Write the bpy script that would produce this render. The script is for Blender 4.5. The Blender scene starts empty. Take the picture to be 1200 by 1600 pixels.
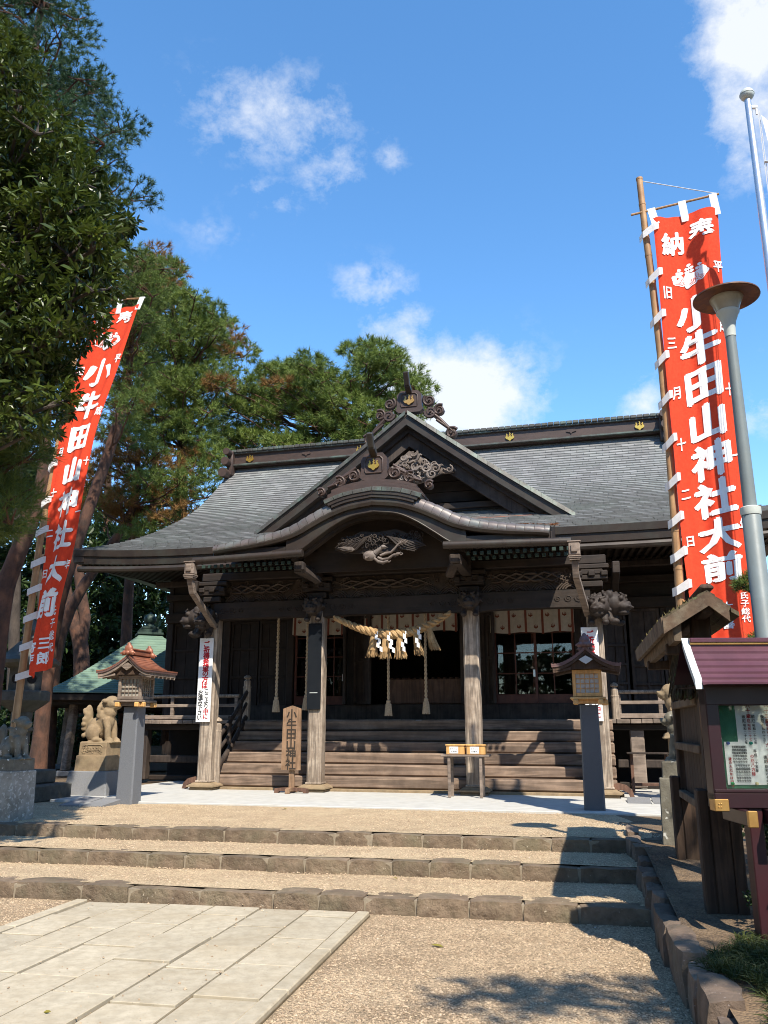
import bpy, bmesh, math, random
import numpy as np
from mathutils import Vector, Matrix

sc = bpy.context.scene
C = sc.collection
R = math.radians
rnd = random.Random(7)

# ------------------------------------------------------------------ camera, sky, sun, exposure
F, PIT, EYE = 1295.0, R(14.6), 1.45            # focal length in px of the 1200x1600 photo, pitch, eye height
cam = bpy.data.cameras.new('camera')
cam.sensor_fit = 'VERTICAL'; cam.sensor_height = 36.0; cam.lens = 36.0 * F / 1600.0
cam.clip_start = .05; cam.clip_end = 3000
camo = bpy.data.objects.new('camera', cam); C.objects.link(camo)
camo.location = (0, 0, EYE); camo.rotation_euler = (R(90) + PIT, 0, 0)
sc.camera = camo
sc.view_settings.view_transform = 'Standard'
sc.view_settings.look = 'None'
sc.view_settings.exposure = 1.05
sc.view_settings.gamma = 1.0
sc.view_settings.use_curve_mapping = False
sc.cycles.filter_width = 1.0

SUN_EL, SUN_AZ = R(50), R(18)                  # height; degrees to the right of straight behind the camera
sun_dir = Vector((math.sin(SUN_AZ) * math.cos(SUN_EL), -math.cos(SUN_AZ) * math.cos(SUN_EL), math.sin(SUN_EL)))
sl = bpy.data.lights.new('sun', 'SUN'); sl.energy = 4.3; sl.angle = R(.53); sl.color = (1, .92, .79)
so = bpy.data.objects.new('sun', sl); C.objects.link(so)
so.rotation_euler = (-sun_dir).to_track_quat('-Z', 'Y').to_euler()
so.location = (0, 0, 30)

def ray(px, py):
    a = (px - 600) / F; b = (800 - py) / F
    return Vector((a, math.cos(PIT) - b * math.sin(PIT), math.sin(PIT) + b * math.cos(PIT)))
def onz(px, py, z):
    d = ray(px, py); t = (z - EYE) / d.z
    return Vector((d.x * t, d.y * t, z))
def ony(px, py, Y):
    d = ray(px, py); t = Y / d.y
    return Vector((d.x * t, Y, EYE + d.z * t))

def nd(nt, typ, **kw):
    n = nt.nodes.new(typ)
    for k, v in kw.items(): setattr(n, k, v)
    return n

world = bpy.data.worlds.new('World'); sc.world = world; world.use_nodes = True
wt = world.node_tree; wt.nodes.clear()
def build_sky():
    L = wt.links.new
    sky = nd(wt, 'ShaderNodeTexSky'); sky.sky_type = 'NISHITA'; sky.sun_disc = False
    sky.sun_elevation = SUN_EL; sky.sun_rotation = math.pi - SUN_AZ
    sky.air_density = 1.0; sky.dust_density = .1; sky.ozone_density = 2.6; sky.altitude = 50
    hs = nd(wt, 'ShaderNodeHueSaturation'); hs.inputs['Saturation'].default_value = SKY_SAT; hs.inputs['Hue'].default_value = SKY_HUE
    hs.inputs['Value'].default_value = SKY_VAL
    L(sky.outputs[0], hs.inputs['Color'])
    tc = nd(wt, 'ShaderNodeTexCoord')
    def math_(op, a, b=None, clamp=False):
        m = nd(wt, 'ShaderNodeMath', operation=op, use_clamp=clamp)
        for i, q in enumerate((a, b)):
            if q is None: continue
            if isinstance(q, (int, float)): m.inputs[i].default_value = q
            else: L(q, m.inputs[i])
        return m.outputs[0]
    def dot(vec):
        m = nd(wt, 'ShaderNodeVectorMath', operation='DOT_PRODUCT'); L(tc.outputs['Generated'], m.inputs[0])
        m.inputs[1].default_value = vec; return m.outputs['Value']
    # clouds: (px, py, half width, half height, strength) in the photo's own directions
    blobs = [(432,185,118,62,.72),(515,262,58,48,.58),(420,305,60,32,.42),(345,205,45,30,.5),(610,248,30,30,.5),(725,232,30,34,.3),
             (585,450,55,34,.7),(620,512,52,42,.75),(700,625,118,72,1.5),(640,600,60,60,1.1),(745,640,70,62,1.3),
             (1190,60,80,95,1.5),(1175,165,65,75,1.15),(1215,250,70,60,.7),(1010,640,42,46,.75),(1190,650,50,30,.7),
             (330,360,60,30,.28),(1060,640,60,40,.6),
             (-350,350,160,60,.8),(-200,700,220,60,.9),(1500,480,190,70,1.0),(1700,200,150,60,.7),(520,-350,220,60,.6)]
    tot = None
    for (px, py, a, b, s) in blobs:
        c = ray(px, py).normalized()
        rt = Vector((0, 0, 1)).cross(c); rt = -rt.normalized(); up = c.cross(rt) * -1
        if up.z < 0: up = -up
        sc_ = c.dot(Vector((0, math.cos(PIT), math.sin(PIT))))
        ra, rb = a / F * max(sc_, .5), b / F * max(sc_, .5)
        x = math_('DIVIDE', dot(rt), ra); y = math_('DIVIDE', dot(up), rb)
        r2 = math_('ADD', math_('MULTIPLY', x, x), math_('MULTIPLY', y, y))
        g = math_('MULTIPLY', math_('EXPONENT', math_('MULTIPLY', r2, -.75)), s)
        g = math_('MULTIPLY', g, math_('GREATER_THAN', dot(c), 0.0))
        tot = g if tot is None else math_('MAXIMUM', tot, g)
    def noise(scale, detail, rough, dist, off):
        mp = nd(wt, 'ShaderNodeMapping'); mp.inputs['Location'].default_value = off; mp.inputs['Scale'].default_value = (1, 1, 1.25)
        L(tc.outputs['Generated'], mp.inputs['Vector'])
        n = nd(wt, 'ShaderNodeTexNoise'); n.inputs['Scale'].default_value = scale; n.inputs['Detail'].default_value = detail
        n.inputs['Roughness'].default_value = rough; n.inputs['Distortion'].default_value = dist
        L(mp.outputs[0], n.inputs['Vector']); return n.outputs['Fac']
    n1 = noise(11, 10, .66, .12, (3.1, 1.7, .4)); n3 = noise(37, 7, .65, .2, (7.3, .6, 4.4)); n2 = noise(5, 3, .5, .2, (.3, 5.7, 2.4))
    # wisps that go on all round at low strength, plus the blobs
    d = math_('ADD', math_('MULTIPLY', tot, 1.05), math_('MULTIPLY', math_('SUBTRACT', n1, .5), 2.3))
    d = math_('ADD', d, math_('MULTIPLY', math_('SUBTRACT', n2, .5), .5)); d = math_('ADD', d, math_('MULTIPLY', math_('SUBTRACT', n3, .5), 1.1))
    dens = math_('MULTIPLY', math_('SUBTRACT', d, .28), 1.05, True)
    gate = math_('MULTIPLY', tot, 2.2, True)
    dens = math_('MULTIPLY', dens, gate)
    dens = math_('MULTIPLY', math_('POWER', dens, 1.05), .88)
    mix = nd(wt, 'ShaderNodeMix', data_type='RGBA'); mix.inputs['B'].default_value = (3.3, 3.4, 3.55, 1)
    L(dens, mix.inputs['Factor']); L(hs.outputs[0], mix.inputs['A'])
    bg = nd(wt, 'ShaderNodeBackground'); bg.inputs['Strength'].default_value = SKY_STR
    out = nd(wt, 'ShaderNodeOutputWorld')
    L(mix.outputs['Result'], bg.inputs['Color']); L(bg.outputs[0], out.inputs['Surface'])
SKY_SAT, SKY_HUE, SKY_VAL, SKY_STR = 1.2, .497, 1.0, .15
build_sky()

# ------------------------------------------------------------------ materials
def mat(name, c1, c2=None, scale=6.0, stretch=(1, 1, 1), rough=.75, bump=.25, bdist=.01, metal=0.0, spec=.4, detail=8,
        c3=None, big=.7, bigamt=.55, island=0.0, grain=None, ramp=(.35, .65), vor=None, trans=0.0, sss=0.0, spots=None, roughvar=0.1, world=False, objrand=0.0):
    m = bpy.data.materials.new(name); m.use_nodes = True
    nt = m.node_tree; L = nt.links.new
    p = nt.nodes['Principled BSDF']
    c2 = c2 or tuple(x * .7 for x in c1)
    tc = nd(nt, 'ShaderNodeTexCoord')
    if world:
        ge0 = nd(nt, 'ShaderNodeNewGeometry'); co = ge0.outputs['Position']
    else: co = tc.outputs['Object']
    mp = nd(nt, 'ShaderNodeMapping'); mp.inputs['Scale'].default_value = stretch
    L(co, mp.inputs['Vector'])
    n1 = nd(nt, 'ShaderNodeTexNoise'); n1.inputs['Scale'].default_value = scale; n1.inputs['Detail'].default_value = detail
    n1.inputs['Roughness'].default_value = .62
    L(mp.outputs[0], n1.inputs['Vector'])
    rp = nd(nt, 'ShaderNodeValToRGB'); rp.color_ramp.elements[0].position = ramp[0]; rp.color_ramp.elements[1].position = ramp[1]
    rp.color_ramp.elements[0].color = (*c1, 1); rp.color_ramp.elements[1].color = (*c2, 1)
    L(n1.outputs['Fac'], rp.inputs['Fac'])
    col = rp.outputs['Color']; hgt = n1.outputs['Fac']
    if grain:      # (axis 'X'/'Y'/'Z', scale, strength): ring-like wood figure
        mg = nd(nt, 'ShaderNodeMapping'); s = [1, 1, 1]; s['XYZ'.index(grain[0])] = .07; mg.inputs['Scale'].default_value = s
        L(co, mg.inputs['Vector'])
        wv = nd(nt, 'ShaderNodeTexNoise'); wv.inputs['Scale'].default_value = grain[1]; wv.inputs['Detail'].default_value = 5; wv.inputs['Distortion'].default_value = .6
        L(mg.outputs[0], wv.inputs['Vector'])
        sn = nd(nt, 'ShaderNodeMath', operation='SINE'); ml = nd(nt, 'ShaderNodeMath', operation='MULTIPLY'); ml.inputs[1].default_value = 38
        L(wv.outputs['Fac'], ml.inputs[0]); L(ml.outputs[0], sn.inputs[0])
        mr = nd(nt, 'ShaderNodeMapRange'); mr.inputs['From Min'].default_value = -1; mr.inputs['To Min'].default_value = 1 - grain[2]; mr.inputs['To Max'].default_value = 1.0
        L(sn.outputs[0], mr.inputs['Value'])
        mm = nd(nt, 'ShaderNodeMix', data_type='RGBA', blend_type='MULTIPLY'); mm.inputs['Factor'].default_value = 1
        L(col, mm.inputs['A']); L(mr.outputs[0], mm.inputs['B']); col = mm.outputs['Result']
        ad = nd(nt, 'ShaderNodeMath', operation='ADD'); L(hgt, ad.inputs[0]); L(mr.outputs[0], ad.inputs[1]); hgt = ad.outputs[0]
    if vor:        # (scale, amount, edge): pebble or grain cells
        vo = nd(nt, 'ShaderNodeTexVoronoi'); vo.inputs['Scale'].default_value = vor[0]; vo.inputs['Randomness'].default_value = 1
        L(co, vo.inputs['Vector'])
        bw = nd(nt, 'ShaderNodeSeparateColor'); L(vo.outputs['Color'], bw.inputs[0])
        mr = nd(nt, 'ShaderNodeMapRange'); mr.inputs['To Min'].default_value = 1 - vor[1]; mr.inputs['To Max'].default_value = 1 + vor[1] * .5
        L(bw.outputs[0], mr.inputs['Value'])
        mm = nd(nt, 'ShaderNodeMix', data_type='RGBA', blend_type='MULTIPLY'); mm.inputs['Factor'].default_value = 1
        L(col, mm.inputs['A']); L(mr.outputs[0], mm.inputs['B']); col = mm.outputs['Result']
        iv = nd(nt, 'ShaderNodeMath', operation='SUBTRACT'); iv.inputs[0].default_value = 1; L(vo.outputs['Distance'], iv.inputs[1])
        hgt = iv.outputs[0]
    if c3:
        n2 = nd(nt, 'ShaderNodeTexNoise'); n2.inputs['Scale'].default_value = big; n2.inputs['Detail'].default_value = 6; n2.inputs['Roughness'].default_value = .65
        L(co, n2.inputs['Vector'])
        r2 = nd(nt, 'ShaderNodeValToRGB'); r2.color_ramp.elements[0].position = .46; r2.color_ramp.elements[1].position = .68
        r2.color_ramp.elements[0].color = (0, 0, 0, 1); r2.color_ramp.elements[1].color = (bigamt,) * 3 + (1,)
        L(n2.outputs['Fac'], r2.inputs['Fac'])
        mm = nd(nt, 'ShaderNodeMix', data_type='RGBA'); mm.inputs['B'].default_value = (*c3, 1)
        L(r2.outputs['Color'], mm.inputs['Factor']); L(col, mm.inputs['A']); col = mm.outputs['Result']
    if spots:      # (colour, scale, threshold): lichen and mineral spots
        n3 = nd(nt, 'ShaderNodeTexNoise'); n3.inputs['Scale'].default_value = spots[1]; n3.inputs['Detail'].default_value = 4
        L(co, n3.inputs['Vector'])
        r3 = nd(nt, 'ShaderNodeValToRGB'); r3.color_ramp.elements[0].position = spots[2]; r3.color_ramp.elements[1].position = spots[2] + .05
        L(n3.outputs['Fac'], r3.inputs['Fac'])
        mm = nd(nt, 'ShaderNodeMix', data_type='RGBA'); mm.inputs['B'].default_value = (*spots[0], 1)
        L(r3.outputs['Color'], mm.inputs['Factor']); L(col, mm.inputs['A']); col = mm.outputs['Result']
    if island:
        ge = nd(nt, 'ShaderNodeNewGeometry')
        mr = nd(nt, 'ShaderNodeMapRange'); mr.inputs['To Min'].default_value = 1 - island; mr.inputs['To Max'].default_value = 1 + island
        L(ge.outputs['Random Per Island'], mr.inputs['Value'])
        mm = nd(nt, 'ShaderNodeMix', data_type='RGBA', blend_type='MULTIPLY'); mm.inputs['Factor'].default_value = 1
        L(col, mm.inputs['A']); L(mr.outputs[0], mm.inputs['B']); col = mm.outputs['Result']
    if objrand:
        oi = nd(nt, 'ShaderNodeObjectInfo')
        mr = nd(nt, 'ShaderNodeMapRange'); mr.inputs['To Min'].default_value = 1 - objrand; mr.inputs['To Max'].default_value = 1 + objrand
        L(oi.outputs['Random'], mr.inputs['Value'])
        mm = nd(nt, 'ShaderNodeMix', data_type='RGBA', blend_type='MULTIPLY'); mm.inputs['Factor'].default_value = 1
        L(col, mm.inputs['A']); L(mr.outputs[0], mm.inputs['B']); col = mm.outputs['Result']
    L(col, p.inputs['Base Color'])
    rv = nd(nt, 'ShaderNodeMapRange'); rv.inputs['To Min'].default_value = max(rough - roughvar, .02); rv.inputs['To Max'].default_value = min(rough + roughvar, 1)
    L(n1.outputs['Fac'], rv.inputs['Value']); L(rv.outputs[0], p.inputs['Roughness'])
    p.inputs['Metallic'].default_value = metal; p.inputs['Specular IOR Level'].default_value = spec
    if trans: p.inputs['Transmission Weight'].default_value = trans
    if bump:
        b = nd(nt, 'ShaderNodeBump'); b.inputs['Strength'].default_value = bump; b.inputs['Distance'].default_value = bdist
        L(hgt, b.inputs['Height']); L(b.outputs[0], p.inputs['Normal'])
    return m

def leafmat(name, c1, c2, c3=None, thr=.2, rough=.5, spec=.4, noise_s=1.2):
    m = bpy.data.materials.new(name); m.use_nodes = True; nt = m.node_tree; L = nt.links.new
    p = nt.nodes['Principled BSDF']; out = nt.nodes['Material Output']
    ge = nd(nt, 'ShaderNodeNewGeometry')
    n = nd(nt, 'ShaderNodeTexNoise'); n.inputs['Scale'].default_value = noise_s; n.inputs['Detail'].default_value = 4
    L(ge.outputs['Position'], n.inputs['Vector'])
    ad = nd(nt, 'ShaderNodeMath', operation='MULTIPLY_ADD'); ad.inputs[1].default_value = .5
    L(ge.outputs['Random Per Island'], ad.inputs[0])
    mr = nd(nt, 'ShaderNodeMapRange'); mr.inputs['From Min'].default_value = .3; mr.inputs['From Max'].default_value = .7; mr.inputs['To Max'].default_value = .5
    L(n.outputs['Fac'], mr.inputs['Value']); L(mr.outputs[0], ad.inputs[2])
    rp = nd(nt, 'ShaderNodeValToRGB'); e = rp.color_ramp.elements
    e[0].position = .1; e[0].color = (*c1, 1); e[1].position = .75; e[1].color = (*c2, 1)
    if c3:
        x = e.new(1 - thr * .5); x.color = (*c2, 1); y = e.new(.99); y.color = (*c3, 1)
    L(ad.outputs[0], rp.inputs['Fac']); L(rp.outputs['Color'], p.inputs['Base Color'])
    p.inputs['Roughness'].default_value = rough; p.inputs['Specular IOR Level'].default_value = spec
    tr = nd(nt, 'ShaderNodeBsdfTranslucent'); L(rp.outputs['Color'], tr.inputs['Color'])
    mx = nd(nt, 'ShaderNodeMixShader'); mx.inputs[0].default_value = .25
    L(p.outputs[0], mx.inputs[1]); L(tr.outputs[0], mx.inputs[2]); L(mx.outputs[0], out.inputs['Surface'])
    return m

M = {}
def W(name, *a, **k): M[name] = mat(name, *a, **k)
W('gravel', (.50, .38, .245), (.30, .22, .14), 1.6, rough=.95, bump=.9, bdist=.012, vor=(105, .62), c3=(.27, .20, .125), big=1.1, bigamt=.6, spec=.2, world=True)
W('gravel_top', (.53, .41, .26), (.40, .30, .19), 3.0, rough=.95, bump=.9, bdist=.01, vor=(105, .5), c3=(.36, .27, .17), big=.5, bigamt=.3, spec=.2, world=True)
W('earth', (.17, .12, .075), (.09, .065, .045), 4, rough=.95, bump=.6, bdist=.02, vor=(60, .4), c3=(.24, .16, .09), big=.8, spec=.2, world=True)
W('slab', (.41, .355, .26), (.31, .265, .19), 14, rough=.8, bump=.25, bdist=.006, c3=(.29, .23, .145), big=1.6, bigamt=.5, spots=((.24, .20, .14), 120, .64), world=True, objrand=0.08)
W('slab_joint', (.16, .12, .07), (.09, .07, .04), 20, rough=.95, bump=.5, world=True)
W('kerb', (.19, .138, .092), (.105, .074, .048), 7, rough=.95, bump=1, bdist=.05, c3=(.13, .115, .07), big=2.5, bigamt=.6, spots=((.33, .28, .21), 45, .68), world=True, objrand=0.2)
W('mortar', (.27, .22, .155), (.19, .155, .11), 30, rough=.95, bump=.4, world=True)
W('edging', (.175, .125, .09), (.09, .064, .046), 6, rough=.9, bump=1, bdist=.04, c3=(.15, .13, .09), big=3, bigamt=.5, spots=((.28, .23, .2), 50, .67), world=True, objrand=0.22)
W('concrete', (.45, .44, .405), (.37, .36, .33), 5, rough=.85, bump=.15, bdist=.004, c3=(.36, .36, .345), big=.9, bigamt=.4, world=True)
W('granite', (.15, .157, .17), (.095, .10, .11), 130, rough=.6, bump=.12, bdist=.002, c3=(.125, .13, .14), big=2.5, bigamt=.35)
W('granite_dark', (.10, .105, .115), (.05, .053, .06), 130, rough=.45, bump=.08, bdist=.002, c3=(.1, .1, .105), big=2.5, bigamt=.4)
W('granite_mid', (.22, .22, .22), (.14, .14, .145), 150, rough=.65, bump=.12, bdist=.003, c3=(.13, .13, .125), big=2, bigamt=.5)
W('sandstone', (.27, .195, .115), (.175, .125, .075), 9, rough=.9, bump=.5, bdist=.012, c3=(.20, .155, .09), big=4, bigamt=.6)
W('stone_shade', (.10, .098, .085), (.055, .054, .048), 9, rough=.95, bump=.8, bdist=.015, c3=(.05, .055, .04), big=4, bigamt=.7)  # darker stone for the tall lantern: its shade is in the colour
W('lichen_pale', (.33, .315, .275), (.22, .21, .18), 9, rough=.95, bump=.8, bdist=.015, c3=(.13, .12, .09), big=4, bigamt=.7, spots=((.42, .41, .37), 24, .56))
W('shingle_edge', (.085, .087, .086), (.055, .057, .056), 8, rough=.7, bump=.2, c3=(.09, .11, .10), big=1.5)
W('wave_wood', (.070, .048, .034), (.035, .024, .017), 12, rough=.7, bump=.3, c3=(.10, .075, .056), big=4)
W('lichen_stone', (.19, .175, .135), (.10, .09, .07), 9, rough=.95, bump=.8, bdist=.015, c3=(.11, .10, .075), big=5, bigamt=.7, spots=((.50, .49, .44), 16, .63))
W('wood_dark', (.026, .016, .010), (.014, .009, .006), 5, (1, 1, 1), rough=.7, bump=.35, bdist=.006, c3=(.038, .024, .015), big=1.5, grain=('X', 4, .4))
W('wood_dark_up', (.024, .015, .010), (.014, .009, .007), 5, rough=.7, bump=.35, bdist=.006, c3=(.036, .024, .017), big=1.5, grain=('Z', 4, .4), objrand=0.15)
W('wood_door', (.046, .032, .024), (.027, .0185, .0145), 5, rough=.75, bump=.4, bdist=.006, c3=(.078, .058, .046), big=1.8, grain=('Z', 5, .45), objrand=0.12)
W('wood_carved', (.028, .019, .014), (.015, .010, .008), 12, rough=.7, bump=.35, bdist=.006, c3=(.062, .046, .034), big=3)
W('wood_carved_pale', (.155, .12, .098), (.085, .066, .054), 14, rough=.75, bump=.3, bdist=.006, c3=(.30, .26, .23), big=4)
W('wood_step', (.27, .19, .135), (.16, .11, .078), 4, rough=.75, bump=.4, bdist=.006, c3=(.12, .082, .062), big=1.2, bigamt=.6, grain=('X', 4.5, .5), objrand=0.1)
W('wood_post', (.43, .35, .27), (.27, .21, .16), 6, rough=.8, bump=.5, bdist=.006, c3=(.15, .11, .08), big=2.2, bigamt=.7, grain=('Z', 9, .5))
W('wood_grey', (.24, .185, .145), (.15, .115, .09), 6, rough=.8, bump=.4, bdist=.005, c3=(.30, .24, .195), big=2, grain=('X', 6, .4), objrand=0.12)
W('wood_new', (.66, .38, .135), (.55, .30, .10), 4, rough=.55, bump=.15, bdist=.003, grain=('Z', 6, .25))
W('wood_board', (.27, .165, .095), (.19, .11, .06), 5, rough=.7, bump=.3, bdist=.004, c3=(.33, .21, .13), big=3, grain=('Z', 8, .35))
W('wood_brown', (.16, .085, .055), (.10, .052, .035), 5, rough=.6, bump=.3, bdist=.004, grain=('Z', 6, .35))
W('wood_old', (.066, .038, .023), (.034, .020, .013), 6, rough=.85, bump=.5, bdist=.006, c3=(.085, .054, .033), big=3, grain=('Z', 8, .45), objrand=0.15)
W('wood_old_grey', (.12, .078, .048), (.06, .038, .025), 8, rough=.9, bump=.7, bdist=.008, c3=(.19, .16, .11), big=9, bigamt=.6)
W('bamboo', (.44, .26, .12), (.31, .165, .07), 5, rough=.6, bump=.2, bdist=.004, c3=(.22, .115, .055), big=3, grain=('Z', 6, .3))
W('red_frame', (.12, .035, .02), (.07, .02, .013), 8, rough=.5, bump=.2)
W('shingle', (.215, .215, .215), (.14, .14, .142), 2.6, (1.0, 5, .35), rough=.55, bump=.25, bdist=.004, c3=(.22, .25, .235), big=.9, bigamt=.5, island=.2, metal=.08, spec=.4)
W('copper_roll', (.14, .118, .11), (.095, .08, .076), 5, rough=.42, bump=.2, bdist=.004, c3=(.15, .19, .175), big=3, bigamt=.55, island=.12, metal=.3, objrand=0.12)
W('copper_brown', (.040, .028, .021), (.025, .018, .014), 4, rough=.5, bump=.2, bdist=.004, c3=(.055, .062, .05), big=2.2, bigamt=.4, metal=.2)
W('copper_ridge', (.072, .046, .037), (.048, .032, .026), 4, (1, 1, 4), rough=.5, bump=.2, bdist=.004, c3=(.045, .03, .026), big=2, bigamt=.5, metal=.15)
W('copper_edge', (.085, .08, .07), (.05, .046, .04), 9, rough=.5, bump=.3, bdist=.004, c3=(.13, .19, .16), big=3.5, bigamt=.6, metal=.2, objrand=0.12)
W('copper_new', (.30, .115, .065), (.20, .075, .045), 5, rough=.5, bump=.2, bdist=.003, c3=(.16, .085, .06), big=5, metal=.25, island=.1)
W('copper_aged', (.155, .085, .075), (.10, .06, .055), 6, rough=.5, bump=.25, bdist=.003, c3=(.09, .07, .07), big=5, metal=.25)
W('verdigris_tile', (.022, .045, .034), (.014, .03, .022), 6, rough=.6, bump=.2, c3=(.035, .06, .05), big=4)
W('green_roof', (.16, .235, .175), (.11, .17, .13), 3, (1, 1, 3), rough=.5, bump=.2, bdist=.004, c3=(.10, .17, .14), big=1.6, bigamt=.5, island=.08)
W('gold', (.78, .47, .10), (.62, .34, .06), 14, rough=.32, bump=.2, bdist=.004, metal=.85)
W('brass', (.46, .27, .085), (.36, .2, .06), 14, rough=.4, bump=.2, bdist=.003, metal=.6)
W('red_cloth', (.76, .078, .034), (.68, .062, .028), 30, rough=.9, bump=.08, bdist=.002, spec=.1)
W('white_cloth', (.78, .77, .76), (.68, .67, .66), 25, rough=.9, bump=.1, bdist=.002, spec=.1)
W('white_paint', (.80, .80, .79), (.74, .74, .73), 6, rough=.5, bump=.05)
W('white_dye', (.79, .79, .79), (.74, .74, .74), 20, rough=.9, bump=.0, spec=.1)
W('curtain', (.55, .49, .40), (.46, .41, .33), 12, rough=.9, bump=.15, bdist=.004)
W('crest_dye', (.20, .06, .035), (.15, .045, .03), 12, rough=.9, bump=0)
W('ink_red', (.45, .012, .02), (.36, .01, .018), 30, rough=.7, bump=0)
W('ink_black', (.02, .02, .02), (.03, .03, .03), 30, rough=.7, bump=0)
W('ink_wood', (.035, .024, .016), (.025, .018, .012), 20, rough=.8, bump=0)
W('straw', (.36, .225, .10), (.24, .145, .065), 60, (1, 1, .08), rough=.85, bump=.5, bdist=.006, c3=(.56, .40, .20), big=6, bigamt=.5)
W('hemp', (.44, .35, .24), (.33, .255, .17), 40, rough=.9, bump=.5, bdist=.006)
W('thatch', (.09, .068, .038), (.045, .034, .021), 50, (1, 1, .1), rough=.95, bump=.9, bdist=.012, c3=(.13, .105, .06), big=6, spots=((.10, .12, .05), 14, .6))
W('moss', (.13, .105, .035), (.075, .065, .025), 30, rough=1, bump=.6, bdist=.01)
W('purple_metal', (.075, .024, .036), (.06, .019, .03), 5, rough=.42, bump=.05, bdist=.002, c3=(.13, .05, .07), big=3, bigamt=.4)
W('maroon', (.024, .007, .010), (.018, .006, .008), 6, rough=.38, bump=.06, bdist=.002)
W('maroon_post', (.034, .005, .008), (.024, .004, .006), 6, rough=.5, bump=.1, bdist=.002)
W('aluminium', (.62, .63, .65), (.55, .56, .58), 8, rough=.32, bump=.05, metal=.8)
W('silver_trim', (.48, .50, .49), (.40, .42, .41), 8, rough=.45, bump=.05)
W('lamp_grey', (.165, .195, .20), (.13, .155, .16), 6, rough=.5, bump=.1, c3=(.20, .225, .22), big=3)
W('lamp_pale', (.48, .51, .47), (.42, .45, .42), 6, rough=.5, bump=.05)
W('lamp_hat', (.095, .04, .024), (.06, .025, .017), 8, rough=.6, bump=.3, c3=(.22, .085, .02), big=7, bigamt=.8)
W('green_board', (.06, .20, .12), (.05, .17, .10), 20, rough=.85, bump=.1)
W('paper', (.78, .78, .76), (.73, .73, .72), 8, rough=.8, bump=.1, bdist=.004)
W('shoji', (.52, .50, .45), (.47, .45, .41), 10, rough=.8, bump=.05)
W('black_board', (.006, .008, .011), (.009, .011, .014), 6, rough=.6, spec=.15, bump=.06, bdist=.002)
W('pin_green', (.01, .36, .10), rough=.3, bump=0); W('pin_blue', (.03, .07, .28), rough=.3, bump=0); W('pin_cream', (.72, .62, .34), rough=.3, bump=0)
W('pin_teal', (.01, .26, .20), rough=.3, bump=0)
W('pine_bark', (.085, .042, .028), (.036, .022, .017), 9, (1, 1, .35), rough=.95, bump=1, bdist=.04, c3=(.17, .075, .042), big=2.2, bigamt=.7, world=True)
W('dark_bark', (.062, .048, .038), (.035, .027, .022), 9, (1, 1, .3), rough=.95, bump=1, bdist=.04, c3=(.09, .07, .055), big=2, world=True)
W('twig', (.19, .125, .085), (.12, .08, .055), 9, rough=.95, bump=.2, world=True)
W('litter', (.30, .115, .035), (.19, .07, .025), 30, rough=1, bump=.3)
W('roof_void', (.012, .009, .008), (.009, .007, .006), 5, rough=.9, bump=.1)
M['glass'] = bpy.data.materials.new('glass'); M['glass'].use_nodes = True
_p = M['glass'].node_tree.nodes['Principled BSDF']; _p.inputs['Transmission Weight'].default_value = 1; _p.inputs['Roughness'].default_value = .015
_p.inputs['IOR'].default_value = 1.45; _p.inputs['Base Color'].default_value = (.86, .9, .88, 1)
M['lamp_glass'] = mat('lamp_glass', (.36, .34, .29), (.29, .27, .23), 6, rough=.25, bump=.05, spec=.5, c3=(.24, .22, .18), big=4)
M['needle'] = leafmat('needle', (.05, .085, .020), (.13, .18, .036), (.30, .17, .05), .12, .55, .3, .9)
M['needle_light'] = leafmat('needle_light', (.065, .11, .022), (.17, .22, .042), (.24, .22, .06), .12, .55, .3, .9)
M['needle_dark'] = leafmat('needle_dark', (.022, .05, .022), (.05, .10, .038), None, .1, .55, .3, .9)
M['needle_brown'] = leafmat('needle_brown', (.16, .085, .03), (.25, .14, .045), None, .1, .7, .2, .9)
M['leaf'] = leafmat('leaf', (.020, .036, .008), (.085, .115, .016), (.22, .20, .03), .14, .36, .45, 1.3)
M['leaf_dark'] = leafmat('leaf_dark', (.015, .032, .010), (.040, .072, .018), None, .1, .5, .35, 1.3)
M['grass'] = leafmat('grass', (.022, .036, .009), (.06, .075, .02), (.25, .15, .05), .25, .5, .3, 2.5)
M['pebble'] = leafmat('pebble', (.25, .17, .105), (.60, .46, .31), (.66, .61, .53), .3, .9, .15, 40)
M['leaf_fallen'] = leafmat('leaf_fallen', (.10, .13, .02), (.32, .24, .05), None, .1, .6, .3, 3)

def through_light(name, amt):
    nt = M[name].node_tree; p = nt.nodes['Principled BSDF']; tr = nd(nt, 'ShaderNodeBsdfTranslucent'); mx = nd(nt, 'ShaderNodeMixShader'); mx.inputs[0].default_value = amt
    nt.links.new(p.inputs['Base Color'].links[0].from_socket, tr.inputs['Color']); nt.links.new(p.outputs[0], mx.inputs[1]); nt.links.new(tr.outputs[0], mx.inputs[2]); nt.links.new(mx.outputs[0], nt.nodes['Material Output'].inputs['Surface'])
for _n in ('red_cloth', 'white_cloth', 'curtain'): through_light(_n, .22)
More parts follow.
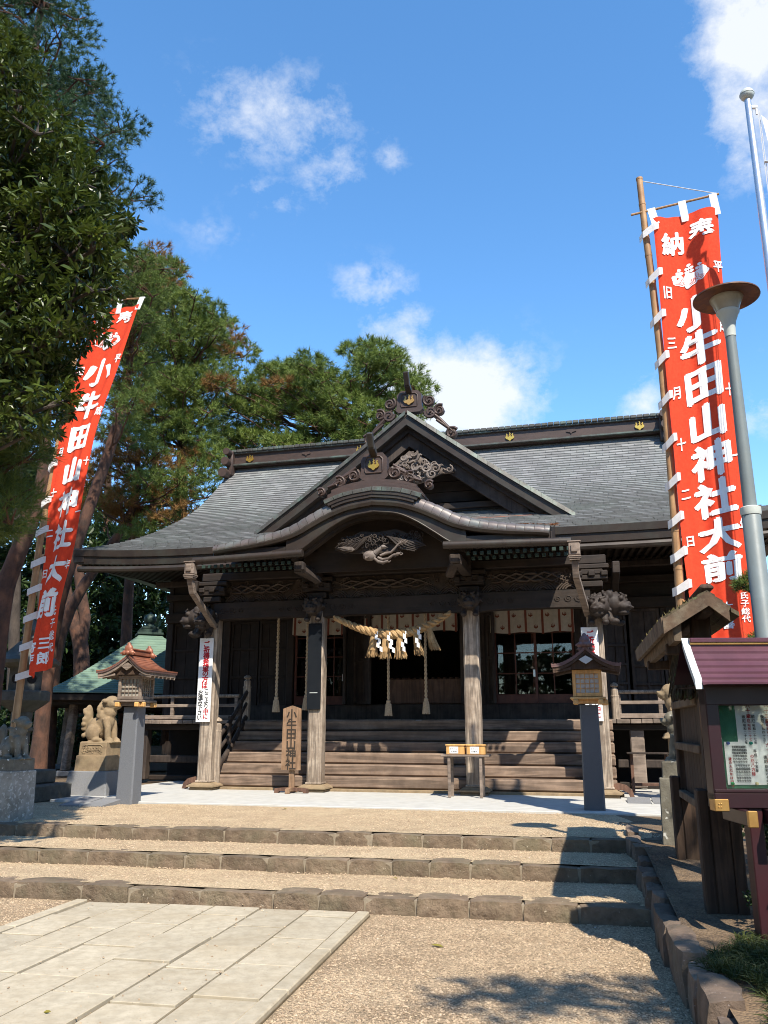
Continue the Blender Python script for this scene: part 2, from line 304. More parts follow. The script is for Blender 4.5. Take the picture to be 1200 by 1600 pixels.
# ------------------------------------------------------------------ mesh helpers
class MB:
    def __init__(s): s.v = []; s.f = []
    def add(s, vs, fs):
        o = len(s.v); s.v += [tuple(v) for v in vs]; s.f += [tuple(i + o for i in f) for f in fs]; return s
    def box(s, c, d, b=.0, mx=None):
        hx, hy, hz = d[0] / 2, d[1] / 2, d[2] / 2
        b = min(b, hx * .9, hy * .9, hz * .9)
        vs = []; fs = []; ix = {}
        if b <= 0:
            for x in (-1, 1):
                for y in (-1, 1):
                    for z in (-1, 1): vs.append(Vector((x * hx, y * hy, z * hz)))
            fs = [(0, 1, 3, 2), (4, 6, 7, 5), (0, 4, 5, 1), (2, 3, 7, 6), (0, 2, 6, 4), (1, 5, 7, 3)]
        else:
            for x in (-1, 1):
                for y in (-1, 1):
                    for z in (-1, 1):
                        ix[x, y, z] = len(vs)
                        vs += [Vector((x * hx, y * (hy - b), z * (hz - b))), Vector((x * (hx - b), y * hy, z * (hz - b))), Vector((x * (hx - b), y * (hy - b), z * hz))]
            for q in (-1, 1):
                fs.append(tuple(ix[q, y, z] for y, z in ((-1, -1), (1, -1), (1, 1), (-1, 1))))
                fs.append(tuple(ix[x, q, z] + 1 for x, z in ((-1, -1), (1, -1), (1, 1), (-1, 1))))
                fs.append(tuple(ix[x, y, q] + 2 for x, y in ((-1, -1), (1, -1), (1, 1), (-1, 1))))
            for a in (-1, 1):
                for c_ in (-1, 1):
                    fs.append((ix[a, c_, -1], ix[a, c_, 1], ix[a, c_, 1] + 1, ix[a, c_, -1] + 1))
                    fs.append((ix[a, -1, c_], ix[a, 1, c_], ix[a, 1, c_] + 2, ix[a, -1, c_] + 2))
                    fs.append((ix[-1, a, c_] + 1, ix[1, a, c_] + 1, ix[1, a, c_] + 2, ix[-1, a, c_] + 2))
                    for e in (-1, 1): fs.append((ix[a, c_, e], ix[a, c_, e] + 1, ix[a, c_, e] + 2))
        c = Vector(c)
        if mx is not None: vs = [mx @ v for v in vs]
        return s.add([v + c for v in vs], fs)
    def bar(s, a, b, wd, th, bev=.0, up=(0, 0, 1)):
        a = Vector(a); b = Vector(b); y = (b - a); L = y.length; y.normalize()
        x = y.cross(Vector(up))
        if x.length < 1e-4: x = Vector((1, 0, 0))
        x.normalize(); z = x.cross(y)
        mx = Matrix((x, y, z)).transposed()
        return s.box((a + b) / 2, (wd, L, th), bev, mx)
    def tube(s, pts, r, n=8, cap=True, squash=1.0):
        pts = [Vector(p) for p in pts]; m = len(pts)
        rs = list(r) if hasattr(r, '__len__') else [r] * m
        vs = []; fs = []; t0 = (pts[1] - pts[0]).normalized()
        up = Vector((0, 0, 1)) if abs(t0.z) < .9 else Vector((0, 1, 0))
        x = t0.cross(up).normalized()
        for i, p in enumerate(pts):
            t = (pts[min(i + 1, m - 1)] - pts[max(i - 1, 0)])
            if t.length < 1e-9: t = t0.copy()
            t.normalize(); x = (x - t * x.dot(t))
            if x.length < 1e-6: x = t.orthogonal()
            x.normalize(); y = t.cross(x)
            for k in range(n):
                a = 2 * math.pi * k / n; vs.append(p + (x * math.cos(a) + y * math.sin(a) * squash) * rs[i])
        for i in range(m - 1):
            for k in range(n):
                k2 = (k + 1) % n; fs.append((i * n + k, i * n + k2, (i + 1) * n + k2, (i + 1) * n + k))
        if cap: fs.append(tuple(range(n - 1, -1, -1))); fs.append(tuple((m - 1) * n + k for k in range(n)))
        return s.add(vs, fs)
    def lathe(s, prof, c=(0, 0, 0), n=20, cap=True, sx=1.0):
        vs = []; fs = []; m = len(prof); c = Vector(c)
        for (r, z) in prof:
            for k in range(n):
                a = 2 * math.pi * k / n; vs.append(c + Vector((r * math.cos(a) * sx, r * math.sin(a), z)))
        for i in range(m - 1):
            for k in range(n):
                k2 = (k + 1) % n; fs.append((i * n + k, i * n + k2, (i + 1) * n + k2, (i + 1) * n + k))
        if cap: fs.append(tuple(range(n - 1, -1, -1))); fs.append(tuple((m - 1) * n + k for k in range(n)))
        return s.add(vs, fs)
    def loft(s, loops, cap=True, closed=True):
        n = len(loops[0]); vs = [p for l in loops for p in l]; fs = []
        for i in range(len(loops) - 1):
            for k in range(n if closed else n - 1):
                k2 = (k + 1) % n; fs.append((i * n + k, i * n + k2, (i + 1) * n + k2, (i + 1) * n + k))
        if cap and closed: fs.append(tuple(range(n - 1, -1, -1))); fs.append(tuple((len(loops) - 1) * n + k for k in range(n)))
        return s.add(vs, fs)
    def grid(s, fn, nu, nv):
        vs = [fn(i / nu, j / nv) for j in range(nv + 1) for i in range(nu + 1)]
        fs = [(j * (nu + 1) + i, j * (nu + 1) + i + 1, (j + 1) * (nu + 1) + i + 1, (j + 1) * (nu + 1) + i) for j in range(nv) for i in range(nu)]
        return s.add(vs, fs)
    def prism(s, outline, fn, c0, c1):
        n = len(outline); vs = [fn(a, b, c0) for a, b in outline] + [fn(a, b, c1) for a, b in outline]
        fs = [tuple(range(n - 1, -1, -1)), tuple(range(n, 2 * n))] + [(i, (i + 1) % n, n + (i + 1) % n, n + i) for i in range(n)]
        return s.add(vs, fs)
    def ball(s, c, r, n=12, m=8, mx=None):
        r = r if hasattr(r, '__len__') else (r, r, r); vs = []; fs = []; c = Vector(c)
        for j in range(m + 1):
            t = math.pi * j / m
            for k in range(n):
                a = 2 * math.pi * k / n
                v = Vector((r[0] * math.sin(t) * math.cos(a), r[1] * math.sin(t) * math.sin(a), r[2] * math.cos(t)))
                vs.append(c + (mx @ v if mx is not None else v))
        for j in range(m):
            for k in range(n):
                k2 = (k + 1) % n; fs.append((j * n + k, j * n + k2, (j + 1) * n + k2, (j + 1) * n + k))
        return s.add(vs, fs)
    def mesh(s, name, material=None, smooth=False, angle=None):
        me = bpy.data.meshes.new(name); me.from_pydata(s.v, [], s.f)
        if len(s.f) < 60000:
            bm = bmesh.new(); bm.from_mesh(me); bmesh.ops.recalc_face_normals(bm, faces=bm.faces); bm.to_mesh(me); bm.free()
        if material: me.materials.append(M[material] if isinstance(material, str) else material)
        if smooth:
            me.polygons.foreach_set('use_smooth', [True] * len(me.polygons))
            if angle:
                try: me.set_sharp_from_angle(angle=R(angle))
                except Exception: pass
        me.update(); return me
    def build(s, name, material, parent=None, smooth=False, angle=40, kind=None, loc=None, rz=None):
        o = bpy.data.objects.new(name, s.mesh(name, material, smooth, angle)); C.objects.link(o)
        if parent is not None: o.parent = parent
        if kind: o['kind'] = kind
        if loc is not None: o.location = loc
        if rz is not None: o.rotation_euler.z = rz
        return o

def tag(o, label=None, cat=None, group=None, kind=None):
    if label: o['label'] = label
    if cat: o['category'] = cat
    if group: o['group'] = group
    if kind: o['kind'] = kind
    return o
def thing(name, label, cat, loc=(0, 0, 0), rz=0.0, group=None):
    o = bpy.data.objects.new(name, None); C.objects.link(o); o.empty_display_size = .2
    o.location = loc; o.rotation_euler = (0, 0, rz)
    return tag(o, label, cat, group)
def inst(name, me, parent=None, loc=(0, 0, 0), rot=(0, 0, 0), scale=(1, 1, 1)):
    o = bpy.data.objects.new(name, me); C.objects.link(o); o.parent = parent
    o.location = loc; o.rotation_euler = rot; o.scale = scale; return o
def kids(o): return [c for c in bpy.data.objects if c.parent == o]
def copy_thing(root, loc, rz, label):
    r = root.copy(); C.objects.link(r); r.location = loc; r.rotation_euler = (0, 0, rz); r['label'] = label
    for ch in kids(root):
        c = ch.copy(); C.objects.link(c); c.parent = r
        for g in kids(ch):
            d = g.copy(); C.objects.link(d); d.parent = c
    return r

def np_mesh(name, V, nper, material, smooth=False):
    """V: (K*nper,3) vertices, every nper of them one face"""
    me = bpy.data.meshes.new(name); K = len(V) // nper
    me.vertices.add(len(V)); me.vertices.foreach_set('co', np.asarray(V, np.float32).ravel())
    me.loops.add(len(V)); me.loops.foreach_set('vertex_index', np.arange(len(V), dtype=np.int32))
    me.polygons.add(K); me.polygons.foreach_set('loop_start', np.arange(0, len(V), nper, dtype=np.int32))
    me.polygons.foreach_set('loop_total', np.full(K, nper, np.int32))
    me.materials.append(M[material]); me.update(calc_edges=True); return me

# glyphs from Blender's own built-in font, as flat triangles centred on the character box
_gl = {}
def glyph(ch, bold=.03):
    k = (ch, bold)
    if k in _gl: return _gl[k]
    cu = bpy.data.curves.new('glyph', 'FONT'); cu.body = ch; cu.size = 1; cu.resolution_u = 2; cu.offset = .006; cu.fill_mode = 'FRONT'
    o = bpy.data.objects.new('glyph', cu); C.objects.link(o)
    dg = bpy.context.evaluated_depsgraph_get(); ev = o.evaluated_get(dg); me = ev.to_mesh()
    bm = bmesh.new(); bm.from_mesh(me); ev.to_mesh_clear()
    bmesh.ops.remove_doubles(bm, verts=bm.verts, dist=1e-5)
    bmesh.ops.triangulate(bm, faces=bm.faces)
    bm.verts.index_update()
    v = [(q.co.x, q.co.y) for q in bm.verts]; f = [tuple(x.index for x in q.verts) for q in bm.faces]; bm.free()
    bpy.data.objects.remove(o); bpy.data.curves.remove(cu)
    if v:
        x0 = min(a for a, b in v); x1 = max(a for a, b in v); y0 = min(b for a, b in v); y1 = max(b for a, b in v)
        v = [(a - (x0 + x1) / 2, b - (y0 + y1) / 2) for a, b in v]
    _gl[k] = (v, f); return _gl[k]
def glyph_sub(ch, bold, cuts):
    k = (ch, bold, cuts)
    if k in _gl: return _gl[k]
    v, f = glyph(ch, bold)
    bm = bmesh.new(); vv = [bm.verts.new((a, b, 0)) for a, b in v]
    for t in f:
        try: bm.faces.new([vv[i] for i in t])
        except ValueError: pass
    for _ in range(cuts):
        es = [e for e in bm.edges if e.calc_length() > .13]
        if es: bmesh.ops.subdivide_edges(bm, edges=es, cuts=1); bmesh.ops.triangulate(bm, faces=bm.faces)
    bm.verts.index_update()
    _gl[k] = ([(q.co.x, q.co.y) for q in bm.verts], [tuple(x.index for x in q.verts) for q in bm.faces]); bm.free()
    return _gl[k]
def write(mb, ch, fn, ca, cb, sa, sb, bold=.03, cuts=0):
    v, f = glyph_sub(ch, 0, cuts) if cuts else glyph(ch, 0)
    for dx, dy in (((0, 0),) if bold < .012 else ((0, 0), (bold, 0), (-bold, 0), (0, bold * .7), (0, -bold * .7))):
        n0 = len(mb.v); mb.add([fn(ca + (a + dx) * sa, cb + (b + dy) * sb) for a, b in v], f)
        e = .0002 * (1 + 3 * dx / bold + 2 * dy / bold) if bold else 0
        if e:
            for i in range(n0, len(mb.v)): x, y, z = mb.v[i]; mb.v[i] = (x, y - abs(e), z)

def fused(mb, voxel, smooth=4, name='tmp'):
    """one continuous surface from overlapping shapes"""
    o = mb.build(name, None); m = o.modifiers.new('r', 'REMESH'); m.mode = 'VOXEL'; m.voxel_size = voxel; m.adaptivity = 0
    if smooth:
        k = o.modifiers.new('s', 'SMOOTH'); k.factor = .5; k.iterations = smooth
    dg = bpy.context.evaluated_depsgraph_get(); ev = o.evaluated_get(dg); me = ev.to_mesh()
    r = MB(); r.v = [tuple(q.co) for q in me.vertices]; r.f = [tuple(q.vertices) for q in me.polygons]
    ev.to_mesh_clear(); old = o.data; bpy.data.objects.remove(o); bpy.data.meshes.remove(old)
    return r
def spiral(mb, c, ax, ay, r0, turns, tr, sign=1, a0=0.0, n=14, ns=5, tip=.35, lift=None):
    """a scroll: a tube winding inwards in the plane of ax, ay"""
    c = Vector(c); ax = Vector(ax); ay = Vector(ay); pts = []; rs = []
    for i in range(n + 1):
        t = i / n; a = a0 + sign * t * turns * 2 * math.pi; r = r0 * (1 - .82 * t)
        p = c + ax * math.cos(a) * r + ay * math.sin(a) * r
        if lift: p = p + Vector(lift) * t
        pts.append(p); rs.append(tr * (1 - (1 - tip) * t))
    mb.tube(pts, rs, ns); return mb
def catmull(xs, ys):
    xs = list(xs); ys = list(ys); n = len(xs)
    ms = []
    for i in range(n):
        a = max(i - 1, 0); b = min(i + 1, n - 1); ms.append((ys[b] - ys[a]) / (xs[b] - xs[a]))
    def f(x):
        if x <= xs[0]: return ys[0] + ms[0] * (x - xs[0])
        if x >= xs[-1]: return ys[-1] + ms[-1] * (x - xs[-1])
        for i in range(n - 1):
            if x <= xs[i + 1]:
                h = xs[i + 1] - xs[i]; t = (x - xs[i]) / h
                return (2*t**3 - 3*t*t + 1) * ys[i] + (t**3 - 2*t*t + t) * h * ms[i] + (-2*t**3 + 3*t*t) * ys[i + 1] + (t**3 - t*t) * h * ms[i + 1]
    return f
def crest(mb, fn, s, c0, c1):
    """paulownia crest: three leaves below, three flower spikes above"""
    def ell(cx, cy, rx, ry, rot, n=10):
        o = []
        for k in range(n):
            a = 2 * math.pi * k / n; x = rx * math.cos(a); y = ry * math.sin(a)
            o.append(((cx + x * math.cos(rot) - y * math.sin(rot)) * s, (cy + x * math.sin(rot) + y * math.cos(rot)) * s))
        return o
    mb.prism(ell(0, -.22, .22, .30, 0), fn, c0, c1)
    mb.prism(ell(-.30, -.14, .17, .25, R(50)), fn, c0, c1 * .95); mb.prism(ell(.30, -.14, .17, .25, R(-50)), fn, c0, c1 * .95)
    for x, y0, n_ in ((0, .14, 4), (-.3, .1, 3), (.3, .1, 3)):
        for k in range(n_):
            mb.prism(ell(x + (0.0 if k % 2 else .05) * (1 if x >= 0 else -1), y0 + k * .11, .095 - k * .012, .07, 0, 7), fn, c0, c1 * .9)
# ------------------------------------------------------------------ ground, path, steps
TH = R(14.5); OX, OY, OZ = .157, 14.278, .41            # shrine frame: x along the front, y inwards
def sw(u, v, w=0.0):
    return Vector((OX + u * math.cos(TH) + v * math.sin(TH), OY - u * math.sin(TH) + v * math.cos(TH), OZ + w))
def wobble(p, s, a):
    from mathutils import noise
    return noise.noise_vector(Vector(p) * s) * a
def wall_x(y): return 1.98 + .21 * (y - 6.5)
SL = .21
def step_y(k, x): return (7.23, 8.24, 9.14)[k] - SL * x

def sheet(name, pts, material, z=None, kind='structure'):
    m = MB(); m.add([p if len(p) == 3 else (p[0], p[1], z) for p in pts], [tuple(range(len(pts)))])
    o = m.build(name, material); tag(o, kind=kind); return o
# one sheet to the horizon, low under everything
sheet('ground', [(-900, -900), (900, -900), (900, 1200), (-900, 1200)], 'earth', -.03)
sheet('lower_gravel', [(-16, -14), (wall_x(-14) + .1, -14), (wall_x(6.85) + .1, 6.85), (wall_x(6.85) + .1, 7.4 - SL * 2.1), (-16, 7.4 + SL * 16)], 'gravel', 0)
def gravel_tread(name, k, z, x1, back):
    m = MB()
    def fn(s, t):
        x = -16 + s * (x1 + 16); y = step_y(k, x) + .1 + t * (back(x) - step_y(k, x) - .1)
        return (x, y, z + .012 * wobble((x, y, k), 1.3, 1).x)
    m.grid(fn, 80, 8); tag(m.build(name, 'gravel_top', smooth=True), kind='structure')
gravel_tread('gravel_tread', 0, .13, 2.35, lambda x: step_y(1, x) + .15)
gravel_tread('gravel_tread', 1, .262, 2.55, lambda x: step_y(2, x) + .15)
gravel_tread('terrace_gravel', 2, .392, 2.9, lambda x: 11.9 - SL * x)
# earth of the grove and the raised bed on the right, all at terrace height
def bedz(x, y):
    t = min(max((y - 5.2) / 3.2, 0), 1); t = t * t * (3 - 2 * t)
    return .232 + .153 * t + .02 * wobble((x, y, 3), .9, 1).x
m = MB(); m.grid(lambda s, t: (lambda y: (wall_x(min(y, 9.2)) + .06 + s * s * 22, y, bedz(s * 22, y)))(-10 + t * 21.5), 40, 70)
tag(m.build('bed_ground', 'earth', smooth=True), kind='structure')
sheet('grove_ground', [(-120, 11.0 + SL * 16), (-16, 9.5 + SL * 16), (-4.6, 11.6 + SL * 4.6), (6, 11.6 - SL * 6), (30, 11), (120, 11), (120, 140), (-120, 140)], 'earth', .375)
sheet('terrace_side', [(-60, 9.3 + SL * 16), (-16, 9.3 + SL * 16), (-16, 12.9), (-16, 40), (-60, 40)], 'earth', .37)

# rough-hewn stones
def stone_mesh(dx, dy, dz, seed, rough=.02, n=(6, 3, 3), taper=0.0):
    bm = bmesh.new(); bmesh.ops.create_cube(bm, size=1)
    bmesh.ops.subdivide_edges(bm, edges=bm.edges[:], cuts=3, use_grid_fill=True)
    for v in bm.verts:
        p = v.co.copy(); q = Vector((p.x * dx, p.y * dy, p.z * dz))
        e = sum(1 for k in range(3) if abs(p[k]) > .49)
        if e >= 2: q -= Vector((q.x / dx, q.y / dy, q.z / dz)) * .014 * (e - 1)
        if taper: q.x *= 1 - taper * (p.z + .5) * .5; q.y *= 1 - taper * (p.z + .5) * .5
        q += wobble(q + Vector((seed * 3.7, seed, 0)), 7, rough) + wobble(q + Vector((seed, seed * 1.9, 5)), 22, rough * .4)
        v.co = q
    me = bpy.data.meshes.new('stone'); bm.to_mesh(me); bm.free(); me.polygons.foreach_set('use_smooth', [True] * len(me.polygons))
    try: me.set_sharp_from_angle(angle=R(22))
    except Exception: pass
    return me

def stone_row(label, k, z0, h, x0, x1, mt, seed, material):
    r = random.Random(seed); root = thing('stone_step', label, 'stone step', (0, step_y(k, 0), z0), -math.atan(SL), 'stone kerb steps up to the shrine')
    c = math.cos(math.atan(SL)); x = x0 / c; end = x1 / c; i = 0
    while x < end - .1:
        L = r.uniform(.36, .66)
        if end - x - L < .3: L = end - x
        me = stone_mesh(L - .004, .27, h + .16, seed * 31 + i, .009); me.materials.append(M[material])
        inst('stone', me, root, (x + L / 2, .135 + r.uniform(-.012, .012), h / 2 - .08 + r.uniform(-.008, .008)), (r.uniform(-.01, .01), r.uniform(-.008, .008), r.uniform(-.012, .012)))
        x += L; i += 1
    bk = MB(); bk.box(((x0 + x1) / 2 / c, .14, h / 2 - .09), ((x1 - x0) / c, .24, h + .14)); bk.build('mortar', 'mortar', root)
stone_row('lowest of the three kerb steps, its stones beside the end of the paved path', 0, 0, .135, -6.0, 2.02, 0, 11, 'kerb')
stone_row('middle of the three kerb steps, between two strips of gravel', 1, .13, .132, -6.5, 2.25, 0, 12, 'kerb')
stone_row('topmost of the three kerb steps, bordering the gravel in front of the pavement', 2, .262, .13, -7.0, 2.9, 0, 13, 'kerb')

# paved path
pa = math.atan(.205); path = bpy.data.objects.new('paved_path', None); C.objects.link(path); path['kind'] = 'structure'
path.location = (-.11, 7.17, 0); path.rotation_euler = (0, 0, -pa)
b = MB(); b.box((-1.28, -5.6, .002), (2.56, 11.2, .02)); b.build('joint_bed', 'slab_joint', path)
r = random.Random(5); cols = [-.11, -.51, -.91, -1.31, -1.71, -2.10, -2.45]
first = {0: .22, 1: .62, 2: .33, 3: .70, 4: .28, 5: .55}
for ci in range(6):
    xa, xb = cols[ci], cols[ci + 1]; y = 0.0; L = first[ci]
    while y < 11:
        m = MB(); g = .007 + r.random() * .004
        m.box(((xa + xb) / 2, -(y + L / 2), .008), (xa - xb - 2 * g, L - 2 * g, 0.046), .003)
        o = m.build('slab', 'slab', path); o.location.z = r.uniform(-.003, .003); o.rotation_euler = (r.uniform(-.004, .004), r.uniform(-.004, .004), 0)
        y += L; L = r.uniform(.56, .74)
for xc in (-.055, -2.51):
    y = 0.0
    while y < 11:
        L = r.uniform(.8, 1.25); m = MB(); m.box((xc, -(y + L / 2), .012), (.10, L - .008, .056), .008)
        m.build('edge_stone', 'slab', path); y += L

# stone edging of the raised bed
edg = thing('stone_edging', 'row of rough reddish stones edging the raised bed on the right', 'stone edging', (wall_x(6.5), 6.5, 0), -math.atan(.21))
r = random.Random(21); y = -8.0; i = 0
while y < 2.75:
    L = r.uniform(.24, .46) if y > -3 else .8
    wd = r.uniform(.13, .19); top = .25 + max(0, (y - .35)) * .10 + r.uniform(-.02, .03)
    me = stone_mesh(wd, L - .01, top + .12, 300 + i, .022, taper=.04); me.materials.append(M['edging'])
    inst('stone', me, edg, (wd / 2 - .05 + r.uniform(-.012, .02), y + L / 2, top / 2 - .06), (r.uniform(-.05, .05), r.uniform(-.05, .05), r.uniform(-.06, .06)))
    y += L; i += 1

# pavement under the porch, with the granite ramps at its sides
m = MB(); m.box((.1, .45, -.06), (10.3, 5.86, .12), .008)
pv = m.build('pavement', 'concrete', loc=(OX, OY, OZ + .008), rz=-TH); tag(pv, kind='structure')
def ramp(px0, px1, label, z=.43):
    a = onz(px0, 1259, .40); b_ = onz(px1, 1259, .40); mid = (a + b_) / 2; w_ = (b_ - a).length
    t = thing('granite_ramp', label, 'stone ramp', (mid.x, mid.y + .25, .395), -TH, 'granite ramps beside the pavement')
    for sx in (-1, 1):
        m = MB(); m.add([(sx * .012, -.3, .012), (sx * w_ / 2, -.3, .012), (sx * w_ / 2, .3, .075), (sx * .012, .3, .075), (sx * .012, -.3, -.05), (sx * w_ / 2, -.3, -.05), (sx * w_ / 2, .3, -.05), (sx * .012, .3, -.05)],
                        [(0, 1, 2, 3), (4, 5, 6, 7), (0, 1, 5, 4), (1, 2, 6, 5), (2, 3, 7, 6), (3, 0, 4, 7)])
        m.build('slab', 'granite_mid', t)
    m = MB(); m.box((0, 0, .0), (.02, .6, .07)); m.build('joint', 'concrete', t)
ramp(97, 173, 'pair of grey granite slabs sloping up to the pavement beside the left lantern pillar')
ramp(990, 1065, 'grey granite slabs at the right end of the pavement beside the right lantern pillar')

# loose pebbles lying on the gravel, with a few kicked onto the paving
def pebbles():
    rng = np.random.default_rng(91); P = []
    def on_path(x, y):
        dx, dy = x + .11, y - 7.17; a = math.cos(pa) * dx - math.sin(pa) * dy; return -2.58 < a < .03
    pts = []
    for (n, x0, x1, y0, y1, k) in ((46000, -3.6, 2.2, 4.3, 7.9, 0), (26000, -5.0, 2.3, 6.7, 9.4, 1), (26000, -5.6, 2.5, 7.8, 10.4, 2), (26000, -6.0, 2.8, 8.6, 12.8, 3)):
        X = rng.uniform(x0, x1, n); Y = rng.uniform(y0, y1, n)
        for x, y in zip(X, Y):
            if k == 0:
                if x > wall_x(y) - .02 or y > step_y(0, x) - .01: continue
                if on_path(x, y):
                    if rng.random() > .012: continue
                    pts.append((x, y, .033)); continue
                pts.append((x, y, .002))
            else:
                lo = step_y(k - 1, x) + .16; hi = step_y(k, x) if k < 3 else 11.75 - SL * x
                if lo < y < hi: pts.append((x, y, (.13, .262, .392)[k - 1] + .004))
    P = np.array(pts); N = len(P); a = rng.uniform(0, 6.28, N); r_ = rng.uniform(.0035, .0085, N) * (1 + .6 * (rng.random(N) > .93))
    ax = np.stack([np.cos(a), np.sin(a), np.zeros(N)], 1) * (r_ * rng.uniform(1, 1.5, N))[:, None]; ay = np.stack([-np.sin(a), np.cos(a), np.zeros(N)], 1) * (r_ * rng.uniform(.7, 1.1, N))[:, None]
    az = np.array([0, 0, 1.]) * (r_ * rng.uniform(.6, .95, N))[:, None] + ax * rng.uniform(-.4, .4, (N, 1))
    v = np.stack([P + ax, P + ay, P - ax, P - ay, P + az, P - az * .4], 1).reshape(-1, 3)
    tri = np.array([(0, 1, 4), (1, 2, 4), (2, 3, 4), (3, 0, 4)]); F_ = (tri[None] + 6 * np.arange(N)[:, None, None]).reshape(-1)
    me = bpy.data.meshes.new('gravel_pebbles'); me.vertices.add(len(v)); me.vertices.foreach_set('co', v.astype(np.float32).ravel())
    me.loops.add(len(F_)); me.loops.foreach_set('vertex_index', F_.astype(np.int32)); K = len(F_) // 3
    me.polygons.add(K); me.polygons.foreach_set('loop_start', np.arange(0, K * 3, 3, dtype=np.int32)); me.polygons.foreach_set('loop_total', np.full(K, 3, np.int32))
    me.polygons.foreach_set('use_smooth', np.ones(K, bool)); me.materials.append(M['pebble']); me.update(calc_edges=True)
    o = bpy.data.objects.new('gravel_pebbles', me); C.objects.link(o); tag(o, 'loose tan pebbles strewn over the gravel and the steps', 'gravel', None, 'stuff')
pebbles()
# ------------------------------------------------------------------ the shrine hall (x = along the front, y = inwards, z = up; metres)
SH = thing('shrine_hall', 'dark timber shrine hall with sweeping grey roof and curved gable over wide wooden stairs', 'shrine', (OX, OY, OZ), -TH)
VR = 4.1
prof = catmull([-.2, .3, .8, 1.3, 2.05, 2.8, 3.5, 4.1], [4.14, 4.37, 4.61, 4.88, 5.30, 5.82, 6.50, 7.22])
hw = catmull([0, .3, .8, 1.3, 2.05, 2.8, 3.5, 4.1], [6.95, 6.66, 6.18, 5.80, 5.60, 5.38, 5.22, 5.10])
def lift(u, v):
    return .11 * max(0, (abs(u) - 4) / 2.6) ** 2 * min(1, max(0, (2.1 - v) / 1.8))
def roof_z(u, v): return prof(v) + lift(u, v)
# front slope: courses of copper shingles, each with its own lip
rs_ = random.Random(3)
def courses(va, vb, step):
    vs = [va]; v = va
    while v > vb:
        sl = abs(prof(v) - prof(v - .02)) / .02; v -= step / math.sqrt(1 + sl * sl); vs.append(max(v, vb))
    return vs
m = MB(); me_ = MB(); vs = courses(VR, .3, .10)
for k in range(len(vs) - 1):
    v0, v1 = vs[k], vs[k + 1]; wdt = .27; off = (k % 2) * .135 + rs_.uniform(-.03, .03)
    hh = hw(v1); u = -hh - off
    while u < hh:
        a = max(u, -hh); b = min(u + wdt, hh); u += wdt
        if b - a < .02: continue
        l = .018 + rs_.uniform(0, .009); d = rs_.uniform(-.003, .003); g = .003
        a0 = a * hw(v0) / hh; b0 = b * hw(v0) / hh
        p = [(a0 + g, v0, roof_z(a0, v0)), (b0 - g, v0, roof_z(b0, v0)), (b - g, v1, roof_z(b, v1) + l), (a + g, v1 + d, roof_z(a, v1) + l + d),
             (b - g, v1, roof_z(b, v1) - .004), (a + g, v1 + d, roof_z(a, v1) - .004)]
        m.add(p[:4], [(0, 1, 2, 3)]); me_.add(p[2:], [(1, 0, 2, 3)])
m.build('roof_shingles', 'shingle', SH, kind='stuff'); me_.build('shingle_edges', 'shingle_edge', SH, kind='stuff')
# body of the roof under the shingles, the rear slope and the two flared hip sides
m = MB()
m.grid(lambda s, t: (lambda v: ((2 * s - 1) * hw(v), v, roof_z((2 * s - 1) * hw(v), v) - .008))(.3 + t * 3.8), 40, 16)
m.grid(lambda s, t: (lambda v: ((2 * s - 1) * hw(v), 2 * VR - v, roof_z((2 * s - 1) * hw(v), v)))(.3 + t * 3.8), 40, 16)
for sg in (-1, 1):
    m.grid(lambda s, t: (lambda v: (sg * (hw(v) - .12 * math.sin(math.pi * s) * t * 3), v + s * (2 * VR - 2 * v), roof_z(hw(v), v)))(.3 + t * 3.8), 12, 16)
m.build('roof_body', 'shingle', SH, smooth=True)

# porch roof with its curved gable
kara = catmull([0, .45, .8, 1.08, 1.46, 2.02, 2.8], [4.76, 4.70, 4.585, 4.455, 4.265, 4.13, 4.02])
kv = catmull([-1.3, -.5, .3, 1.1], [4.0, 4.19, 4.42, 4.76])
def porch_z(u, v):
    a = kara(abs(u)) + (.0 if abs(u) < 1.7 else 0); b = kv(v)
    k = .06; return max(a, b) + k * math.exp(-abs(a - b) / k) * .5
m = MB(); me_ = MB(); vv = [-1.24 + i * .1 for i in range(24)]
for k in range(len(vv) - 1):
    v1, v0 = vv[k], vv[k + 1]; u = -2.8 - (k % 2) * .12
    while u < 2.8:
        a, b = max(u, -2.8), min(u + .24, 2.8); u += .24
        if b - a < .02: continue
        l = .013 + rs_.uniform(0, .006)
        p = [(a + .003, v0, porch_z(a, v0)), (b - .003, v0, porch_z(b, v0)), (b - .003, v1, porch_z(b, v1) + l), (a + .003, v1, porch_z(a, v1) + l), (b - .003, v1, porch_z(b, v1) - .004), (a + .003, v1, porch_z(a, v1) - .004)]
        m.add(p[:4], [(0, 1, 2, 3)]); me_.add(p[2:], [(1, 0, 2, 3)])
me_.build('porch_shingle_edges', 'shingle_edge', SH, kind='stuff')
m.build('porch_shingles', 'shingle', SH, kind='stuff')
m = MB(); m.grid(lambda s, t: ((2 * s - 1) * 2.8, -1.24 + t * 2.35, porch_z((2 * s - 1) * 2.8, -1.24 + t * 2.35) - .008), 56, 10)
for sg in (-1, 1):
    m.grid(lambda s, t: (sg * 2.8, -1.3 + s * 2.4, porch_z(2.8, -1.3 + s * 2.4) * (1 - t) + (porch_z(2.8, -1.3 + s * 2.4) - .24) * t), 10, 1)
m.build('porch_roof_body', 'copper_brown', SH, smooth=True)
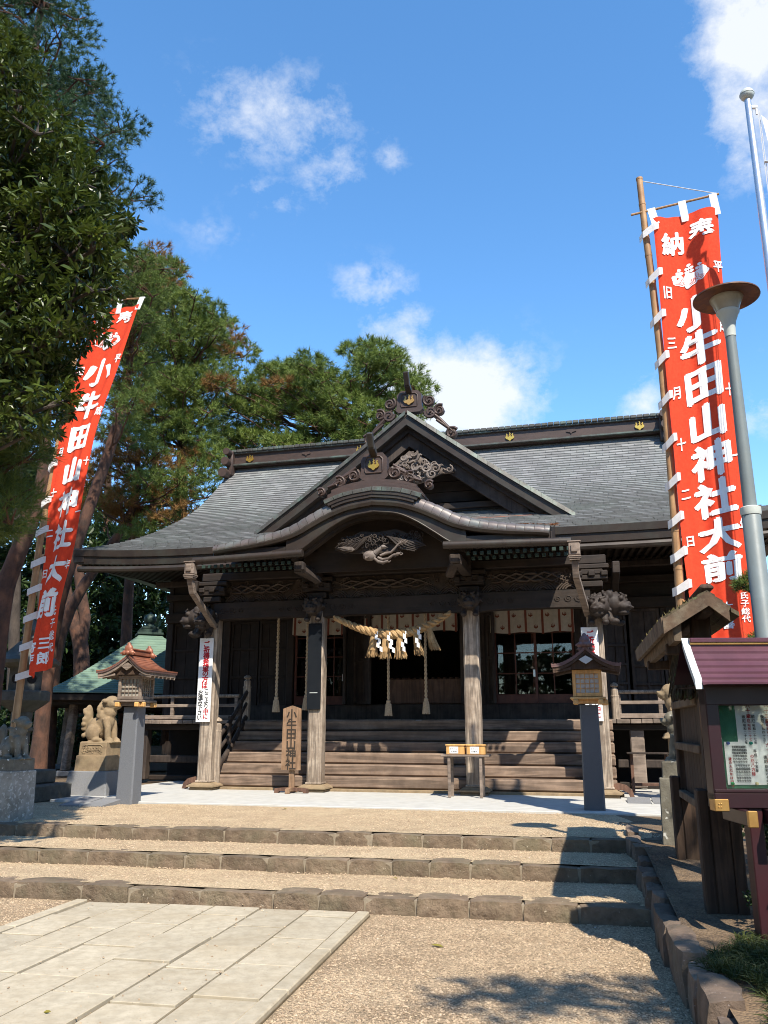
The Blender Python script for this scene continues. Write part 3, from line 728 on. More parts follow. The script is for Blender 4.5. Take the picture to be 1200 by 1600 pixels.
# rolled copper bands along the curved edge: each band a piece of its own
def edge_loop(u, o=0.0):
    z = kara(abs(u)); e = .01; sl = (kara(abs(u) + e) - kara(abs(u) - e)) / (2 * e) * (1 if u >= 0 else -1)
    n = Vector((-sl, 0, 1)).normalized(); out = []
    th = .205 - .07 * min(1, max(0, (abs(u) - 1.3) / 1.3))
    for (dv, dn) in ((.16, .015), (.02, .012), (-.06, -.012), (-.10, -.06), (-.105, -th * .75), (-.085, -th), (.06, -th), (.16, -th + .02)):
        out.append(Vector((u, -1.27 + dv, z)) + n * (dn + o))
    return out
us = []; u = .74
while u < 2.78: us.append(u); u += .135 + .012 * rs_.random()
us.append(2.8)
for sg in (-1, 1):
    for i in range(len(us) - 1):
        a, b = us[i] + .004, us[i + 1] - .003
        m = MB(); m.loft([edge_loop(sg * a, .008 + rs_.uniform(-.002, .002)), edge_loop(sg * (a + b) / 2, .012), edge_loop(sg * b, .002)])
        m.build('roof_edge_tile', 'copper_roll', SH, smooth=True, angle=50)
m = MB(); m.loft([edge_loop(-2.79 + 5.58 * i / 60, -.014) for i in range(61)]); m.build('roof_edge_core', 'copper_brown', SH)
# stepped cap over the crown
for j, (o, dv, ext, mt) in enumerate(((.055, -.05, .80, 'copper_edge'), (.0, -.035, .76, 'copper_brown'), (-.05, -.02, .72, 'copper_brown'))):
    m = MB()
    def cap_loop(u):
        z = kara(abs(u)); e = .01; sl = (kara(abs(u) + e) - kara(abs(u) - e)) / (2 * e) * (1 if u >= 0 else -1); n = Vector((-sl, 0, 1)).normalized()
        base = Vector((u, -1.38 + dv, z))
        return [base + n * (o + .03) + Vector((0, .5, 0)), base + n * (o + .03) + Vector((0, .05, 0)), base + n * (o + .01), base + n * (o - .05), base + n * (o - .06) + Vector((0, .1, 0)), base + n * (o - .06) + Vector((0, .5, 0))]
    N = 10
    for i in range(N):
        a = -ext + 2 * ext * i / N; b = -ext + 2 * ext * (i + 1) / N
        if j == 0:
            q = MB(); q.loft([cap_loop(a + .004), cap_loop((a + b) / 2), cap_loop(b - .004)]); q.build('roof_cap_tile', mt, SH, smooth=True)
        else: m.loft([cap_loop(a), cap_loop(b)], cap=(i in (0, N - 1)))
    if j: m.build('roof_cap_moulding', mt, SH)
# curved bargeboards below
barge_in = catmull([0, .4, .7, 1.0, 1.25, 1.5], [4.37, 4.31, 4.17, 3.97, 3.80, 3.72])
def barge_loop(u, v0, v1, top, drop):
    zt = kara(abs(u)) - top; zb = max(barge_in(abs(u)), 3.70) if abs(u) < 1.5 else 3.70
    zb = zb + drop
    if zb > zt - .05: zb = zt - .05
    return [(u, v0, zt), (u, v0, zb), (u, v1, zb), (u, v1, zt)]
m = MB(); m.loft([barge_loop(-1.5 + 3.0 * i / 44, -1.30, -1.12, .19, .06) for i in range(45)]); m.build('bargeboard', 'copper_brown', SH)
m = MB(); m.loft([barge_loop(-1.46 + 2.92 * i / 44, -1.16, -1.02, .20, .0) for i in range(45)]); m.build('bargeboard', 'wood_dark', SH)
m = MB(); m.tube([(-1.42 + 2.84 * i / 50, -1.315, barge_in(abs(-1.42 + 2.84 * i / 50)) + .07) for i in range(51)], .014, 6); m.build('bargeboard_bead', 'copper_brown', SH)
# back board that closes the curved gable
m = MB(); m.prism([(-1.45, 3.62)] + [(-1.45 + 2.9 * i / 30, min(kara(abs(-1.45 + 2.9 * i / 30)) - .2, 4.5)) for i in range(31)] + [(1.45, 3.62)], lambda a, b, c: (a, c, b), -.55, -.5)
m.build('gable_panel', 'wood_dark', SH)
# straight eave edges of the porch: fascia, gutter
for sg in (-1, 1):
    m = MB(); m.box((sg * 2.12, -1.2, 3.885), (1.4, .16, .14), .01); m.build('fascia', 'copper_brown', SH)
    m = MB(); m.tube([(sg * 1.16, -1.42, 3.79), (sg * 3.10, -1.42, 3.745)], .062, 10)
    for i in range(5): m.tube([(sg * (1.25 + .42 * i), -1.42, 3.788 - .01 * i), (sg * (1.275 + .42 * i), -1.42, 3.788 - .01 * i)], .068, 10)
    m.build('gutter', 'copper_brown', SH, smooth=True, angle=50)
    # rain-water head and square downpipe leaning back to the post
    dp = MB(); dp.box((sg * 3.14, -1.42, 3.73), (.20, .17, .02), .004); dp.box((sg * 3.14, -1.42, 3.62), (.17, .15, .20), .012); dp.box((sg * 3.14, -1.51, 3.625), (.095, .02, .12), .008)
    for k, w_ in enumerate((.19, .175, .155)): dp.box((sg * 3.14, -1.42, 3.505 - .024 * k), (w_, w_ - .02, .02), .004)
    h = dp.build('rainwater_head', 'wood_grey', SH)
    q = MB(); q.bar((sg * 3.14, -1.42, 3.46), (sg * 3.14, -1.30, 3.22), .10, .09, .008); q.bar((sg * 3.14, -1.31, 3.24), (sg * 3.26, -.17, 2.80), .095, .085, .008)
    q.build('downpipe', 'wood_grey', h)

# main eaves on both sides of the porch: thick edge, gutter, rafters, soffit
for sg in (-1, 1):
    m = MB(); N = 14
    for (v0, v1, d0, d1) in ((.27, .45, -.005, .12), (.31, .55, .12, .27)):
        m.loft([[(sg * u, v0, roof_z(u, .3) - d0), (sg * u, v0 + .012, roof_z(u, .3) - d1), (sg * u, v1, roof_z(u, .3) - d1), (sg * u, v1, roof_z(u, .3) - d0)] for u in [2.72 + (6.62 - 2.72) * i / N for i in range(N + 1)]])
    m.build('eave_edge', 'copper_brown', SH)
    m = MB(); m.tube([(sg * (2.9 + 3.5 * i / 8), .16, 3.98 + lift(2.9 + 3.5 * i / 8, .3) * .8) for i in range(9)], .06, 8); m.build('gutter', 'copper_brown', SH, smooth=True)
    # side eave edge running back
    m = MB()
    m.loft([[(sg * 6.66, v, roof_z(6.66, .3)), (sg * 6.63, v, roof_z(6.66, .3) - .26), (sg * 6.4, v, roof_z(6.66, .3) - .26), (sg * 6.4, v, roof_z(6.66, .3))] for v in (.3, 2, 4, 6, 7.9)])
    m.build('side_eave', 'copper_brown', SH)
    m = MB(); m.grid(lambda s, t: (sg * (6.55 - t * .9 if True else 0), .4 + s * 7.4, 4.17 + .09 * (1 - t) + .16 * t), 4, 2); m.build('side_soffit', 'wood_dark', SH)
m = MB()
m.grid(lambda s, t: ((2 * s - 1) * 6.55, .45 + t * 2.55, 4.13 + .2 * t + lift(abs((2 * s - 1) * 6.55), .3) * (1 - t)), 30, 3)
m.build('soffit', 'wood_dark', SH)
m = MB(); n = 0
for i in range(94):
    u = -6.5 + 13.0 * i / 93
    l0 = lift(u, .3)
    m.bar((u, .44, 4.085 + l0), (u * .985, 2.9, 4.29), .055, .075)
m.build('rafters', 'wood_dark', SH, kind='stuff')
m = MB()
for i in range(62):
    u = -3.05 + 6.1 * i / 61
    if abs(u) < 1.5: continue
    m.bar((u, -1.12, 3.80), (u, .1, 4.1), .055, .07)
m.build('porch_rafters', 'wood_dark', SH, kind='stuff')
m = MB()
for sg in (-1, 1): m.add([(sg * 1.2, -1.2, 3.84), (sg * 3.05, -1.2, 3.84), (sg * 3.05, .6, 4.25), (sg * 1.2, .6, 4.25)], [(0, 1, 2, 3)])
m.build('porch_soffit', 'wood_dark', SH)
# two staggered rows of green copper rafter caps
m = MB()
for i in range(56):
    u = -3.05 + 6.1 * i / 55
    if abs(u) < 1.42: continue
    m.box((u, -1.14, 3.70), (.06, .03, .06), .006); m.box((u + .055, -.93, 3.66), (.06, .03, .06), .006)
for sg in (-1, 1):
    for i in range(26): m.box((sg * (3.3 + .112 * i), .40, 4.03 + lift(3.3 + .112 * i, .3)), (.055, .03, .06), .006)
m.build('rafter_caps', 'verdigris_tile', SH, kind='stuff')

# big triangular dormer gable
GV = 1.15
def gz(u):
    u = abs(u); return 7.12 - .735 * u + .03 * math.sin(min(u / 3.1, 1) * math.pi) * -1.2
NU = 26
def gable_band(v0, v1, d0, d1, umax, apexcut=0.0):
    loops = []
    for i in range(2 * NU + 1):
        u = -umax + 2 * umax * i / (2 * NU)
        loops.append([(u, v0, gz(u) - d0), (u, v0, gz(u) - d1), (u, v1, gz(u) - d1), (u, v1, gz(u) - d0)])
    return loops
m = MB()
for sg in (-1, 1):
    for k in range(16):
        a = .02 + 3.12 * k / 16; b = .02 + 3.12 * (k + 1) / 16
        q = MB()
        q.loft([[(sg * x, GV - .03, gz(x) + .0 + (.006 if x == b else .018)), (sg * x, GV - .05, gz(x) - .075), (sg * x, GV + .3, gz(x) - .075), (sg * x, GV + .3, gz(x) + (.006 if x == b else .018))] for x in (a + .002, b - .002)])
        q.build('gable_edge_tile', 'copper_edge', SH)
m = MB(); m.loft(gable_band(GV, GV + .32, .07, .30, 3.16)); m.build('gable_bargeboard', 'copper_brown', SH)
m = MB(); m.loft(gable_band(GV - .012, GV + .1, .075, .115, 3.14)); m.loft(gable_band(GV - .012, GV + .1, .245, .29, 2.95)); m.build('bargeboard_moulding', 'copper_brown', SH)
m = MB(); m.loft(gable_band(GV + .14, GV + .34, .30, .40, 2.75)); m.build('bargeboard_moulding', 'wood_dark', SH)
m = MB(); m.loft(gable_band(GV + .24, GV + .36, .38, .66, 2.28)); m.build('inner_bargeboard', 'wood_door', SH)
# dormer roof running back into the main slope
m = MB()
for sg in (-1, 1):
    rows = 30
    for k in range(rows):
        a = 3.12 * k / rows; b = 3.12 * (k + 1) / rows
        m.add([(sg * a, GV + .02, gz(a)), (sg * b, GV + .02, gz(b) + .014), (sg * b, 4.15, gz(b) + .014), (sg * a, 4.15, gz(a)), (sg * b, GV + .02, gz(b)), (sg * b, 4.15, gz(b))], [(0, 1, 2, 3), (1, 4, 5, 2)])
m.build('dormer_roof', 'shingle', SH)
m = MB()
for k in range(9):
    z0 = 4.75 + k * .22; z1 = z0 + .205; w0 = max(.02, (6.75 - z0) / .735); w1 = max(.01, (6.75 - z1) / .735)
    m.prism([(-w0, z0), (w0, z0), (w1, z1), (-w1, z1)], lambda a, b, c: (a, c, b), 1.95 - .012 * (k % 2), 2.0)
m.build('gable_wall', 'wood_dark', SH)
m = MB()
for i in range(5): m.box((0, 1.30 + i * .12, 4.86 + .05 * i), (5.6 - .3 * i, .1, .03), .004)
m.build('gable_foot_slats', 'copper_new', SH)
m = MB(); m.box((0, 1.7, 5.25), (3.6, .1, .12), .01); m.box((0, 1.72, 5.0), (4.3, .1, .1), .01); m.build('gable_beam', 'wood_dark', SH)

# ridge: dark panels between two ledges, capped; drum-ended tiles at both ends
m = MB(); m.box((0, VR, 7.36), (9.95, .34, .34)); m.build('ridge_body', 'copper_ridge', SH)
m = MB(); m.box((0, VR, 7.235), (10.0, .50, .045), .008); m.box((0, VR, 7.535), (10.0, .46, .04), .008); m.build('ridge_ledge', 'copper_edge', SH)
m = MB(); i = 0; x = -5.02
while x < 5.0:
    m.box((x + .068, VR, 7.588 + rs_.uniform(-.004, .004)), (.128, .52, .072), .012); x += .136
m.build('ridge_cap_tiles', 'copper_edge', SH, kind='stuff')
for u in (-4.55, -1.75, 1.75, 4.55):
    m = MB(); crest(m, lambda a, b, c: (u + a, VR - .17 - c, 7.385 + b), .19, 0, .03); m.build('gold_crest', 'gold', SH)
for u in (-3.1, 0.4, 3.1):
    m = MB(); m.prism([(-.09, .05), (.09, .05), (.11, 0), (.03, -.02), (0, -.06), (-.03, -.02), (-.11, 0)], lambda a, b, c: (u + a, VR - .17 - c, 7.39 + b), 0, .02); m.build('relief_crest', 'copper_ridge', SH)
for sg in (-1, 1):
    m = MB()
    for (x, z, r_) in ((5.10, 7.52, .085), (5.13, 7.28, .10), (5.17, 7.00, .115)):
        m.tube([(sg * (x - .06), VR - .5, z), (sg * (x - .06), VR + .5, z)], r_, 14)
    m.box((sg * 5.02, VR, 7.28), (.14, .62, .62), .02)
    m.build('ridge_end_tile', 'copper_ridge', SH, smooth=True)

# ornamental ridge-end tiles (plate, scrolls, crest, projecting rod)
def ridge_ornament(u0, v0, z0, pw, ph, slope, golden, sw_):
    t = MB()
    o = [(-pw * .42, 0), (pw * .42, 0), (pw * .56, ph * .12), (pw * .5, ph * .3), (pw * .5, ph * .82), (pw * .34, ph), (-pw * .34, ph), (-pw * .5, ph * .82), (-pw * .5, ph * .3), (-pw * .56, ph * .12)]
    t.prism(o, lambda a, b, c: (u0 + a, v0 + c, z0 + b), 0, .16)
    fr = [(-.3, .25), (.3, .25), (.34, .34), (.34, .76), (.24, .86), (-.24, .86), (-.34, .76), (-.34, .34)]
    pts = [(u0 + a * pw, v0 - .005, z0 + b * ph) for a, b in fr]
    t.tube(pts + pts[:2], .014, 5)
    o_ = t.build('ridge_ornament', 'wood_grey' if False else 'copper_ridge', SH, smooth=True, angle=30)
    c_ = MB(); crest(c_, lambda a, b, c: (u0 + a, v0 - c, z0 + ph * .55 + b), pw * .42, 0, .035); c_.build('crest', 'gold' if golden else 'brass', o_)
    rd = MB(); L = .42 * (pw / .5)
    rd.bar((u0, v0 + .1, z0 + ph * .85), (u0, v0 - .18, z0 + ph * 1.12), .115, .10, .015); rd.bar((u0, v0 - .16, z0 + ph * 1.08), (u0, v0 - .28, z0 + ph * 1.12 + L * .55), .105, .10, .015)
    rd.build('ridge_rod', 'copper_brown', o_)
    for sg in (-1, 1):
        sc_ = MB(); ax, ay = (sg, 0, 0), (0, 0, 1); k = pw / .5
        for (x, z, r_, tn, a0) in sw_:
            sx, sz = u0 + sg * x * k, z0 + z * k - abs(x * k) * slope
            spiral(sc_, (sx, v0 + .03, sz), ax, ay, r_ * k, 1.7, .034 * k, 1, a0, 18, 6, .6)
            sc_.tube([(sx, v0 + .14, sz), (sx, v0 + .02, sz)], r_ * .8 * k, 10); sc_.tube([(sx, v0 + .03, sz), (sx, v0 - .03, sz)], .02 * k, 8)
        for j in range(4):
            xs = [.36 + .1 * j * .4, .55 + .05 * j, .72 + .04 * j, .82]
            sc_.tube([(u0 + sg * (x * k + .02 * j), v0 + .05 - .012 * (j % 2), z0 + (.30 - .07 * j) * k * (1 - q / 3.6) + .05 * k - x * k * slope) for q, x in enumerate(xs)], [.03 * k, .036 * k, .03 * k, .02 * k], 6)
        sc_.build('scroll', 'copper_ridge', o_, smooth=True, angle=60)
ridge_ornament(.06, GV - .02, 7.08, .50, .46, .70, False, [(.40, .50, .125, 1.7, 2.2), (.60, .42, .115, 1.7, 1.0), (.42, .27, .12, 1.7, 3.0), (.84, .09, .12, 1.7, .6)])
ridge_ornament(0.0, -1.30, 4.98, .44, .46, .20, True, [(.40, .20, .125, 1.7, 2.2), (.68, .14, .12, 1.7, 1.0), (1.04, .04, .085, 1.5, .6)])
m = MB()
for k in range(3): m.loft([[(u, -1.33 - .015 * k, kara(abs(u)) + .085 + .055 * (2 - k) - .02), (u, -1.33 - .015 * k, kara(abs(u)) + .085 + .055 * (2 - k) + .03), (u, -.9, kara(abs(u)) + .085 + .055 * (2 - k) + .03), (u, -.9, kara(abs(u)) + .085 + .055 * (2 - k) - .02)] for u in [(-.72 + 1.44 * i / 16) * (1 + .08 * k) for i in range(17)]])
m.build('porch_ridge', 'copper_ridge', SH)

# ---------------- carvings
def flame_carving(name, outline, v0, depth, n, seed, material, tr=.016, back=True, bw=.05):
    r = random.Random(seed); t = MB()
    if back: t.prism(outline, lambda a, b, c: (a, c, b), v0 + depth, v0 + depth + bw)
    from mathutils.geometry import intersect_point_line
    def inside(x, y):
        c = False; j = len(outline) - 1
        for i in range(len(outline)):
            xi, yi = outline[i]; xj, yj = outline[j]
            if (yi > y) != (yj > y) and x < (xj - xi) * (y - yi) / (yj - yi) + xi: c = not c
            j = i
        return c
    x0 = min(a for a, b in outline); x1 = max(a for a, b in outline); y0 = min(b for a, b in outline); y1 = max(b for a, b in outline)
    k = 0; tries = 0
    while k < n and tries < n * 60:
        tries += 1; x = r.uniform(x0, x1); y = r.uniform(y0, y1)
        if not inside(x, y): continue
        rr = r.uniform(2.2, 4.2) * tr; dz = r.uniform(0, depth)
        if r.random() < .55:
            spiral(t, (x, v0 + dz, y), (1, 0, 0), (0, 0, 1), rr, r.uniform(.9, 1.5), tr * r.uniform(.8, 1.2), r.choice((-1, 1)), r.uniform(0, 6.3), 12, 5, .45)
        else:
            a = r.uniform(-.5, .5) + (math.pi if r.random() < .5 else 0); L = r.uniform(5, 11) * tr; pts = []
            for q in range(7):
                s = q / 6 - .5
                pts.append((x + math.cos(a) * s * L - math.sin(a) * math.sin(s * 5.5) * tr * 1.6, v0 + dz - .01 * math.cos(s * 3), y + math.sin(a) * s * L + math.cos(a) * math.sin(s * 5.5) * tr * 1.6))
            t.tube(pts, [tr * .5, tr, tr * 1.25, tr * 1.3, tr * 1.1, tr * .8, tr * .4], 5)
        k += 1
    return t.build(name, material, SH, smooth=True, angle=60)
# hanging carving at the dormer apex
flame_carving('gable_carving', [(.0, 6.36), (-.14, 6.24), (-.36, 6.06), (-.62, 5.86), (-.5, 5.76), (-.2, 5.74), (.05, 5.64), (.3, 5.70), (.62, 5.84), (.9, 5.84), (.74, 5.98), (.42, 6.10), (.16, 6.28)], GV + .10, .12, 62, 5, 'wood_carved_pale', .026)
# hanging carving under the curved gable: a bird among leaves
def bird_carving():
    t = MB(); v0 = -1.10
    # crest lines of foliage
    r = random.Random(9)
    for i in range(46):
        x = r.uniform(-.66, .05); z = 3.98 + r.uniform(-.07, .13) * (1 - abs(x + .3) * .7); spiral(t, (x, v0 + r.uniform(-.03, .05), z), (1, 0, 0), (0, 0, 1), r.uniform(.025, .055), 1.2, .012, r.choice((-1, 1)), r.uniform(0, 6), 9, 5)
    for i in range(30):
        x = r.uniform(.05, .72); z = 4.02 + r.uniform(-.06, .11) * (1 - abs(x - .3) * .8); spiral(t, (x, v0 + r.uniform(.02, .08), z), (1, 0, 0), (0, 0, 1), r.uniform(.03, .07), 1.1, .013, r.choice((-1, 1)), r.uniform(0, 6), 9, 5)
    for sg, x0, z0 in ((-1, -.72, 3.92), (1, .78, 3.90)):
        for j in range(6):
            t.tube([(x0 - sg * .03 * j, v0 + .03, z0 - .02 * j), (x0 - sg * (.12 + .05 * j), v0 - .02, z0 + .05 - .02 * j), (x0 - sg * (.26 + .06 * j), v0 + .0, z0 + .08 + .012 * j), (x0 - sg * (.42 + .05 * j), v0 + .04, z0 + .10 + .02 * j)], [.01, .022, .022, .008], 5)
    t.prism([(-.74, 3.90), (-.5, 3.84), (-.1, 3.80), (.3, 3.83), (.8, 3.9), (.62, 4.06), (.3, 4.2), (0, 4.16), (-.3, 4.19), (-.6, 4.05)], lambda a, b, c: (a, c, b), v0 + .09, v0 + .13)
    o = t.build('porch_carving', 'wood_carved', SH, smooth=True, angle=60)
    b = MB()
    # body, neck, head, legs, wing and tail feathers
    b.ball((-.10, v0 - .06, 3.74), (.12, .075, .085), 14, 9); b.tube([(.0, v0 - .07, 3.78), (.08, v0 - .10, 3.83), (.12, v0 - .11, 3.86)], [.05, .035, .03], 8); b.ball((.14, v0 - .12, 3.865), (.042, .035, .032), 10, 7)
    b.tube([(.17, v0 - .13, 3.86), (.225, v0 - .14, 3.845)], [.012, .003], 6)
    for j in range(7):
        a = -.75 - .12 * j; b.tube([(-.16, v0 - .10, 3.755), (-.16 + .09 * math.cos(a), v0 - .135, 3.75 + .09 * math.sin(a) + .02)], [.012, .007], 5)
    for pts_ in ([(.08, 3.73), (.18, 3.76), (.27, 3.77), (.33, 3.83), (.40, 3.90), (.50, 3.94)], [(.04, 3.70), (.12, 3.66), (.22, 3.67), (.30, 3.72), (.42, 3.74)], [(-.02, 3.69), (.05, 3.63), (.14, 3.61), (.22, 3.63)]):
        b.tube([(x, v0 - .08 - .01 * i, z) for i, (x, z) in enumerate(pts_)], [.022, .026, .024, .02, .016, .010][:len(pts_)], 7)
        for q in range(3): spiral(b, (pts_[-1][0] - .05 * q, v0 - .09, pts_[-1][1] + .012 - .02 * q), (1, 0, 0), (0, 0, 1), .035, 1.1, .011, 1 if q % 2 else -1, q, 9, 5)
    b.prism([(-.66, 3.90), (-.58, 3.86), (-.42, 3.83), (-.36, 3.86), (-.40, 3.90), (-.55, 3.92)], lambda a, b_, c: (a, c, b_), v0 - .05, v0 - .01)
    for j in range(5): b.tube([(-.64 + .03 * j, v0 - .06, 3.905 - .008 * j), (-.40, v0 - .065, 3.895 - .012 * j)], [.006, .008], 5)
    b.build('carved_bird', 'wood_carved_pale', o, smooth=True, angle=60)
bird_carving()
# wave panels above the porch beams
def wave_panel(u0, u1, z0, z1, v0, seed):
    t = MB(); t.box(((u0 + u1) / 2, v0 + .10, (z0 + z1) / 2), (u1 - u0, .05, z1 - z0)); r = random.Random(seed)
    n = max(2, int((u1 - u0) / .36))
    for i in range(n):
        c = u0 + (u1 - u0) * (i + .5) / n + r.uniform(-.04, .04)
        for j in range(4):
            ra = .19 - .042 * j
            t.tube([(c + ra * 1.15 * math.cos(a), v0 + .05 - .012 * j, z0 + .02 + ra * (math.sin(a) ** 2) * .8) for a in [math.pi * q / 10 for q in range(11)]], .017, 5)
    for i in range(int((u1 - u0) * 26)):
        x = r.uniform(u0 + .06, u1 - .06); z = z0 + (z1 - z0) * r.uniform(.42, .92)
        spiral(t, (x, v0 + r.uniform(0, .05), z), (1, 0, 0), (0, 0, 1), r.uniform(.025, .055), 1.2, .013, r.choice((-1, 1)), r.uniform(0, 6), 9, 5)
    for i in range(3):
        x = r.uniform(u0 + .1, u0 + .3); pts = [(x + (u1 - u0) * .7 * q / 8, v0 + .0, z0 + (z1 - z0) * (.62 + .2 * math.sin(q * 1.3 + i * 2))) for q in range(9)]
        t.tube(pts, [.012, .022, .026, .028, .03, .028, .024, .02, .01], 6)
    t.build('wave_carving', 'wave_wood', SH, smooth=True, angle=60)
wave_panel(-1.2, 1.2, 3.24, 3.63, 0, 1); wave_panel(-3.2, -1.55, 3.24, 3.63, 0, 2); wave_panel(1.55, 3.2, 3.24, 3.63, 0, 3)
# beams
def beam(u0, u1, z0, z1, v, d, name='beam', mt='wood_dark', b=.015):
    t = MB(); t.box(((u0 + u1) / 2, v, (z0 + z1) / 2), (u1 - u0, d, z1 - z0), b); return t.build(name, mt, SH)
def rainbow_beam(u0, u1, rise):
    t = MB(); N = 20
    t.loft([[(u, -.11, 2.91 + rise * (1 - (2 * i / N - 1) ** 6)), (u, .11, 2.91 + rise * (1 - (2 * i / N - 1) ** 6)), (u, .11, 3.23), (u, -.11, 3.23)] for i, u in [(i, u0 + (u1 - u0) * i / N) for i in range(N + 1)]])
    for sg in (0, 1):
        for k in range(3):
            x = (u0 + .18 + .17 * k) if sg == 0 else (u1 - .18 - .17 * k)
            spiral(t, (x, -.112, 3.09), (1, 0, 0), (0, 0, 1), .075 - .012 * k, 1.5, .012, 1 if sg else -1, sg * 3.1, 12, 5)
    t.build('rainbow_beam', 'wood_dark', SH, smooth=True, angle=40)
rainbow_beam(-1.24, 1.24, .035); rainbow_beam(-3.32, -1.5, .035); rainbow_beam(1.5, 3.32, .035)
beam(-3.6, 3.6, 3.64, 3.79, 0, .18)
t = MB()
for x in (-1.05, -.6, .6, 1.05):
    spiral(t, (x, -.10, 3.715), (1, 0, 0), (0, 0, 1), .05, 1.5, .01, 1 if x > 0 else -1, 0, 12, 5)
t.build('beam_scroll', 'wood_carved', SH, smooth=True)
# bracket beams that carry the curved gable forward
for sg in (-1, 1):
    t = MB(); t.box((sg * 1.32, -.6, 3.60), (.15, 1.15, .17), .012); t.box((sg * 1.30, -1.16, 3.62), (.17, .14, .15), .02); t.bar((sg * 1.30, -1.12, 3.60), (sg * 1.12, -.7, 3.44), .14, .1, .02); t.build('bracket_arm', 'wood_grey' if False else 'wood_door', SH)
# lion-head beam ends
def lion_head(name, loc, rz, s, label=None):
    t = MB(); r = random.Random(int(s * 1000) + int(rz * 10))
    t.ball((0, 0, 0), (.17, .16, .15), 16, 12); t.ball((0, -.14, -.05), (.11, .10, .075), 14, 10); t.ball((0, -.20, -.015), (.05, .04, .035), 10, 8)
    t.ball((0, -.13, -.13), (.085, .08, .03), 12, 8); t.ball((0, .1, .0), (.16, .14, .17), 12, 10)
    for sx in (-1, 1):
        t.ball((sx * .075, -.14, .05), (.045, .035, .035), 10, 8); t.ball((sx * .14, .0, .10), (.035, .06, .06), 8, 6)
        t.tube([(sx * .03, -.17, .085), (sx * .12, -.14, .115)], [.02, .014], 6); t.ball((sx * .05, -.23, -.06), (.03, .03, .02), 8, 6)
    for i in range(26):
        a = r.uniform(0, 6.28); q = Vector((math.cos(a) * .16, r.uniform(-.03, .16), math.sin(a) * .15)); spiral(t, q, (1, 0, 0), (0, .2, 1), .045, 1.2, .018, 1, a, 8, 6)
    # paws below
    for sx in (-1, 1): t.ball((sx * .1, -.04, -.24), (.055, .075, .045), 10, 8); t.tube([(sx * .09, .06, -.1), (sx * .10, .0, -.22)], [.06, .045], 8)
    f = fused(t, .012, 1); f.v = [(a * s, b * s, c * s) for a, b, c in f.v]
    return f.build(name, 'wood_carved', SH, smooth=True, angle=None, loc=loc, rz=rz)
lion_head('lion_head', (-1.37, -.24, 3.10), 0, 1.0); lion_head('lion_head', (1.37, -.24, 3.10), 0, 1.0)
lion_head('beam_end_beast', (-3.66, -.05, 2.98), R(-70), 1.25); lion_head('beam_end_beast', (3.66, -.05, 2.98), R(70), 1.25)
lion_head('beam_end_beast', (3.42, -.26, 2.92), 0, 1.1); lion_head('beam_end_beast', (-3.42, -.26, 2.92), 0, 1.1)

# porch posts on stone bases
for i, u in enumerate((-3.36, -1.35, 1.35, 3.36)):
    t = MB(); t.box((u, 0, 1.60), (.255, .255, 2.95), .03); p = t.build('post', 'wood_post', SH)
    q = MB(); q.box((u, 0, .145), (.285, .285, .035), .01); q.build('post_collar', 'wood_post', p)
    q = MB(); q.box((u, 0, .02), (.42, .42, .05), .008)
    q.loft([[(u + x * w_, y * w_, z) for x, y in ((-1, -1), (1, -1), (1, 1), (-1, 1))] for w_, z in ((.19, .045), (.25, .062), (.245, .085), (.20, .105), (.165, .128))])
    q.build('base_stone', 'sandstone', p)
    if abs(u) > 3:
        q = MB(); sg = 1 if u > 0 else -1; pts = [(.12, .20), (.2, .22), (.32, .19), (.40, .12), (.43, .02), (.36, .02), (.34, .08), (.26, .115), (.12, .12)]
        q.prism(pts, lambda a, b, c: (u + sg * a, c, b), -.05, .05); q.build('beam_nose', 'wood_brown', p)
# bracket blocks on top of the posts
for u in (-3.36, -1.35, 1.35, 3.36):
    t = MB()
    for (w_, z, h) in ((.34, 3.30, .1), (.5, 3.41, .08), (.36, 3.50, .09), (.56, 3.59, .08)): t.box((u, 0, z), (w_, .3, h), .015)
    for du in (-.2, 0, .2): t.box((u + du, -.12, 3.47), (.11, .13, .09), .015)
    t.build('bracket_block', 'wood_dark', SH)

# stairs: heavy planks, each a step of its own
hts = [.055, .245, .43, .62, .805, .99, 1.18]
for i in range(6):
    t = MB(); z0, z1 = hts[i], hts[i + 1]; v = .17 + .27 * i
    t.box((.09 + .0 * i, v + .24, (z0 + z1) / 2), (6.92, .48, z1 - z0 - .008), .022)
    t.build('stair_step', 'wood_step', SH)
t = MB(); t.box((.09, .32, .025), (7.1, .5, .05), .006); t.build('stair_sill', 'sandstone', SH)
# veranda floor boards, edge seen end-on
r = random.Random(8); u = -5.85
while u < 5.85:
    w_ = r.uniform(.18, .27); t = MB(); t.box((u + w_ / 2, 2.33, 1.155 + r.uniform(-.004, .004)), (w_ - .008, 1.30, .075), .008)
    t.build('floor_board', 'wood_grey' , SH); u += w_
beam(-5.8, 5.8, 1.0, 1.11, 1.9, .14, 'veranda_beam')
beam(-5.8, 5.8, 1.19, 1.50, 2.86, .12, 'threshold', 'wood_door')
for i, u in enumerate((-5.7, -4.05, 3.95, 5.7)):
    t = MB(); t.box((u, 1.95, .52), (.24 if u > 0 else .17, .2, .98), .02); t.build('veranda_post', 'wood_grey' if u > 0 else 'wood_door', SH)
for (a, b) in ((-5.6, -4.1), (-4.0, -3.45), (3.6, 3.85), (4.05, 5.6)):
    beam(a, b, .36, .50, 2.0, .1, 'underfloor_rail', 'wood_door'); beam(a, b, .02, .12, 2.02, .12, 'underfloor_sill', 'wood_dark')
beam(-5.8, 5.8, .02, 1.1, 3.1, .08, 'underfloor_wall', 'roof_void')
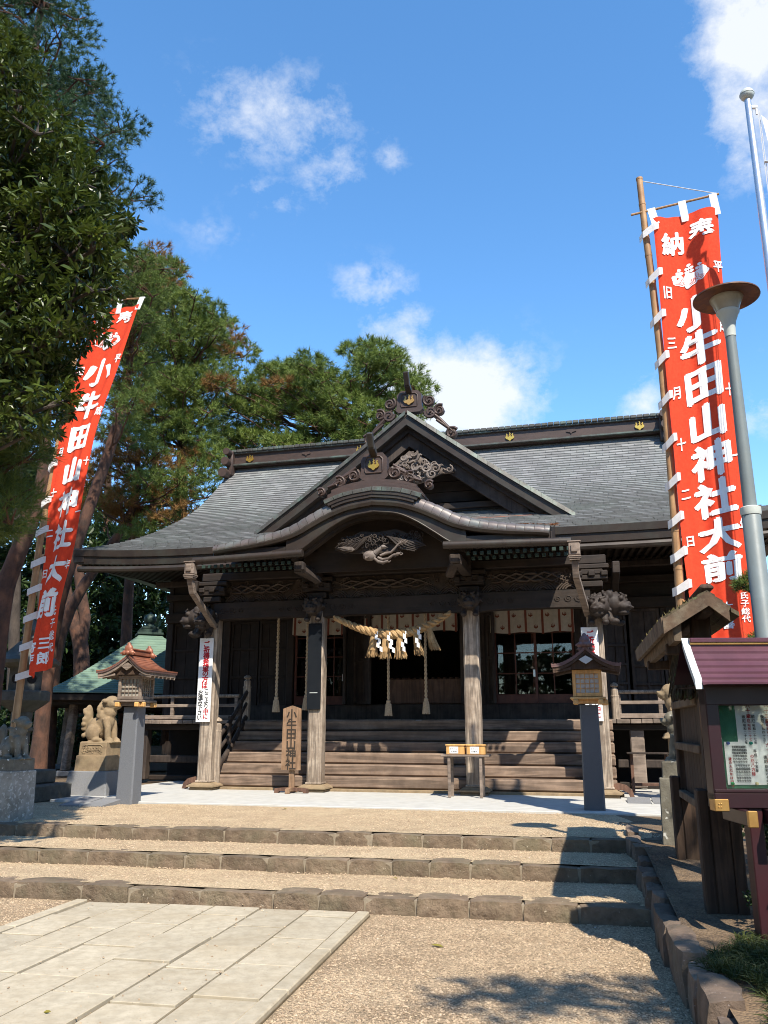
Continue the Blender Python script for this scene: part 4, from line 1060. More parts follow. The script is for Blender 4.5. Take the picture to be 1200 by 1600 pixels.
# pale tablet leaning in the opening under the left veranda
t = MB(); t.prism([(-.1, 0), (.1, 0), (.1, .20), (.06, .27), (-.02, .27), (-.06, .2), (-.1, .2)], lambda a, b, c: (-5.32 + a, 2.12 + c, .51 + b), 0, .03)
tag(t.build('wooden_tablet', 'wood_board', loc=(OX, OY, OZ), rz=-TH), 'pale wooden tablet leaning in the dark opening under the left veranda', 'wooden tablet')
# railings
def railing(a, b):
    for z, r_ in ((1.66, .035),):
        t = MB(); t.tube([(a, 1.84, z), (b, 1.84, z)], r_, 10); t.build('railing_bar', 'wood_post', SH, smooth=True, angle=50)
    for z, h in ((1.475, .06), (1.245, .08)):
        t = MB(); t.box(((a + b) / 2, 1.84, z), (b - a, .075, h), .008); t.build('railing_bar', 'wood_grey', SH)
    n = max(2, int(abs(b - a) / .62)); 
    for i in range(n + 1):
        u = a + .06 + (b - a - .12) * i / n; t = MB(); t.box((u, 1.842, 1.44), (.07, .06, .38), .006); t.build('railing_post', 'wood_grey', SH)
railing(-5.85, -3.62); railing(3.62, 5.85)
# stair rail on the left: newels with rounded heads, three sloping rails
def newel(u, v, z0, h, r_):
    t = MB(); t.lathe([(r_, 0), (r_, h - .24), (r_ * 1.08, h - .235), (r_ * 1.08, h - .215), (r_ * .92, h - .21), (r_ * .92, h - .11), (r_ * .55, h - .085), (r_ * .5, h - .07), (r_ * 1.02, h - .05), (r_ * .9, h - .02), (r_ * .3, h + .01), (0.001, h + .014)], (u, v, z0), 16)
    t.build('newel', 'wood_post', SH, smooth=True, angle=40)
newel(-3.24, .12, .03, 1.18, .075); newel(-3.42, 1.75, 1.19, .86, .075); newel(3.62, 1.75, 1.19, .62, .07)
for (za, zb, wd) in ((.34, 1.24, .09), (.62, 1.5, .06), (.86, 1.72, .075)):
    t = MB(); N = 8
    pts = [(-3.26 - .14 * i / N, .18 + 1.5 * i / N, za + (zb - za) * i / N - .05 * math.sin(math.pi * i / N)) for i in range(N + 1)]
    t.tube(pts, wd * .5, 8, squash=1.2); t.build('stair_rail', 'wood_door', SH, smooth=True, angle=50)
for k in (.4, .75):
    t = MB(); t.box((-3.26 - .14 * k, .18 + 1.5 * k, .34 + .9 * k + .3), (.06, .06, .5), .006); t.build('baluster', 'wood_door', SH)
# small paper sticker on the veranda edge
t = MB(); t.box((.07, 1.675, 1.16), (.11, .006, .045)); st = t.build('sticker', 'white_paint', SH); t = MB()
for k in range(5): t.box((.035 + k * .018, 1.670, 1.158), (.010, .003, .014))
t.build('sticker_print', 'ink_red', st)

# hall walls, doors and the dark room behind
WV = 2.9
t = MB(); t.box((-5.85, 5.4, 2.7), (.1, 5.0, 3.2)); t.box((5.85, 5.4, 2.7), (.1, 5.0, 3.2)); t.box((0, 7.8, 2.7), (11.7, .1, 3.2)); t.box((0, 5.4, 4.34), (11.7, 5.0, .06)); t.box((0, 5.4, 1.46), (11.6, 4.9, .06)); t.build('hall_walls', 'wood_dark_up', SH)
beam(-5.9, 5.9, 3.30, 4.30, 2.98, .12, 'upper_wall', 'wood_dark'); beam(-5.9, 5.9, 3.28, 3.50, 2.84, .14, 'lintel', 'wood_dark'); beam(-5.9, 5.9, 3.78, 3.92, 2.82, .14, 'lintel', 'wood_dark')
beam(2.9, 5.9, 4.0, 4.12, 2.3, .12, 'eave_purlin', 'wood_door'); beam(-5.9, -2.9, 4.0, 4.12, 2.3, .12, 'eave_purlin', 'wood_door')
for u in (-5.8, -4.42, -2.95, -1.62, 1.27, 3.02, 3.5, 4.75, 5.8):
    t = MB(); t.box((u, WV, 2.4), (.16, .16, 1.82), .015); t.build('wall_post', 'wood_dark_up', SH)
for u in (-3.7, 3.75):
    t = MB(); t.box((u, 1.3, 3.55), (.12, 3.0, .2), .015); t.build('tie_beam', 'wood_dark', SH)
def panel_door(u0, u1, z0, z1, v, rows, cols, ang=0.0, solid_top=0.0, mt='wood_door'):
    """a board door with raised stiles and rails; ang folds it outwards round u0"""
    w_ = u1 - u0; f = MB(); s = .055
    f.box((w_ / 2, .0, (z0 + z1) / 2), (w_, .05, z1 - z0)) if False else None
    for x in (s / 2, w_ - s / 2): f.box((x, 0, (z0 + z1) / 2), (s, .055, z1 - z0), .006)
    zt = z1 - solid_top * (z1 - z0)
    zs = [z0 + s / 2] + [z0 + (zt - z0) * k / rows for k in range(1, rows + 1)] + ([z1 - s / 2] if solid_top else [])
    if not solid_top: zs[-1] = z1 - s / 2
    for z in zs: f.box((w_ / 2, -.004, z), (w_ - .002, .05, s), .006)
    for k in range(1, cols): f.box((w_ * k / cols, -.002, (z0 + zt) / 2), (.035, .048, zt - z0), .005)
    o = f.build('door_leaf', mt, SH, loc=(u0, v, 0), rz=ang)
    b_ = MB(); n = max(2, int(w_ / .2))
    for k in range(n): b_.box((w_ * (k + .5) / n, .018, (z0 + z1) / 2), (w_ / n - .006, .022, z1 - z0 - .01), .004)
    b_.build('door_boards', mt, o); return o
# left closed bays
for (a, b) in ((-5.72, -5.12), (-5.1, -4.5), (-4.34, -3.7), (-3.68, -3.03)): panel_door(a, b, 1.5, 3.28, WV, 3, 1, 0, .0, 'wood_dark_up')
def glass_door(u0, u1, z0, z1, v, rows, cols):
    f = MB(); s = .05
    for x in (u0 + s / 2, u1 - s / 2): f.box((x, v, (z0 + z1) / 2), (s, .045, z1 - z0), .005)
    for z, h in ((z0 + .09, .18), (z1 - s / 2, s)): f.box(((u0 + u1) / 2, v, z), (u1 - u0 - .002, .043, h), .005)
    zb = z0 + .18
    for k in range(1, rows): f.box(((u0 + u1) / 2, v, zb + (z1 - zb) * k / rows), (u1 - u0, .03, .022), .003)
    for k in range(1, cols): f.box((u0 + (u1 - u0) * k / cols, v, (zb + z1) / 2), (.022, .028, z1 - zb), .003)
    o = f.build('glass_door', 'red_frame', SH)
    for i in range(rows):
        for j in range(cols):
            q = MB(); q.box((u0 + (u1 - u0) * (j + .5) / cols, v + .004, zb + (z1 - zb) * (i + .5) / rows), ((u1 - u0) / cols - .02, .005, (z1 - zb) / rows - .02)); q.build('pane', 'glass', o)
    return o
g1 = glass_door(-2.86, -2.30, 1.5, 3.28, WV, 4, 2); g2 = glass_door(-2.28, -1.72, 1.5, 3.28, WV + .03, 4, 2)
g3 = glass_door(1.36, 2.20, 1.5, 3.28, WV, 4, 2); g4 = glass_door(2.10, 2.93, 1.5, 3.28, WV + .05, 4, 2)
for g, x, z in ((g3, 2.14, 2.08), (g2, -1.78, 2.05)):
    q = MB(); q.box((x, WV - .03, z), (.045, .012, .14), .004); q.build('door_handle', 'aluminium', g)
# folded leaves
lf = panel_door(-1.55, -.98, 1.5, 3.28, WV - .02, 2, 1, R(-38), .0)
q = MB(); q.box((-.02, -.03, 2.08), (.06, .02, .11), .004); q.build('lock_plate', 'silver_trim', lf)
panel_door(-1.70, -1.40, 1.5, 3.28, WV - .1, 2, 1, R(-80), .0)
panel_door(.70, 1.2, 1.5, 3.28, WV - .16, 2, 1, R(18), .0); panel_door(1.24, 1.5, 1.5, 3.28, WV - .05, 2, 1, R(-55), .0)
panel_door(3.08, 3.46, 1.5, 3.28, WV - .02, 3, 2, 0, .4); panel_door(3.5, 3.96, 1.5, 3.28, WV - .30, 3, 2, R(24), .4)
panel_door(3.98, 4.56, 1.5, 3.28, WV - .02, 3, 2, 0, .42); panel_door(4.58, 5.16, 1.5, 3.28, WV - .02, 3, 2, 0, .42); panel_door(5.18, 5.74, 1.5, 3.28, WV - .02, 3, 2, 0, .42)
# offertory chest in the central opening
ob = thing('offertory_chest', 'wide dark brown offertory chest behind the central doorway', 'offertory chest', sw(.0, 3.35, 1.5), -TH)
q = MB(); q.box((0, 0, .26), (1.75, .6, .50), .015); q.build('chest_body', 'wood_brown', ob)
q = MB()
for k in range(14): q.box((-.8 + k * .123, 0, .525), (.05, .5, .03), .005)
q.build('chest_grille', 'wood_brown', ob)
# ------------------------------------------------------------------ things hung on and set before the hall
def shr(px, py, v):
    """point of the shrine frame (u, w) that lies at depth v along a line of sight"""
    d = ray(px, py); nx, ny = math.sin(TH), math.cos(TH)
    t = (v + OX * nx + OY * ny) / (d.x * nx + d.y * ny)
    x, y, z = d.x * t - OX, d.y * t - OY, EYE + d.z * t
    return x * math.cos(TH) - y * math.sin(TH), z - OZ

def curtain(u0, u1, v, zt, zb, label, seed):
    t = thing('crested_curtain', label, 'curtain', sw((u0 + u1) / 2, v, zb), -TH, 'white crested curtains in the doorways')
    w_ = u1 - u0; h = zt - zb
    def fn(s, q): 
        x = (s - .5) * w_
        return (x, .018 * math.sin(x * 17 + seed) * (1.1 - q) + .01 * math.sin(x * 39 + seed * 2), q * h + .012 * math.sin(x * 9 + seed) * (1 - q))
    m = MB(); m.grid(fn, int(w_ * 40), 6); m.build('cloth', 'curtain', t, smooth=True)
    def on(x, z, off): p = fn(x / w_ + .5, z / h); return (p[0], p[1] - off, z + (p[2] - z))
    n = max(1, int(round(w_ / .33))); st = w_ / n
    for k in range(n + 1):
        x = min(max(-w_ / 2 + k * st + .05, -w_ / 2 + .03), w_ / 2 - .03); m = MB()
        m.grid(lambda s, q: on(x + (s - .5) * .045, -.025 * (1 - q) + q * h, .006), 2, 6); m.build('stripe', 'crest_dye', t)
    for k in range(n):
        for (dx, z) in ((.11, .78), (.22, .26)):
            x = -w_ / 2 + k * st + .05 + dx * .9
            if x > w_ / 2 - .05: continue
            m = MB(); crest(m, lambda a, b, c: on(x + a, h * z + b, .004 + c), .085, 0, .003); m.build('crest', 'crest_dye', t)
curtain(-2.86, -1.74, 2.72, 3.30, 2.93, 'white crested curtain in the left doorway behind the black board', 1)
curtain(-1.25, .68, 2.62, 3.34, 2.93, 'white crested curtain in the central doorway behind the straw rope', 2)
curtain(1.32, 2.96, 2.72, 3.30, 2.86, 'white crested curtain over the glass doors right of the offering boxes', 3)

def bell_rope(px, py, v, label, ptop=958):
    u, zb = shr(px, py, v); u2, zt = shr(px + 3, ptop - 14, v)
    t = thing('bell_rope', label, 'bell rope', sw(u, v, zb), -TH, 'plaited bell ropes hanging in the porch')
    L = zt - zb + .1; m = MB()
    for k in range(2):
        m.tube([(.014 * math.cos(z * 42 + k * math.pi), .014 * math.sin(z * 42 + k * math.pi), z) for z in [.2 + (L - .2) * i / 70 for i in range(71)]], .016, 5)
    m.build('rope', 'hemp', t, smooth=True)
    m = MB(); m.lathe([(.03, .26), (.042, .24), (.036, .215), (.045, .20), (.062, .0), (.05, .0)], (0, 0, 0), 14)
    for k in range(14): a = k * math.tau / 14; m.tube([(.044 * math.cos(a), .044 * math.sin(a), .19), (.064 * math.cos(a), .064 * math.sin(a), -.02)], .009, 4)
    m.build('tassel', 'hemp', t, smooth=True)
bell_rope(431, 1111, .9, 'plaited bell rope left of the black board, hanging in the left bay of the porch')
bell_rope(478, 1108, .9, 'plaited bell rope half hidden by the black board on the post')
bell_rope(607, 1117, .9, 'left one of the two bell ropes below the straw rope tassels')
bell_rope(666, 1114, .9, 'right one of the two bell ropes below the straw rope tassels')

# twisted straw rope with tassels and paper streamers
SR = thing('straw_rope', 'twisted yellow straw rope with tassels and white zigzag paper streamers across the central bay', 'straw rope', sw(0, -.16, 2.5), -TH)
def rope_at(s):
    xs = [522, 560, 600, 640, 680, 704]; ys = [965, 981, 990.5, 987.5, 972, 957.5]
    px = 522 + s * (704 - 522); py = catmull(xs, ys)(px); u, w = shr(px, py, -.2); return Vector((u, -.04, w - 2.5))
for k in range(3):
    m = MB(); pts = []; rr = []
    for i in range(91):
        s = i / 90; r_ = (.024 + .022 * math.sin(math.pi * s)); a = s * 46 + k * math.tau / 3
        c = rope_at(s); pts.append(c + Vector((0, r_ * math.cos(a), r_ * math.sin(a)))); rr.append(r_ * .98)
    m.tube(pts, rr, 7); m.build('strand', 'straw', SR, smooth=True)
r = random.Random(4)
for px, lean in ((584, -.03), (602, -.01), (624, .03), (648, .09), (669, .12)):
    s = (px - 522) / 182; c = rope_at(s); m = MB()
    m.lathe([(.042, 0), (.05, -.06), (.062, -.2), (.072, -.28)], c + Vector((0, 0, -.02)), 10)
    for q in range(70):
        a = r.uniform(0, math.tau); k = math.sqrt(r.random()); k2 = k * r.uniform(.9, 1.25)
        m.tube([c + Vector((.045 * k * math.cos(a), .045 * k * math.sin(a), 0)), c + Vector((.062 * k * math.cos(a) + lean * .4, .06 * k * math.sin(a), -.2)), c + Vector((.10 * k2 * math.cos(a) + lean, .09 * k2 * math.sin(a), -.40 + r.uniform(-.03, .03)))], [.006, .006, .003], 3)
    # lean the solid core with the straws
    for i in range(40): x, y, z = m.v[i]; m.v[i] = (x + lean * (c.z - z) / .42, y, z)
    m.build('straw_tassel', 'straw', SR)
for px, sgn in ((592, 1), (611, 1), (634, -1), (656, -1)):
    s = (px - 522) / 182; c = rope_at(s); m = MB(); z = c.z - .03; x = c.x + (.0 if sgn > 0 else .02); y = -.14
    m.add([(x - .008, y, z + .05), (x + .012, y, z + .05), (x + .012, y, z), (x - .008, y, z)], [(0, 1, 2, 3)])
    for k in range(4):
        d = .019 * (1 if k % 2 else -1); sh = -sgn * -.016 * k
        m.add([(x - .024 + d + sh, y - .01 * (k % 2), z + .012), (x + .024 + d + sh, y - .01 * (k % 2), z - .012), (x + .024 + d + sh, y - .014 + .01 * (k % 2), z - .095), (x - .024 + d + sh, y - .014 + .01 * (k % 2), z - .072)], [(0, 1, 2, 3)]); z -= .068
    m.build('paper_streamer', 'white_paint', SR)

# tall signs on the posts
def text_col(mb, chars, fn, x, z0, step, size, bold=.03):
    for i, ch in enumerate(chars): write(mb, ch, fn, x, z0 - step * i, size, size, bold)
def post_sign(u, z0, z1, v, label, with_text=True):
    t = thing('post_sign', label, 'sign', sw(u, v, z0), -TH, 'white prayer signs on the porch posts'); h = z1 - z0
    m = MB(); m.box((0, 0, h / 2), (.262, .03, h), .004); m.build('sign_board', 'white_paint', t)
    fn = lambda a, b: (a, -.019, b)
    m = MB(); text_col(m, 'ご祈祷希望の方は', fn, .01, h - .11, .103, .125, .035); tag(m.build('lettering', 'ink_red', t), 'red lettering')
    m = MB(); text_col(m, 'ここより', fn, .055, h - .93, .087, .10, .02); text_col(m, 'お進み下さい', fn, -.06, h - .95, .087, .10, .02); tag(m.build('lettering', 'ink_black', t), 'black lettering')
    m = MB(); text_col(m, '中に', fn, .055, h - .93 - 4 * .087, .087, .10, .03); m.build('lettering', 'ink_red', t)
    m = MB(); m.tube([(0, -.02, h - .01), (0, -.02, h + .06)], .004, 5); m.build('hook', 'ink_black', t)
post_sign(-3.40, 1.14, 2.60, -.16, 'tall white sign with red and black writing on the left outer porch post')
post_sign(3.27, 1.14, 2.60, -.16, 'white sign on the right outer porch post, mostly hidden behind the right lantern roof')
t = thing('black_board', 'tall plain black board on the left inner porch post', 'board', sw(-1.36, -.15, 1.34), -TH)
m = MB(); m.box((0, 0, .73), (.24, .035, 1.46), .005); m.build('panel', 'black_board', t)
m = MB(); m.box((0, -.02, .28), (.14, .004, .012)); m.build('metal_strip', 'silver_trim', t)

# standing wooden name board
st = thing('standing_sign', 'pointed wooden sign on a footed stand before the stairs', 'sign', sw(-1.62, -.42, .01), -TH)
m = MB(); hb = 1.03; m.prism([(-.165, 0), (.165, 0), (.155, hb - .05), (0, hb), (-.155, hb - .05)], lambda a, b, c: (a, c - .05, b + .36), -.02, .02); sb = m.build('sign_board', 'wood_board', st)
m = MB(); text_col(m, '小牛田山神社', lambda a, b: (a, -.074, b), 0, .36 + hb - .145, .158, .185, .02); m.build('lettering', 'ink_wood', sb)
m = MB(); m.box((.0, .0, .55), (.07, .055, 1.08), .006); m.box((.0, .0, .2), (.09, .05, .3), .006); m.build('stand_post', 'wood_board', st)
for a in (0, 1):
    m = MB(); prof_ = [(-.29, 0), (-.22, 0), (-.20, .03), (.20, .03), (.22, 0), (.29, 0), (.28, .07), (.12, .085), (-.12, .085), (-.28, .07)]
    if a == 0: m.prism(prof_, lambda x, z, c: (x, c, z), -.035, .035)
    else: m.prism([(x * .7, z) for x, z in prof_], lambda x, z, c: (c, x, z + .004), -.035, .035)
    m.build('foot', 'wood_brown' if a == 0 else 'wood_board', st)

# offering table with two boxes
tb = thing('offering_table', 'narrow light brown table before the right inner porch post', 'table', sw(1.30, -.55, .01), -TH)
m = MB(); m.box((0, 0, .615), (.74, .34, .03), .006); m.build('table_top', 'wood_grey', tb)
for x in (-.25, .24):
    for y in (-.13, .13):
        m = MB(); m.box((x, y, .30), (.045, .04, .6), .005); m.build('leg', 'wood_grey', tb)
for x, lab in ((-.155, 'left pale wooden box with a white label on the offering table'), (.165, 'right pale wooden box with a white label on the offering table')):
    b_ = thing('offering_box', lab, 'box', sw(1.30 + x, -.55, .642), -TH, 'pale boxes on the offering table')
    m = MB(); m.box((0, 0, .065), (.285, .2, .13), .005); m.build('box_body', 'wood_new', b_)
    m = MB(); m.box((0, 0, .14), (.31, .225, .022), .005); m.build('lid', 'wood_new', b_)
    m = MB(); m.box((-.02, -.103, .066), (.135, .004, .10)); lb = m.build('paper_label', 'paper', b_)
    m = MB(); text_col(m, '御神籤', lambda a, b: (-.02 + b, -.107, .088 + a * 0 + 0), 0, .0, 0, .0) if False else None
    for i, ch in enumerate('おみくじ'): write(m, ch, lambda a, b: (a, -.1065, b), -.065 + .03 * i, .085, .03, .03, .01)
    for i, ch in enumerate('初穂料'): write(m, ch, lambda a, b: (a, -.1065, b), -.055 + .034 * i, .045, .03, .03, .01)
    m.build('label_print', 'ink_black', lb)
# low rack on the right under the veranda
u, w = shr(1012, 1178, .9)
rk = thing('low_rack', 'low dark wooden rack under the right veranda railing', 'rack', sw(u, .9, .01), -TH)
m = MB(); m.box((0, 0, w), (.66, .3, .025), .005); m.build('rack_top', 'wood_door', rk)
for x in (-.26, .28):
    m = MB(); m.box((x, 0, w / 2), (.05, .05, w - .02), .005); m.build('leg', 'wood_brown', rk)
m = MB(); m.box((0, 0, .14), (.6, .04, .045), .005); m.build('stretcher', 'wood_brown', rk)

# ------------------------------------------------------------------ lanterns on granite pillars
def pillar_lantern(px, py, label, old):
    p = onz(px, py, .405)
    t = thing('pillar_lantern', label, 'lantern', p, -TH, 'wooden lanterns on granite pillars beside the pavement')
    m = MB(); a, b_ = .135, .118; m.loft([[(x * w_, y * w_, z) for x, y in ((-1, -.86), (-.86, -1), (.86, -1), (1, -.86), (1, .86), (.86, 1), (-.86, 1), (-1, .86))] for w_, z in ((a, -.05), (a, 0), (b_, 1.34))])
    m.build('pillar', 'granite' if old else 'granite_dark', t)
    wd = 'wood_grey' if old else 'wood_new'; z = 1.34
    m = MB(); m.box((0, 0, z + .045), (.36, .36, .05), .008); m.box((0, 0, z + .085), (.46, .46, .035), .01); m.build('platform', wd, t)
    for sx in (-1, 1):
        for ax in (0, 1):
            m = MB(); c = (sx * .16, -.21, z + .035) if ax == 0 else (.21, sx * .16, z + .035); m.box(c, (.07, .09, .07) if ax == 0 else (.09, .07, .07), .012); m.build('bracket', 'wood_new', t)
    # fire box: frame, lattice, paper
    bw, bz0, bz1 = .19, z + .105, z + .455
    m = MB()
    for x in (-1, 1):
        for y in (-1, 1): m.box((x * (bw - .02), y * (bw - .02), (bz0 + bz1) / 2), (.042, .042, bz1 - bz0), .004)
    for zz in (bz0 + .028, bz1 - .022):
        for s in (-1, 1): m.box((0, s * (bw - .018), zz), (2 * bw - .08, .036, .05), .004); m.box((s * (bw - .018), 0, zz), (.036, 2 * bw - .08, .05), .004)
    m.build('frame', wd, t)
    for s, ax in ((-1, 0), (1, 0), (-1, 1), (1, 1)):
        m = MB()
        f = (lambda a, c: (a, s * (bw - .03), c)) if ax == 0 else (lambda a, c: (s * (bw - .03), a, c))
        for k in range(1, 5):
            a = -bw + .04 + (2 * bw - .08) * k / 5; d = (.009, .016, bz1 - bz0 - .06) if ax == 0 else (.016, .009, bz1 - bz0 - .06); m.box(f(a, (bz0 + bz1) / 2), d)
        for k in range(1, 4):
            zz = bz0 + .05 + (bz1 - bz0 - .1) * k / 4; d = (2 * bw - .08, .014, .009) if ax == 0 else (.014, 2 * bw - .08, .009); m.box(f(0, zz), d)
        m.build('lattice', wd, t)
    m = MB(); m.box((0, 0, (bz0 + bz1) / 2), (2 * bw - .085, 2 * bw - .085, bz1 - bz0 - .05)); m.build('paper_screen', 'lamp_glass' if old else 'shoji', t)
    # roof: concave gabled roof with layered eaves
    rz0 = bz1 - .02; HWD = .45; top = .285
    def rf(x): q = abs(x) / HWD; return rz0 + .04 + top * (1 - q) ** 1.55 + .05 * q * q
    mt = 'copper_new' if old else 'copper_aged'
    for sg in (-1, 1):
        for k in range(11):
            a = HWD * k / 11; b2 = HWD * (k + 1) / 11; q = MB()
            ya = .30 + .10 * k / 11; yb = .30 + .10 * (k + 1) / 11
            q.loft([[(sg * a, -ya, rf(a)), (sg * b2, -yb, rf(b2) + .008), (sg * b2, -yb, rf(b2) - .012), (sg * a, -ya, rf(a) - .012)], [(sg * a, ya, rf(a)), (sg * b2, yb, rf(b2) + .008), (sg * b2, yb, rf(b2) - .012), (sg * a, ya, rf(a) - .012)]])
            q.build('roof_strip', mt, t)
    for (d0, d1, ins, mtt) in ((.012, .04, .004, 'copper_aged'), (.04, .085, .02, 'wood_grey' if old else 'wood_old')):
        m = MB(); N = 20
        m.loft([[(x, -y, rf(x) - d0), (x, y, rf(x) - d0), (x, y, rf(x) - d1), (x, -y, rf(x) - d1)] for x, y in [((-HWD + ins) + 2 * (HWD - ins) * i / N, .30 + .10 * abs((-HWD + ins) + 2 * (HWD - ins) * i / N) / HWD - ins) for i in range(N + 1)]])
        m.build('eave_layer', mtt, t)
    m = MB(); N = 16
    m.prism([(-.30, rz0 + .03)] + [(-.30 + .60 * i / N, rf(-.30 + .6 * i / N) - .075) for i in range(N + 1)] + [(.30, rz0 + .03)], lambda a, b2, c: (a, c, b2), -.26, .26); m.build('gable_panel', 'wood_old', t)
    m = MB(); m.prism([(-.09, .03), (0, .08), (.09, .03), (.05, .0), (0, -.03), (-.05, .0)], lambda a, b2, c: (a, c, rz0 + .12 + b2), -.31, -.28); m.build('gable_pendant', 'silver_trim' if not old else 'wood_grey', t)
    rz_ = rf(0)
    m = MB(); m.box((0, 0, rz_ + .03), (.085, .5, .07), .008); m.box((0, 0, rz_ + .075), (.11, .52, .025), .008); m.build('ridge', mt, t)
    for s in (-1, 1):
        m = MB(); m.ball((0, s * .29, rz_ + .075), (.07, .045, .075)); m.ball((-.055, s * .30, rz_ + .02), (.045, .035, .04)); m.ball((.055, s * .30, rz_ + .02), (.045, .035, .04)); m.ball((0, s * .31, rz_ + .02), .035); m.ball((0, s * .29, rz_ + .145), (.03, .03, .03))
        for sx in (-1, 1): spiral(m, (sx * .085, s * .31, rz_ + .0), (sx, 0, 0), (0, 0, 1), .035, 1.2, .012)
        f = fused(m, .008, 1); f.build('ridge_end', mt, t, smooth=True, angle=None)
    for s in (-1, 1):
        for k in range(7):
            m = MB(); m.bar((s * .2, -.28 + .093 * k, rz0 + .035), (s * .43, -.36 + .12 * k, rf(.43) - .10), .025, .03); m.build('rafter', 'wood_grey' if old else 'wood_old', t)
pillar_lantern(200, 1254, 'weathered wooden lantern with reddish copper roof on the light grey granite pillar at left', True)
pillar_lantern(930, 1267, 'new yellow wooden lantern with dark copper roof on the dark granite pillar at right', False)

# ------------------------------------------------------------------ stone guardian lions
def lion_body(seed, curly, s):
    """seated, facing +x"""
    t = MB(); r = random.Random(seed)
    t.ball((-.10, 0, .20), (.17, .13, .18), 16, 12); t.ball((.04, 0, .33), (.15, .12, .21), 16, 12); t.ball((.10, 0, .46), (.12, .11, .12))
    for sy in (-1, 1):
        t.tube([(.10, sy * .085, .36), (.15, sy * .09, .2), (.16, sy * .09, .05)], [.068, .052, .05], 10); t.ball((.19, sy * .09, .032), (.075, .05, .035))
        t.ball((-.10, sy * .11, .14), (.13, .06, .13)); t.ball((.0, sy * .13, .035), (.10, .045, .036))
    t.ball((.13, 0, .60), (.125, .12, .115)); t.ball((.235, 0, .565), (.075, .082, .05)); t.ball((.22, 0, .52), (.06, .065, .022)); t.ball((.295, 0, .595), (.025, .04, .022))
    for sy in (-1, 1):
        t.ball((.205, sy * .05, .635), (.035, .03, .025)); t.ball((.08, sy * .125, .63), (.05, .025, .04)); t.tube([(.2, sy * .03, .665), (.15, sy * .09, .665)], [.02, .014], 6)
    t.box((.0, 0, -.005), (.56, .32, .03), .01)
    # mane and tail
    for i in range(30):
        a = r.uniform(.6, 5.7); q = Vector((.02 - .06 * r.random(), math.sin(a) * .125, .53 + math.cos(a) * .12 - r.uniform(0, .14)))
        t.ball(q, .03, 8, 6); 
        if curly: spiral(t, q, (1, 0, 0), (0, .3, 1), .04, 1.2, .014, 1, a, 8, 5)
    t.ball((-.27, 0, .38), (.075, .07, .20), 12, 10); t.ball((-.23, 0, .18), (.07, .07, .12))
    for i in range(12): t.ball((-.30 - .03 * r.random(), r.uniform(-.06, .06), .10 + .035 * i), .042, 8, 6)
    f = fused(t, .014, 1); f.v = [(a * s, b * s, c * s) for a, b, c in f.v]; return f
def guardian(px, py, zb, label, blocks, stone, s, rz, seed, curly, carved=None, loc=None):
    p = loc or onz(px, py, zb); t = thing('guardian_lion', label, 'stone lion', (p[0], p[1], zb), rz, 'stone guardian lions on pedestals'); z = 0
    for (w_, d_, h, tp, mt) in blocks:
        m = MB(); bv = .02
        m.loft([[(x * w_ / 2 * k, y * d_ / 2 * k, zz) for x, y in ((-1, -.93), (-.95, -1), (.95, -1), (1, -.93), (1, .93), (.95, 1), (-.95, 1), (-1, .93))] for k, zz in ((1.0, z), (1 - tp + .0, z + h - .012), (1 - tp - .02, z + h))])
        o = m.build('pedestal_block', mt, t); z += h
        if carved and abs(h - carved) < 1e-6:
            q = MB(); r = random.Random(seed)
            q.tube([(-w_ * .36, -d_ / 2 - .0, z - h * .75), (-w_ * .38, -d_ / 2, z - h * .35), (-w_ * .3, -d_ / 2, z - h * .2), (w_ * .3, -d_ / 2, z - h * .2), (w_ * .38, -d_ / 2, z - h * .35), (w_ * .36, -d_ / 2, z - h * .75)], .008, 5)
            for i in range(16): spiral(q, (r.uniform(-.3, .3) * w_, -d_ / 2 - .002, z - h * r.uniform(.35, .75)), (1, 0, 0), (0, 0, 1), .03, 1.1, .009, r.choice((-1, 1)), r.uniform(0, 6), 9, 5)
            q.build('relief', mt, o, smooth=True)
    f = lion_body(seed, curly, s); o = f.build('statue', stone, t, smooth=True, angle=None); o.location.z = z
guardian(152, 1240, .42, 'tan stone lion with bushy tail on stepped pedestal, behind the left lantern pillar', [(.78, .78, .36, .12, 'granite_mid'), (.58, .55, .24, .03, 'sandstone'), (.50, .5, .205, .02, 'sandstone')], 'sandstone', 1.04, -TH, 31, True, .205)
guardian(1078, 1250, .42, 'tan stone lion facing left beyond the lichen-spotted lion at the right', [(.70, .70, .36, .12, 'granite_mid'), (.52, .5, .28, .02, 'sandstone'), (.46, .46, .25, .02, 'sandstone')], 'sandstone', 1.12, math.pi - TH, 32, True)
guardian(10, 1281, .392, 'lichen-spotted stone lion on a whitish pedestal at the left edge before the banner pole', [(.43, .42, .56, .05, 'lichen_pale'), (.37, .36, .14, .02, 'lichen_stone')], 'lichen_stone', .70, -TH - R(4), 33, False)
guardian(1082, 1318, .39, 'lichen-spotted stone lion facing left on a dark pedestal next to the old roofed signboard', [(.48, .46, .60, .05, 'lichen_stone'), (.40, .4, .15, .02, 'lichen_stone')], 'lichen_stone', .66, math.pi - TH - R(12), 34, False)

